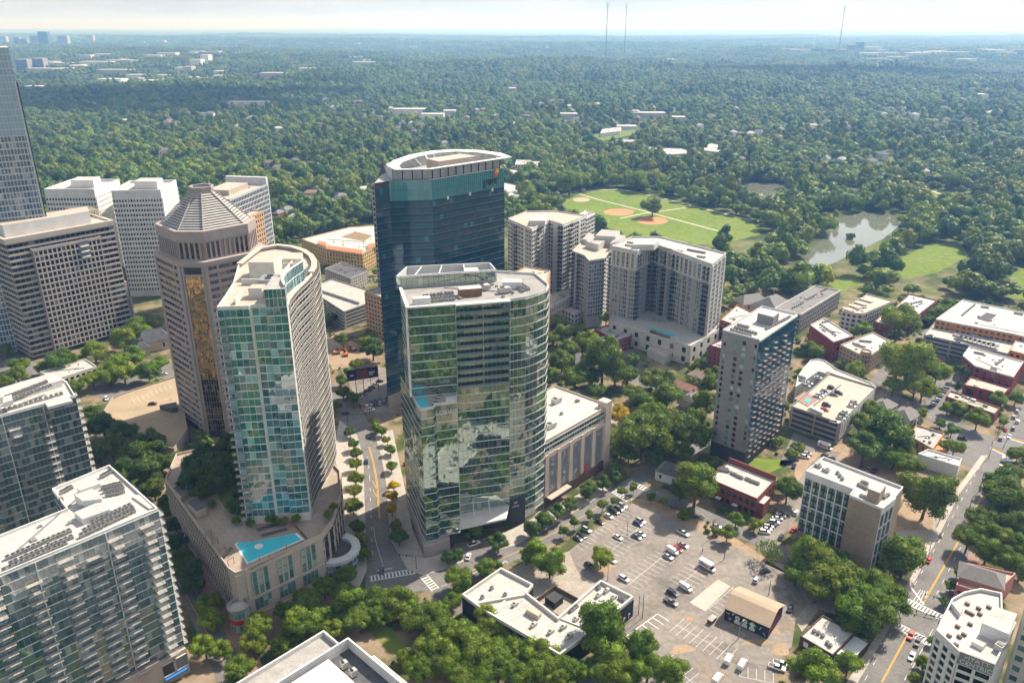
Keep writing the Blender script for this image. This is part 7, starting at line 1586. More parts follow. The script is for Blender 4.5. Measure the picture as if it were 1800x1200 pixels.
near_behind = [(-400, -260), (400, -260), (400, 178), (130, 160), (-10, 172), (-100, 160), (-400, 170)]
rs = np.random.RandomState(5)
def scatter(y0, y1, s0, sg, half, extra=60, jit=.42):
    X, Y, S = [], [], []; y = y0
    while y < y1:
        s = s0 + y * sg; w_ = half * abs(y) + extra; n = int(2 * w_ / s)
        x = -w_ + (np.arange(n) + .5) * s + rs.uniform(-jit, jit, n) * s; X.append(x); Y.append(np.full(n, y) + rs.uniform(-jit, jit, n) * s); S.append(np.full(n, s)); y += s * .95
    return np.concatenate(X), np.concatenate(Y), np.concatenate(S)
def ban(x, y, margin=0.0):
    ok = ~inside(city, x, y)
    for P in FOOT:
        a = np.array(P); c = a.mean(0)
        bb = (x > a[:, 0].min() - 6) & (x < a[:, 0].max() + 6) & (y > a[:, 1].min() - 6) & (y < a[:, 1].max() + 6)
        if bb.any():
            i = np.where(bb)[0]; Q = a if margin == 0 else np.array(offs([tuple(t) for t in ccw([tuple(q) for q in P])], margin, True))
            hit = inside(Q, x[i], y[i]); ok[i[hit]] = False
    return ok
X, Y, S = scatter(430, 4300, 12.6, .0016, .70, 80)
ok = ban(X, Y, 3.0)
cl_ = np.sin(X / 61 + 1) * np.cos(Y / 83) + .6 * np.sin(X / 27 - Y / 39)        # small clearings
ok &= ~((cl_ > 1.12) & (rs.rand(len(X)) < .88)); ok &= rs.rand(len(X)) < .95
X, Y, S = X[ok], Y[ok], S[ok]; Z = hz(X, Y)
R0 = S * (.36 + .60 * rs.rand(len(X)) ** 1.5); K = rs.randint(0, 6, len(X)); con = (np.sin(X / 140) * np.cos(Y / 170 + 1) > .35) & (rs.rand(len(X)) < .5); K = np.where(con, rs.randint(6, 8, len(X)), K); R0 = np.where(con, R0 * .7, R0)
Hs = np.minimum(R0, 9.5) * rs.uniform(.65, 1.5, len(X))
PT = list(zip(X.tolist(), Y.tolist(), (Z - .5).tolist(), R0.tolist(), rs.uniform(0, 6.28, len(X)).tolist(), K.tolist(), Hs.tolist()))
forest('forest', 'continuous green wood of the suburbs beyond the towers', PT, cA, 1)
X, Y, S = scatter(4250, 15000, 34, .0045, .78, 100)
ok = ban(X, Y) & (rs.rand(len(X)) < .97); X, Y, S = X[ok], Y[ok], S[ok]; Z = hz(X, Y); R0 = S * rs.uniform(.15, .20, len(X))
forest('far_forest', 'distant bluish wood reaching the horizon', list(zip(X.tolist(), Y.tolist(), (Z - 1).tolist(), R0.tolist(), rs.uniform(0, 6.28, len(X)).tolist(), rs.randint(0, 4, len(X)).tolist(), (np.minimum(R0, 12) * rs.uniform(.9, 1.5, len(X))).tolist())), cB, 1)
# trees below and behind the viewpoint, seen only in the mirrored glass
X = rs.uniform(-260, 260, 1500); Y = rs.uniform(-220, 172, 1500); ok = np.ones(len(X), bool)
for P in FOOT:
    ok &= ~inside(offs(ccw([tuple(q) for q in P]), 3, True), X, Y)
ok &= np.abs((X + Y * .6 + 40) % 120 - 60) > 12
X, Y = X[ok], Y[ok]; R0 = rs.uniform(4, 7, len(X))
forest('park_trees', 'leafy park trees in front of the mirrored hotel', list(zip(X.tolist(), Y.tolist(), [0.0] * len(X), R0.tolist(), rs.uniform(0, 6.28, len(X)).tolist(), rs.randint(0, 6, len(X)).tolist(), (R0 * 1.1).tolist())), cA, 1)
# two summer clouds high above the frame; their shadows lie on the woods
M_cloud = mat('cloud_white', (.85, .86, .88), var=.03, rough=1)
def cloud(sx, sy, rx, ry, label, seed):
    zc = 1500.0; ox, oy = math.sin(SUN_AZ) * zc / math.tan(SUN_EL), math.cos(SUN_AZ) * zc / math.tan(SUN_EL)
    v, f, a_, b_ = crown_arrays(seed=seed, ncl=26, nleaf=0, leaf=.1, rz=.35, zc=0)
    me = bpy.data.meshes.new('cloud'); me.from_pydata([(x * rx, y * ry, z * 320) for x, y, z in v], [], f); me.materials.append(M_cloud); me.polygons.foreach_set('use_smooth', [True] * len(f))
    o = bpy.data.objects.new('cloud', me); col.objects.link(o); o.location = (sx + ox, sy + oy, zc); tag(o, label, kind='stuff')
cloud(-1150, 2350, 900, 420, 'white summer cloud shading the woods behind the white towers', 501)
cloud(1500, 3400, 900, 260, 'white summer cloud shading the woods behind the lake', 502)

# low shrubs and small volunteer trees on the open ground between the blocks
X = rs.uniform(-230, 420, 9000); Y = rs.uniform(180, 700, 9000); ok = inside(city, X, Y) & (np.abs(X) < Y * .68 + 20)
for P in FOOT: ok &= ~inside(offs(ccw([tuple(q) for q in P]), 1.0, True), X, Y)
for x, y, r in TREES: ok &= (X - x) ** 2 + (Y - y) ** 2 > (r * .45) ** 2
ok &= (np.sin(X / 13) * np.cos(Y / 17) + .5 * np.sin(X / 5 + Y / 7)) > -.25
X, Y = X[ok], Y[ok]; R0 = np.where(rs.rand(len(X)) < .22, rs.uniform(1.8, 4.0, len(X)), rs.uniform(.5, 1.4, len(X)))
forest('undergrowth', 'shrubs and saplings on the open ground between the blocks', list(zip(X.tolist(), Y.tolist(), (-R0 * .25).tolist(), R0.tolist(), rs.uniform(0, 6.28, len(X)).tolist(), rs.randint(0, 6, len(X)).tolist(), (R0 * rs.uniform(.7, 1.2, len(X))).tolist())), cA, 1)

# ------------------------------------------------------------------ vehicles
def paint(name, c, rough=.28):
    m, t, b = newmat('paint_' + name); b.inputs['Base Color'].default_value = (*c, 1); b.inputs['Roughness'].default_value = rough; b.inputs['Coat Weight'].default_value = .6; b.inputs['Coat Roughness'].default_value = .06
    if name in ('silver', 'grey', 'blue'): b.inputs['Metallic'].default_value = .4
    return m
PC = {n: paint(n, c) for n, c in dict(white=(.78, .77, .74), silver=(.50, .50, .50), grey=(.20, .20, .21), black=(.012, .012, .014), red=(.50, .02, .02), blue=(.03, .07, .18), orange=(.75, .20, .02), navy=(.012, .02, .05), tan=(.40, .32, .22), beige=(.5, .45, .36)).items()}
GL_car = glass('car_glass', (.006, .008, .009), (.012, .014, .015), ior=1.6, blind=0, wob=0)
M_tyre = mat('tyre_rubber', (.018, .018, .018), rough=.9); M_rim = mat('wheel_rim', (.42, .42, .42), metal=.6, rough=.35); M_lamp = mat('lamp_lens', (.75, .72, .62), rough=.2, var=0); M_tail = mat('tail_lens', (.42, .015, .012), rough=.25, var=0)
def loft(b, secs, m=0):                                       # secs: (x, half width, z0, z1, inset at top)
    idx = []
    for x, hw, z0, z1, ti in secs:
        i = len(b.v); b.v.extend([(x, -hw, z0), (x, hw, z0), (x, hw * 1.0, (z0 + z1) * .55), (x, hw - ti, z1), (x, -hw + ti, z1), (x, -hw * 1.0, (z0 + z1) * .55)]); idx.append(i)
    for a, c in zip(idx, idx[1:]):
        for k in range(6): j = (k + 1) % 6; b.f.append((a + k, c + k, c + j, a + j)); b.m.append(m)
    b.f.append(tuple(idx[0] + k for k in range(6))); b.m.append(m); b.f.append(tuple(idx[-1] + k for k in reversed(range(6)))); b.m.append(m)
VT = {}
def vehicle_type(nm, L, W, body, glassh, roof, wb, extra=None):
    q = MB(); loft(q, body); bm = q.mesh('body', [PC['white']], smooth=False)
    q = MB(); loft(q, glassh); gm = q.mesh('window', [GL_car])
    q = MB(); loft(q, roof); rm = q.mesh('roof', [PC['white']])
    q = MB(); r = .34
    i0 = len(q.v)
    for y in (-.11, .11):
        for k in range(12): q.v.append((r * math.cos(k * .5236), y, r * math.sin(k * .5236)))
    for k in range(12): j = (k + 1) % 12; q.f.append((k, j, 12 + j, 12 + k)); q.m.append(0)
    q.f.append(tuple(range(12))); q.m.append(0); q.f.append(tuple(12 + k for k in reversed(range(12)))); q.m.append(0)
    for y in (-.125, .125): q.face([(r * .6 * math.cos(k * .5236) * (1 if y > 0 else -1), y, r * .6 * math.sin(k * .5236)) for k in range(12)], 1)
    wm = q.mesh('wheel', [M_tyre, M_rim])
    h = body[-1][3]; q = MB(); q.box(L / 2 - .02, 0, .1, .34, h - .24, h - .06); hm_ = q.mesh('headlight', [M_lamp]); q = MB(); q.box(-L / 2 + .02, 0, .1, .3, h - .22, h); tm = q.mesh('tail_light', [M_tail])
    VT[nm] = (L, W, bm, gm, rm, wm, wb, hm_, tm, extra)
vehicle_type('sedan', 4.7, 1.84, [(-2.35, .72, .38, .86, .08), (-2.2, .88, .28, 1.0, .1), (-1.3, .92, .25, 1.02, .1), (1.0, .92, .25, .98, .1), (2.0, .88, .28, .84, .14), (2.35, .7, .36, .72, .1)], [(-1.9, .66, .96, 1.0, .02), (-1.05, .76, .96, 1.42, .16), (.35, .76, .96, 1.43, .16), (1.25, .74, .94, .98, .02)], [(-1.0, .62, 1.41, 1.46, .04), (.3, .62, 1.42, 1.47, .04)], 1.42)
vehicle_type('suv', 4.85, 1.95, [(-2.42, .85, .42, 1.02, .06), (-2.3, .95, .34, 1.12, .06), (-1.3, .97, .3, 1.14, .06), (1.1, .97, .3, 1.10, .08), (2.1, .94, .34, 1.0, .14), (2.42, .8, .42, .86, .1)], [(-2.3, .8, 1.08, 1.2, .02), (-1.95, .84, 1.08, 1.66, .14), (.3, .84, 1.08, 1.68, .14), (1.2, .82, 1.06, 1.12, .02)], [(-1.95, .70, 1.66, 1.73, .05), (.3, .70, 1.67, 1.74, .05)], 1.45)
vehicle_type('pickup', 5.7, 2.0, [(-2.85, .95, .5, 1.08, .04), (-2.7, .98, .42, 1.1, .04), (-.7, .98, .4, 1.1, .04), (1.4, .98, .4, 1.12, .08), (2.5, .95, .42, 1.04, .12), (2.85, .85, .5, .9, .1)], [(-.75, .84, 1.06, 1.66, .1), (-.6, .85, 1.06, 1.76, .14), (.7, .85, 1.06, 1.76, .14), (1.5, .83, 1.06, 1.12, .02)], [(-.65, .7, 1.75, 1.82, .05), (.65, .7, 1.75, 1.82, .05)], 1.8, 'bed')
vehicle_type('van', 5.6, 2.05, [(-2.8, .98, .4, 1.3, .02), (-2.7, 1.0, .34, 2.2, .12), (1.2, 1.0, .34, 2.2, .12), (1.95, .98, .34, 1.35, .1), (2.6, .94, .38, 1.1, .12), (2.8, .85, .45, .9, .1)], [(1.1, .96, 1.3, 2.0, .14), (1.35, .96, 1.3, 2.0, .14), (2.0, .92, 1.25, 1.35, .04)], [(-2.6, .86, 2.18, 2.26, .05), (1.2, .86, 2.18, 2.26, .05)], 1.85)
vehicle_type('truck', 7.2, 2.3, [(-3.6, 1.1, .7, 1.0, .02), (1.7, 1.1, .6, 1.0, .02), (1.75, 1.0, .5, 1.3, .05), (3.1, 1.0, .5, 1.25, .1), (3.6, .9, .55, 1.0, .1)], [(1.75, .92, 1.25, 2.1, .12), (2.2, .92, 1.25, 2.1, .12), (2.8, .9, 1.2, 1.28, .04)], [(1.72, .8, 2.1, 2.2, .05), (2.2, .8, 2.1, 2.2, .05)], 2.3, 'box')
bed_me = MB(); bed_me.box(-1.75, 0, 1.9, 1.6, 1.1, 1.14); bed_me = bed_me.mesh('cargo_bed', [M_dark])
bx = MB(); bx.box(-1.0, 0, 5.2, 2.3, 1.0, 3.4, 0, 0); bx.box(-1.0, -1.17, 4.2, .03, 1.5, 2.2, 0, 1); bx.box(-1.9, -1.18, 1.3, .04, 1.9, 2.9, 0, 2); bx.box(2.0, 0, 1.0, 2.2, 2.6, 3.3, 0, 0); bx_me = bx.mesh('cargo_box', [PC['white'], M_redp, mat('decal_blue', (.08, .35, .5), var=0)])
def car(px, py, ang, ty, colr, label, group=None, z=.06, cat=None):
    L, W, bm, gm, rm, wm, wb, hm_, tm, ex = VT[ty]
    x, y = G(px, py, z + .7); t = thing({'sedan': 'car', 'suv': 'car', 'pickup': 'pickup_truck', 'van': 'van', 'truck': 'box_truck'}[ty], label, cat or {'sedan': 'car', 'suv': 'car', 'pickup': 'pickup', 'van': 'van', 'truck': 'truck'}[ty], (x, y, z), ang + rnd.uniform(-.04, .04), group)
    o = put('body', bm, t); o.material_slots[0].link = 'OBJECT'; o.material_slots[0].material = PC[colr]
    put('window', gm, t); o = put('roof', rm, t); o.material_slots[0].link = 'OBJECT'; o.material_slots[0].material = PC[colr]
    for sx in (-1, 1):
        for sy in (-1, 1): put('wheel', wm, t, (sx * wb, sy * (W / 2 - .12), .34))
    for sy in (-1, 1): put('headlight', hm_, t, (0, sy * W * .34, 0)); put('tail_light', tm, t, (0, sy * W * .36, 0))
    if ex == 'bed': put('cargo_bed', bed_me, t)
    if ex == 'box': put('cargo_box', bx_me, t)
D1, D2 = R(-47), R(45)
for it in [(1022, 941, D1, 'suv', 'black', 'black car at the kerb end of the row facing the hotel'), (1016, 945, D1, 'sedan', 'grey', 'dark grey car first in the row facing the hotel'), (1031, 930, D1, 'suv', 'silver', 'silver car third in the row facing the hotel'), (1054, 916, D1, 'sedan', 'black', 'black sedan alone in the middle of the row facing the hotel'), (1070, 906, D1, 'sedan', 'white', 'white sedan in the row facing the hotel'), (1080, 898, D1, 'suv', 'navy', 'dark blue car in the row facing the hotel'), (1088, 893, D1, 'suv', 'grey', 'grey car near the far end of the row facing the hotel'), (1094, 888, D1, 'suv', 'silver', 'silver car at the far end of the row facing the hotel')]: car(*it, group='cars along the hotel side of the parking lot', z=.04)
for it in [(1086, 943, D1, 'sedan', 'white', 'white sedan beside the lamp post in the parking lot'), (1121, 919, D1, 'sedan', 'blue', 'blue sedan left of a silver one in the parking lot'), (1126, 915, D1, 'suv', 'silver', 'silver car right of the blue sedan'), (1119, 942, D1, 'sedan', 'grey', 'grey sedan left of a white one in the parking lot'), (1126, 937, D1, 'sedan', 'white', 'white sedan right of the grey one'), (1201, 936, D1, 'pickup', 'white', 'white pickup truck parked in tree shade'), (1201, 957, D1, 'sedan', 'silver', 'silver sedan just behind the red car'), (1191, 964, D1, 'suv', 'red', 'bright red car between white cars'), (1182, 968, D1, 'van', 'white', 'white van with dark windows left of the red car'), (1174, 977, D1, 'sedan', 'silver', 'silver sedan at the front of the red car row'), (1036, 992, D1, 'sedan', 'black', 'black sedan beside the single parking lot tree'), (1075, 983, D1, 'sedan', 'white', 'white sedan half hidden by the single parking lot tree'), (1097, 1016, D1, 'suv', 'white', 'white station wagon alone in the parking lot'), (1182, 1041, D1, 'suv', 'navy', 'dark blue car left of a white van'), (1205, 1032, D1, 'van', 'white', 'white passenger van in the middle of the parking lot'), (1179, 1057, D1, 'pickup', 'grey', 'dark grey pickup truck near the white van'), (1243, 996, D1, 'truck', 'white', 'white box truck with a red side band'), (1281, 1158, R(55), 'van', 'white', 'white service van left of its twin'), (1305, 1167, R(55), 'van', 'white', 'white service van right of its twin'), (1262, 1192, R(50), 'van', 'white', 'white van cut off at the bottom edge'), (1366, 1172, R(-25), 'pickup', 'white', 'nearer white work pickup truck by the bushes'), (1374, 1166, R(-25), 'pickup', 'white', 'farther white work pickup truck by the bushes'), (1330, 1018, R(52), 'suv', 'silver', 'silver car behind the mural barn'), (1345, 1003, R(20), 'sedan', 'black', 'black car under the sparse yellow tree'), (1389, 1068, R(60), 'sedan', 'navy', 'dark car tucked beside the mural barn')]: car(*it, z=.04)
for i, (px, py, c) in enumerate([(1344, 934, 'white'), (1348, 929, 'white'), (1351, 925, 'silver'), (1356, 921, 'black'), (1361, 917, 'white'), (1367, 910, 'white'), (1372, 906, 'silver'), (1378, 902, 'grey')]): car(px, py, R(-15), 'sedan' if i % 2 else 'suv', c, 'car in the angled row beside the brick hall driveway', 'cars beside the brick hall driveway')
for it in [(1399, 900, R(58), 'suv', 'white', 'white car driving up the brick hall driveway'), (1373, 943, R(55), 'sedan', 'black', 'black car leaving the brick hall driveway'), (1396, 930, R(40), 'sedan', 'red', 'red car beside the panelled office corner'), (1259, 924, R(-30), 'sedan', 'silver', 'silver car parked on the side street'), (1172, 856, R(-35), 'sedan', 'navy', 'dark car in front of the white craftsman house'), (1415, 802, R(-20), 'suv', 'white', 'white car of the pair behind the panelled office'), (1419, 797, R(-20), 'suv', 'silver', 'silver car of the pair behind the panelled office'), (1396, 818, R(60), 'sedan', 'navy', 'dark blue car by the grey tower garden'), (1450, 786, R(-45), 'truck', 'white', 'white box truck parked below the garage trees'), (1452, 800, R(-40), 'sedan', 'grey', 'grey car behind the panelled office roof edge'), (1464, 806, R(-40), 'sedan', 'navy', 'blue grey car behind the panelled office'), (1515, 820, R(45), 'sedan', 'grey', 'grey car in the shade behind the panelled office'), (1527, 824, R(45), 'sedan', 'silver', 'silver car in the shade behind the panelled office'), (1538, 827, R(45), 'suv', 'black', 'black car in the shade behind the panelled office')]: car(*it)
for it in [(1633, 983, R(50), 'sedan', 'red', 'red sports car driving alone on the main street'), (1601, 1116, R(232), 'suv', 'red', 'red car waiting at the main street crossing'), (1613, 1128, R(232), 'suv', 'black', 'dark car waiting beside the red one at the crossing'), (1603, 1152, R(232), 'sedan', 'white', 'white car queuing on the main street'), (1759, 770, R(52), 'suv', 'grey', 'grey car by the rainbow crossing'), (1774, 766, R(232), 'sedan', 'silver', 'silver car waiting above the rainbow crossing'), (1768, 754, R(52), 'sedan', 'red', 'red car in the queue above the rainbow crossing'), (1781, 752, R(52), 'suv', 'grey', 'dark grey car in the queue above the rainbow crossing'), (1789, 740, R(52), 'suv', 'white', 'white car in the queue above the rainbow crossing'), (1782, 732, R(52), 'suv', 'tan', 'tan car in the queue above the rainbow crossing'), (1788, 722, R(52), 'suv', 'silver', 'silver car farthest in the queue'), (1765, 806, R(52), 'van', 'white', 'white van just below the rainbow crossing'), (1759, 819, R(52), 'sedan', 'silver', 'silver car parked below the rainbow crossing'), (1754, 829, R(52), 'suv', 'white', 'white car parked below the rainbow crossing'), (1746, 842, R(52), 'suv', 'silver', 'silver car parked at the grove kerb'), (1692, 770, R(-30), 'suv', 'black', 'black car outside the tan restaurant'), (1797, 705, R(50), 'sedan', 'red', 'red car at the right edge of the main street')]: car(*it)
for i in range(9): car(1638 + i * 3.1, 713 - i * 3.9, R(20), 'sedan', ['navy', 'silver', 'blue', 'white', 'black', 'white', 'grey', 'silver', 'grey'][i], 'car in the packed row of the small lot near the red shop', 'packed cars near the red shop')
for it in [(671, 1001, R(95), 'sedan', 'navy', 'dark car crossing the near avenue crosswalk'), (644, 810, R(100), 'sedan', 'blue', 'blue car driving down the avenue'), (648, 766, R(110), 'sedan', 'navy', 'dark blue car at the avenue bend'), (608, 726, R(20), 'sedan', 'black', 'black car under the yellow green tree at the junction'), (823, 977, R(80), 'sedan', 'white', 'white car on the hotel driveway'), (833, 955, R(30), 'pickup', 'white', 'white pickup truck under the hotel canopy'), (268, 709, R(10), 'sedan', 'black', 'black car alone on the tan deck', None, 6.05), (187, 700, R(-60), 'suv', 'white', 'white car parked below the mansion trees'), (287, 657, R(30), 'suv', 'white', 'white car by the old mansion')]: car(*it)
k = 0
for i in range(6): car(632 + i * 7.0, 697 - i * 5.5, R(15), 'sedan', ['silver', 'grey', 'black', 'grey', 'silver', 'black'][i], 'car in the back row beneath the billboard', 'back row of cars under the billboard')
for i in range(5): car(652 + i * 7.5, 706 - i * 2.2, R(100), 'suv', ['blue', 'navy', 'navy', 'grey', 'blue'][i], 'blue grey car in the middle rows of the billboard lot', 'middle rows of the billboard lot')
for i in range(5): car(645 + i * 7.5, 714 - i * 2.2, R(100), 'suv', ['white', 'silver', 'navy', 'silver', 'grey'][i], 'pale car in the front rows of the billboard lot', 'front rows of the billboard lot')
car(637, 713, R(15), 'sedan', 'red', 'red car in the billboard lot corner'); car(650, 720, R(15), 'pickup', 'white', 'white pickup truck in the billboard lot corner')
for i, (px, py, c) in enumerate([(1438, 663, 'white'), (1417, 678, 'silver'), (1422, 673, 'white'), (1462, 681, 'black'), (1466, 693, 'grey'), (1474, 690, 'black'), (1436, 697, 'silver'), (1441, 694, 'white'), (1446, 691, 'silver'), (1450, 688, 'grey'), (1497, 713, 'white'), (1502, 707, 'silver'), (1478, 734, 'silver'), (1482, 729, 'grey'), (1486, 724, 'white'), (1453, 711, 'black'), (1449, 719, 'red'), (1467, 741, 'white')]): car(px, py, R(-30), 'suv' if i % 2 else 'sedan', c, 'car parked on the roof of the garage beside the grey tower', 'cars on the garage roof by the grey tower', 12.05)
for i, (px, py, c) in enumerate([(1682, 572, 'red'), (1672, 579, 'orange'), (1702, 577, 'silver'), (1680, 589, 'white'), (1688, 591, 'silver'), (1712, 588, 'silver'), (1738, 584, 'white'), (1752, 587, 'white'), (1734, 593, 'grey'), (1730, 601, 'white'), (1745, 604, 'silver'), (1686, 601, 'grey'), (1637, 590, 'grey')]): car(px, py, R(-70), 'sedan', c, 'car parked on the long garage roof near the park', 'cars on the long garage roof', 11.55)
# ------------------------------------------------------------------ poles, wires, signals, boards
def pole(px, h, lb, arms=True, lamp=False, group=None):
    x, y = G(*px); t = thing('utility_pole' if not lamp else 'lamp_post', lb, 'pole', (x, y, 0), R(40), group); t['_w'] = (0, 0, 0)
    q = MB(); q.bar((0, 0, 0), (0, 0, h), .16, 0, 7, .1); q.build('pole', M_wood if not lamp else M_metal, t)
    if arms:
        q = MB(); q.box(0, 0, 2.4, .14, h - .9, h - .75)
        for dx in (-1.1, -.5, .5, 1.1): q.bar((dx, 0, h - .75), (dx, 0, h - .45), .06)
        q.build('crossarm', M_wood, t)
    if lamp:
        q = MB(); q.bar((0, 0, h), (1.6, 0, h + .3), .06, 0, 5); q.box(1.9, 0, .8, .3, h + .2, h + .38); q.build('lamp_head', M_metal, t)
    return (x, y, h)
pg = 'wooden poles round the parking lot'
ps = [pole((1252, 945), 9.2, 'wooden utility pole on the soil strip by the side street', True), pole((1272.5, 983), 9.3, 'wooden utility pole beside the box truck', True), pole((1324, 944), 9.5, 'wooden utility pole at the driveway mouth', True), pole((1129, 1086), 11, 'tall bare pole beside the white roof shops wall', False), pole((1122, 1080), 9, 'shorter bare pole beside the white roof shops wall', False), pole((1351, 1046), 7, 'stub pole behind the mural barn', False), pole((1145, 855), 10, 'wooden pole at the corner of the side street'), pole((1108, 826), 10, 'wooden pole near the hotel annex corner')]
pole((1102, 945), 8, 'thin lamp post among the white and grey sedans', False, True); pole((1188, 980), 8, 'thin lamp post next to the red car', False, True); pole((1298, 1122), 7, 'lamp post in front of the mural wall', False, True); pole((1068, 1020), 8, 'lamp post near the single parking lot tree', False, True)
for p, lb in (((1700, 910), 'leaning utility pole on the main street pavement beside the blue fence'), ((1722, 862), 'utility pole on the main street pavement near the white store'), ((1738, 805), 'utility pole on the main street near the restaurant lot'), ((1630, 985), 'utility pole on the main street opposite the red sports car'), ((1752, 770), 'utility pole at the rainbow crossing corner'), ((1554, 698), 'utility pole at the foot of the short street'), ((1580, 712), 'utility pole beside the hip roofed bungalow'), ((1694, 742), 'utility pole outside the red brick shop')): ps.append(pole(p, 10, lb))
def wire(a, c, lb, sag=.8):
    n = 8; q = MB(); P_ = [(a[0] + (c[0] - a[0]) * i / n, a[1] + (c[1] - a[1]) * i / n, a[2] + (c[2] - a[2]) * i / n - sag * 4 * (i / n) * (1 - i / n) - .5) for i in range(n + 1)]
    for u, v in zip(P_, P_[1:]): q.bar(u, v, .045, 0, 3)
    o = q.build('power_line', M_dark); tag(o, lb, 'cable')
wire(ps[0], ps[6], 'overhead cable along the side street from the corner pole'); wire(ps[1], ps[2], 'overhead cable crossing the driveway mouth'); wire(ps[0], ps[1], 'overhead cable above the soil strip'); wire(ps[6], ps[7], 'overhead cable near the hotel annex corner'); wire(ps[8], ps[9], 'overhead cable along the main street beside the white store'); wire(ps[9], ps[10], 'overhead cable along the main street by the restaurant'); wire(ps[8], ps[11], 'overhead cable above the blue fence'); wire(ps[13], ps[14], 'overhead cable over the cross street'); wire(ps[12], ps[10], 'overhead cable at the rainbow crossing')
def signal(px, ang, arm, lb):
    x, y = G(*px); t = thing('traffic_signal', lb, 'traffic light', (x, y, 0), ang); t['_w'] = (0, 0, 0)
    q = MB(); q.bar((0, 0, 0), (0, 0, 6.5), .14, 0, 7); q.bar((0, 0, 6.2), (arm, 0, 6.6), .09, 0, 6); q.build('mast_arm', M_dark, t)
    for d_ in (.55, .95): q = MB(); q.box(arm * d_, 0, .35, .3, 5.6, 6.7); q.build('signal_head', M_dark, t)
    q = MB(); q.box(arm * .3, -.1, 2.2, .05, 5.9, 6.5); q.build('street_sign', M_mgrn, t)
signal((1656, 1078), R(150), 7, 'traffic signal arm on the main street by the white hotel'); signal((1646, 1110), R(150), 8, 'traffic signal arm nearest the white hotel wall'); signal((1573, 1092), R(-40), 6, 'traffic signal arm on the tree side of the main street'); signal((732, 1000), R(170), 7, 'traffic signal arm at the mirrored hotel corner'); signal((650, 730), R(200), 9, 'traffic signal arm at the avenue bend'); signal((612, 748), R(10), 10, 'traffic signal arm at the curved tower corner')
# billboards
def board(px, wd, h, z0, ang, m2, lb, n=5):
    x, y = G(*px); t = thing('billboard', lb, 'billboard', (x, y, 0), ang); t['_w'] = (0, 0, 0)
    for i in range(n): q = MB(); q.bar((-wd / 2 + wd * i / (n - 1), 0, 0), (-wd / 2 + wd * i / (n - 1), 0, z0 + 1), .2, 0, 6); q.build('post', M_wood, t)
    q = MB(); q.box(0, 0, wd + .6, .3, z0, z0 + h, 0, 0); q.build('frame', M_dark, t)
    for i, (u0, u1, v0, v1, mm) in enumerate(m2): q = MB(); q.box((u0 + u1) / 2 * wd - wd / 2, -.18 - .012 * i, (u1 - u0) * wd, .04, z0 + v0 * h, z0 + v1 * h); q.build('poster', mm, t)
M_purp = mat('poster_indigo', (.02, .02, .07), var=.1); M_pst = mat('poster_rust', (.30, .09, .04), c2=(.12, .04, .03), scale=.6)
board((640, 690), 18, 7, 9, R(22), [(.01, .99, .04, .96, M_purp), (.3, .66, .04, .9, M_pst), (.7, .9, .45, .6, M_white), (.7, .84, .28, .38, M_white), (.08, .2, .4, .55, M_lgrey)], 'dark indigo billboard on tall posts above a parking lot')
board((1608, 755), 10, 3.5, 2.5, R(60), [(.01, .99, .04, .96, mat('poster_blue', (.12, .32, .6), var=.1)), (.1, .5, .2, .8, mat('poster_cream', (.7, .55, .4), var=.1))], 'blue billboard beside the hip roofed bungalow', 3)
P = poly_px([(1672, 872), (1648, 925)]); b = MB(); b.strip(P, offs(P, .1), 0, 2); tag(b.build('site_fence', mat('blue_screen', (.06, .16, .26), var=.1)), 'blue screen fence beside the main street pavement', 'fence')
x, y = G(1251, 1092); t = thing('dumpster', 'rust brown dumpster beside the mural barn', 'dumpster', (x, y, 0), R(45)); t['_w'] = (0, 0, 0); q = MB(); q.hexa([(-1.6, -.8, .1), (1.6, -.8, .1), (1.6, .8, .1), (-1.6, .8, .1)], [(-1.8, -1, 1.7), (1.8, -1, 1.7), (1.8, 1, 1.7), (-1.8, 1, 1.7)]); q.build('bin', mat('rust_steel', (.25, .09, .04), var=.2), t); q = MB(); q.box(0, 0, 3.7, 2.1, 1.7, 1.82); q.build('lid', M_roofg, t)
for px, py, rot, lb in ((592, 622, .4, 'orange excavator at the left of the construction ground'), (608, 625, 1.8, 'orange excavator in the middle of the construction ground'), (620, 616, 2.6, 'orange excavator at the back of the construction ground')):
    x, y = G(px, py); t = thing('excavator', lb, 'excavator', (x, y, 0), rot); t['_w'] = (0, 0, 0); mo = PC['orange']
    for s in (-1, 1): q = MB(); q.box(0, s * 1.1, 4, .6, 0, .9); q.build('track', M_tyre, t)
    q = MB(); q.box(-.3, 0, 3.4, 2.4, .9, 2.1); q.build('body', mo, t); q = MB(); q.box(.7, .6, 1.4, 1.1, 2.1, 3.1); q.build('cab', GL_car, t)
    q = MB(); q.bar((1, -.3, 1.8), (3.6, -.3, 4.6), .28); q.bar((3.6, -.3, 4.6), (6, -.3, 2.2), .22); q.box(6.1, -.3, .9, .9, 1.2, 2.2); q.build('boom', mo, t)
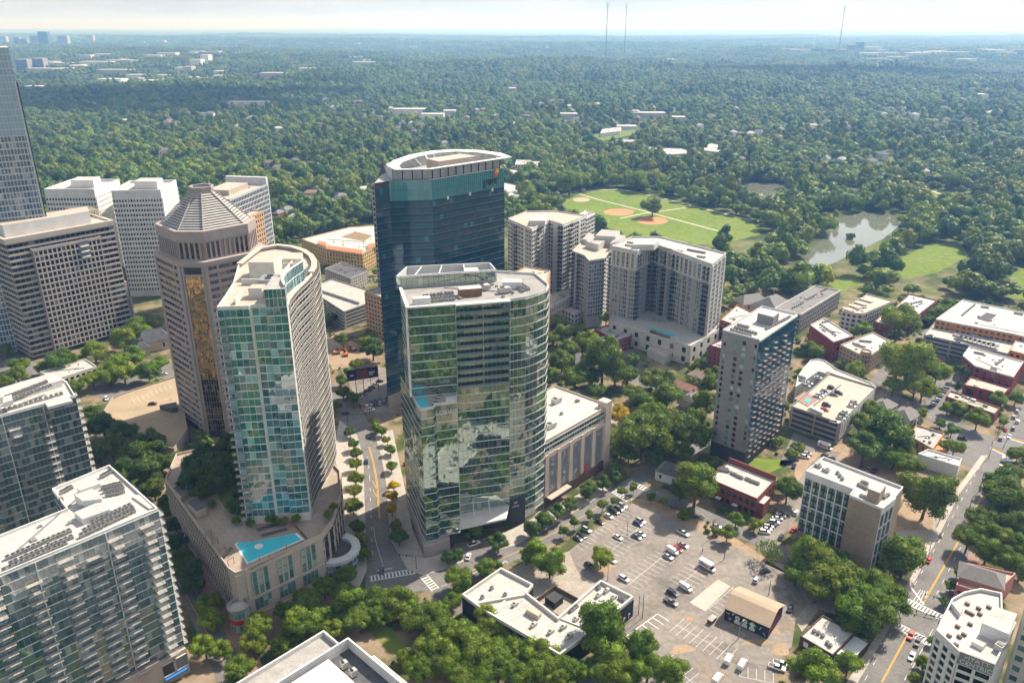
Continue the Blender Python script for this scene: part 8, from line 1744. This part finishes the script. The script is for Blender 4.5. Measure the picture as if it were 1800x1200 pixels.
# two people crossing the lot: skinned figures
def person(px, lb, shirt, trousers, face):
    x, y = G(*px); t = thing('person', lb, 'person', (x, y, .04), face); t['_w'] = (0, 0, 0)
    def skin(name, vs_, es, rad, m):
        me = bpy.data.meshes.new(name); me.from_pydata(vs_, es, []); o = bpy.data.objects.new(name, me); col.objects.link(o); o.parent = t
        sk = o.modifiers.new('skin', 'SKIN'); 
        for i, r in enumerate(rad): me.skin_vertices[0].data[i].radius = (r, r)
        me.skin_vertices[0].data[0].use_root = True
        o.modifiers.new('sub', 'SUBSURF').levels = 1; me.materials.append(m); return o
    M_sk = MATS.get('skin_tone') or mat('skin_tone', (.36, .21, .14), var=.03)
    V = [(0, 0, .95), (0, 0, 1.2), (0, 0, 1.42), (0, 0, 1.53), (.02, 0, 1.64), (.02, 0, 1.74), (0, .1, .9), (.12, .1, .5), (.02, .1, .08), (.16, .1, .05), (0, -.1, .9), (-.06, -.1, .5), (-.2, -.1, .1), (-.08, -.1, .05), (0, .2, 1.4), (-.06, .26, 1.12), (.06, .27, .88), (0, -.2, 1.4), (.05, -.26, 1.12), (.16, -.27, .9)]
    E_ = [(0, 1), (1, 2), (2, 3), (3, 4), (4, 5), (0, 6), (6, 7), (7, 8), (8, 9), (0, 10), (10, 11), (11, 12), (12, 13), (2, 14), (14, 15), (15, 16), (2, 17), (17, 18), (18, 19)]
    rd = [.14, .14, .15, .06, .10, .09, .09, .07, .045, .04, .09, .07, .045, .04, .06, .045, .03, .06, .045, .03]
    skin('body', V, E_, rd, M_sk)
    skin('shirt', [V[i] for i in (0, 1, 2, 14, 15, 17, 18)], [(0, 1), (1, 2), (2, 3), (3, 4), (2, 5), (5, 6)], [.16, .16, .17, .08, .07, .08, .07], shirt)
    skin('trousers', [V[0], V[6], V[7], V[8], V[10], V[11], V[12]], [(0, 1), (1, 2), (2, 3), (0, 4), (4, 5), (5, 6)], [.155, .11, .09, .07, .11, .09, .07], trousers)
    q = MB(); q.bar((.0, 0, 1.68), (.0, 0, 1.79), .12, 0, 8, .07); q.build('hair', M_dark, t)
person((1234.5, 970), 'person in a red shirt walking across the parking lot', mat('shirt_red', (.5, .06, .05), var=.05), M_purp, R(200))
person((1003, 948), 'person in an orange vest standing at the parking lot kerb', M_umb, M_purp, R(90))
# ------------------------------------------------------------------ air
def haze():
    b = MB(); s = 47500; b.hexa([(-s, -s, -60), (s, -s, -60), (s, s, -60), (-s, s, -60)], [(-s, -s, 420), (s, -s, 420), (s, s, 420), (-s, s, 420)])
    m = bpy.data.materials.new('summer_haze'); m.use_nodes = True; t = m.node_tree; t.nodes.clear()
    v = N(t, 'ShaderNodeVolumePrincipled', Density=HAZE, Anisotropy=.25); v.inputs['Color'].default_value = (.24, .50, 1.0, 1); v.inputs['Absorption Color'].default_value = (1, 1, 1, 1); o = N(t, 'ShaderNodeOutputMaterial'); t.links.new(v.outputs[0], o.inputs['Volume'])
    ob = b.build('haze', m); tag(ob, 'thin bluish summer haze over the city and woods', kind='stuff')
HAZE = 1.35e-4
haze()
# labels of look-alikes get their place in the row
ONES = 'first second third fourth fifth sixth seventh eighth ninth tenth eleventh twelfth thirteenth fourteenth fifteenth sixteenth seventeenth eighteenth nineteenth'.split()
ORD = ONES + [x for t_, r_ in zip('twenty thirty forty fifty sixty seventy eighty ninety'.split(), 'twentieth thirtieth fortieth fiftieth sixtieth seventieth eightieth ninetieth'.split()) for x in [r_] + [t_ + '-' + w_ for w_ in ONES[:9]]]
same = {}
for o in col.objects:
    if o.parent is None and 'label' in o and 'category' in o: same.setdefault(o['label'], []).append(o)
def sight(o): l = o.location; return l[0] / (l[1] * CP - (l[2] - CAM_H) * SP)
for lb, os_ in same.items():
    if 1 < len(os_) <= 99:
        os_.sort(key=sight)
        for i, o in enumerate(os_):
            wds = lb.split(); o['label'] = ' '.join(wds[:12]) + (', leftmost' if i == 0 else ', rightmost' if i == len(os_) - 1 else ', %s from left' % ORD[i])
for o in bpy.data.objects:
    if '_w' in o: del o['_w']
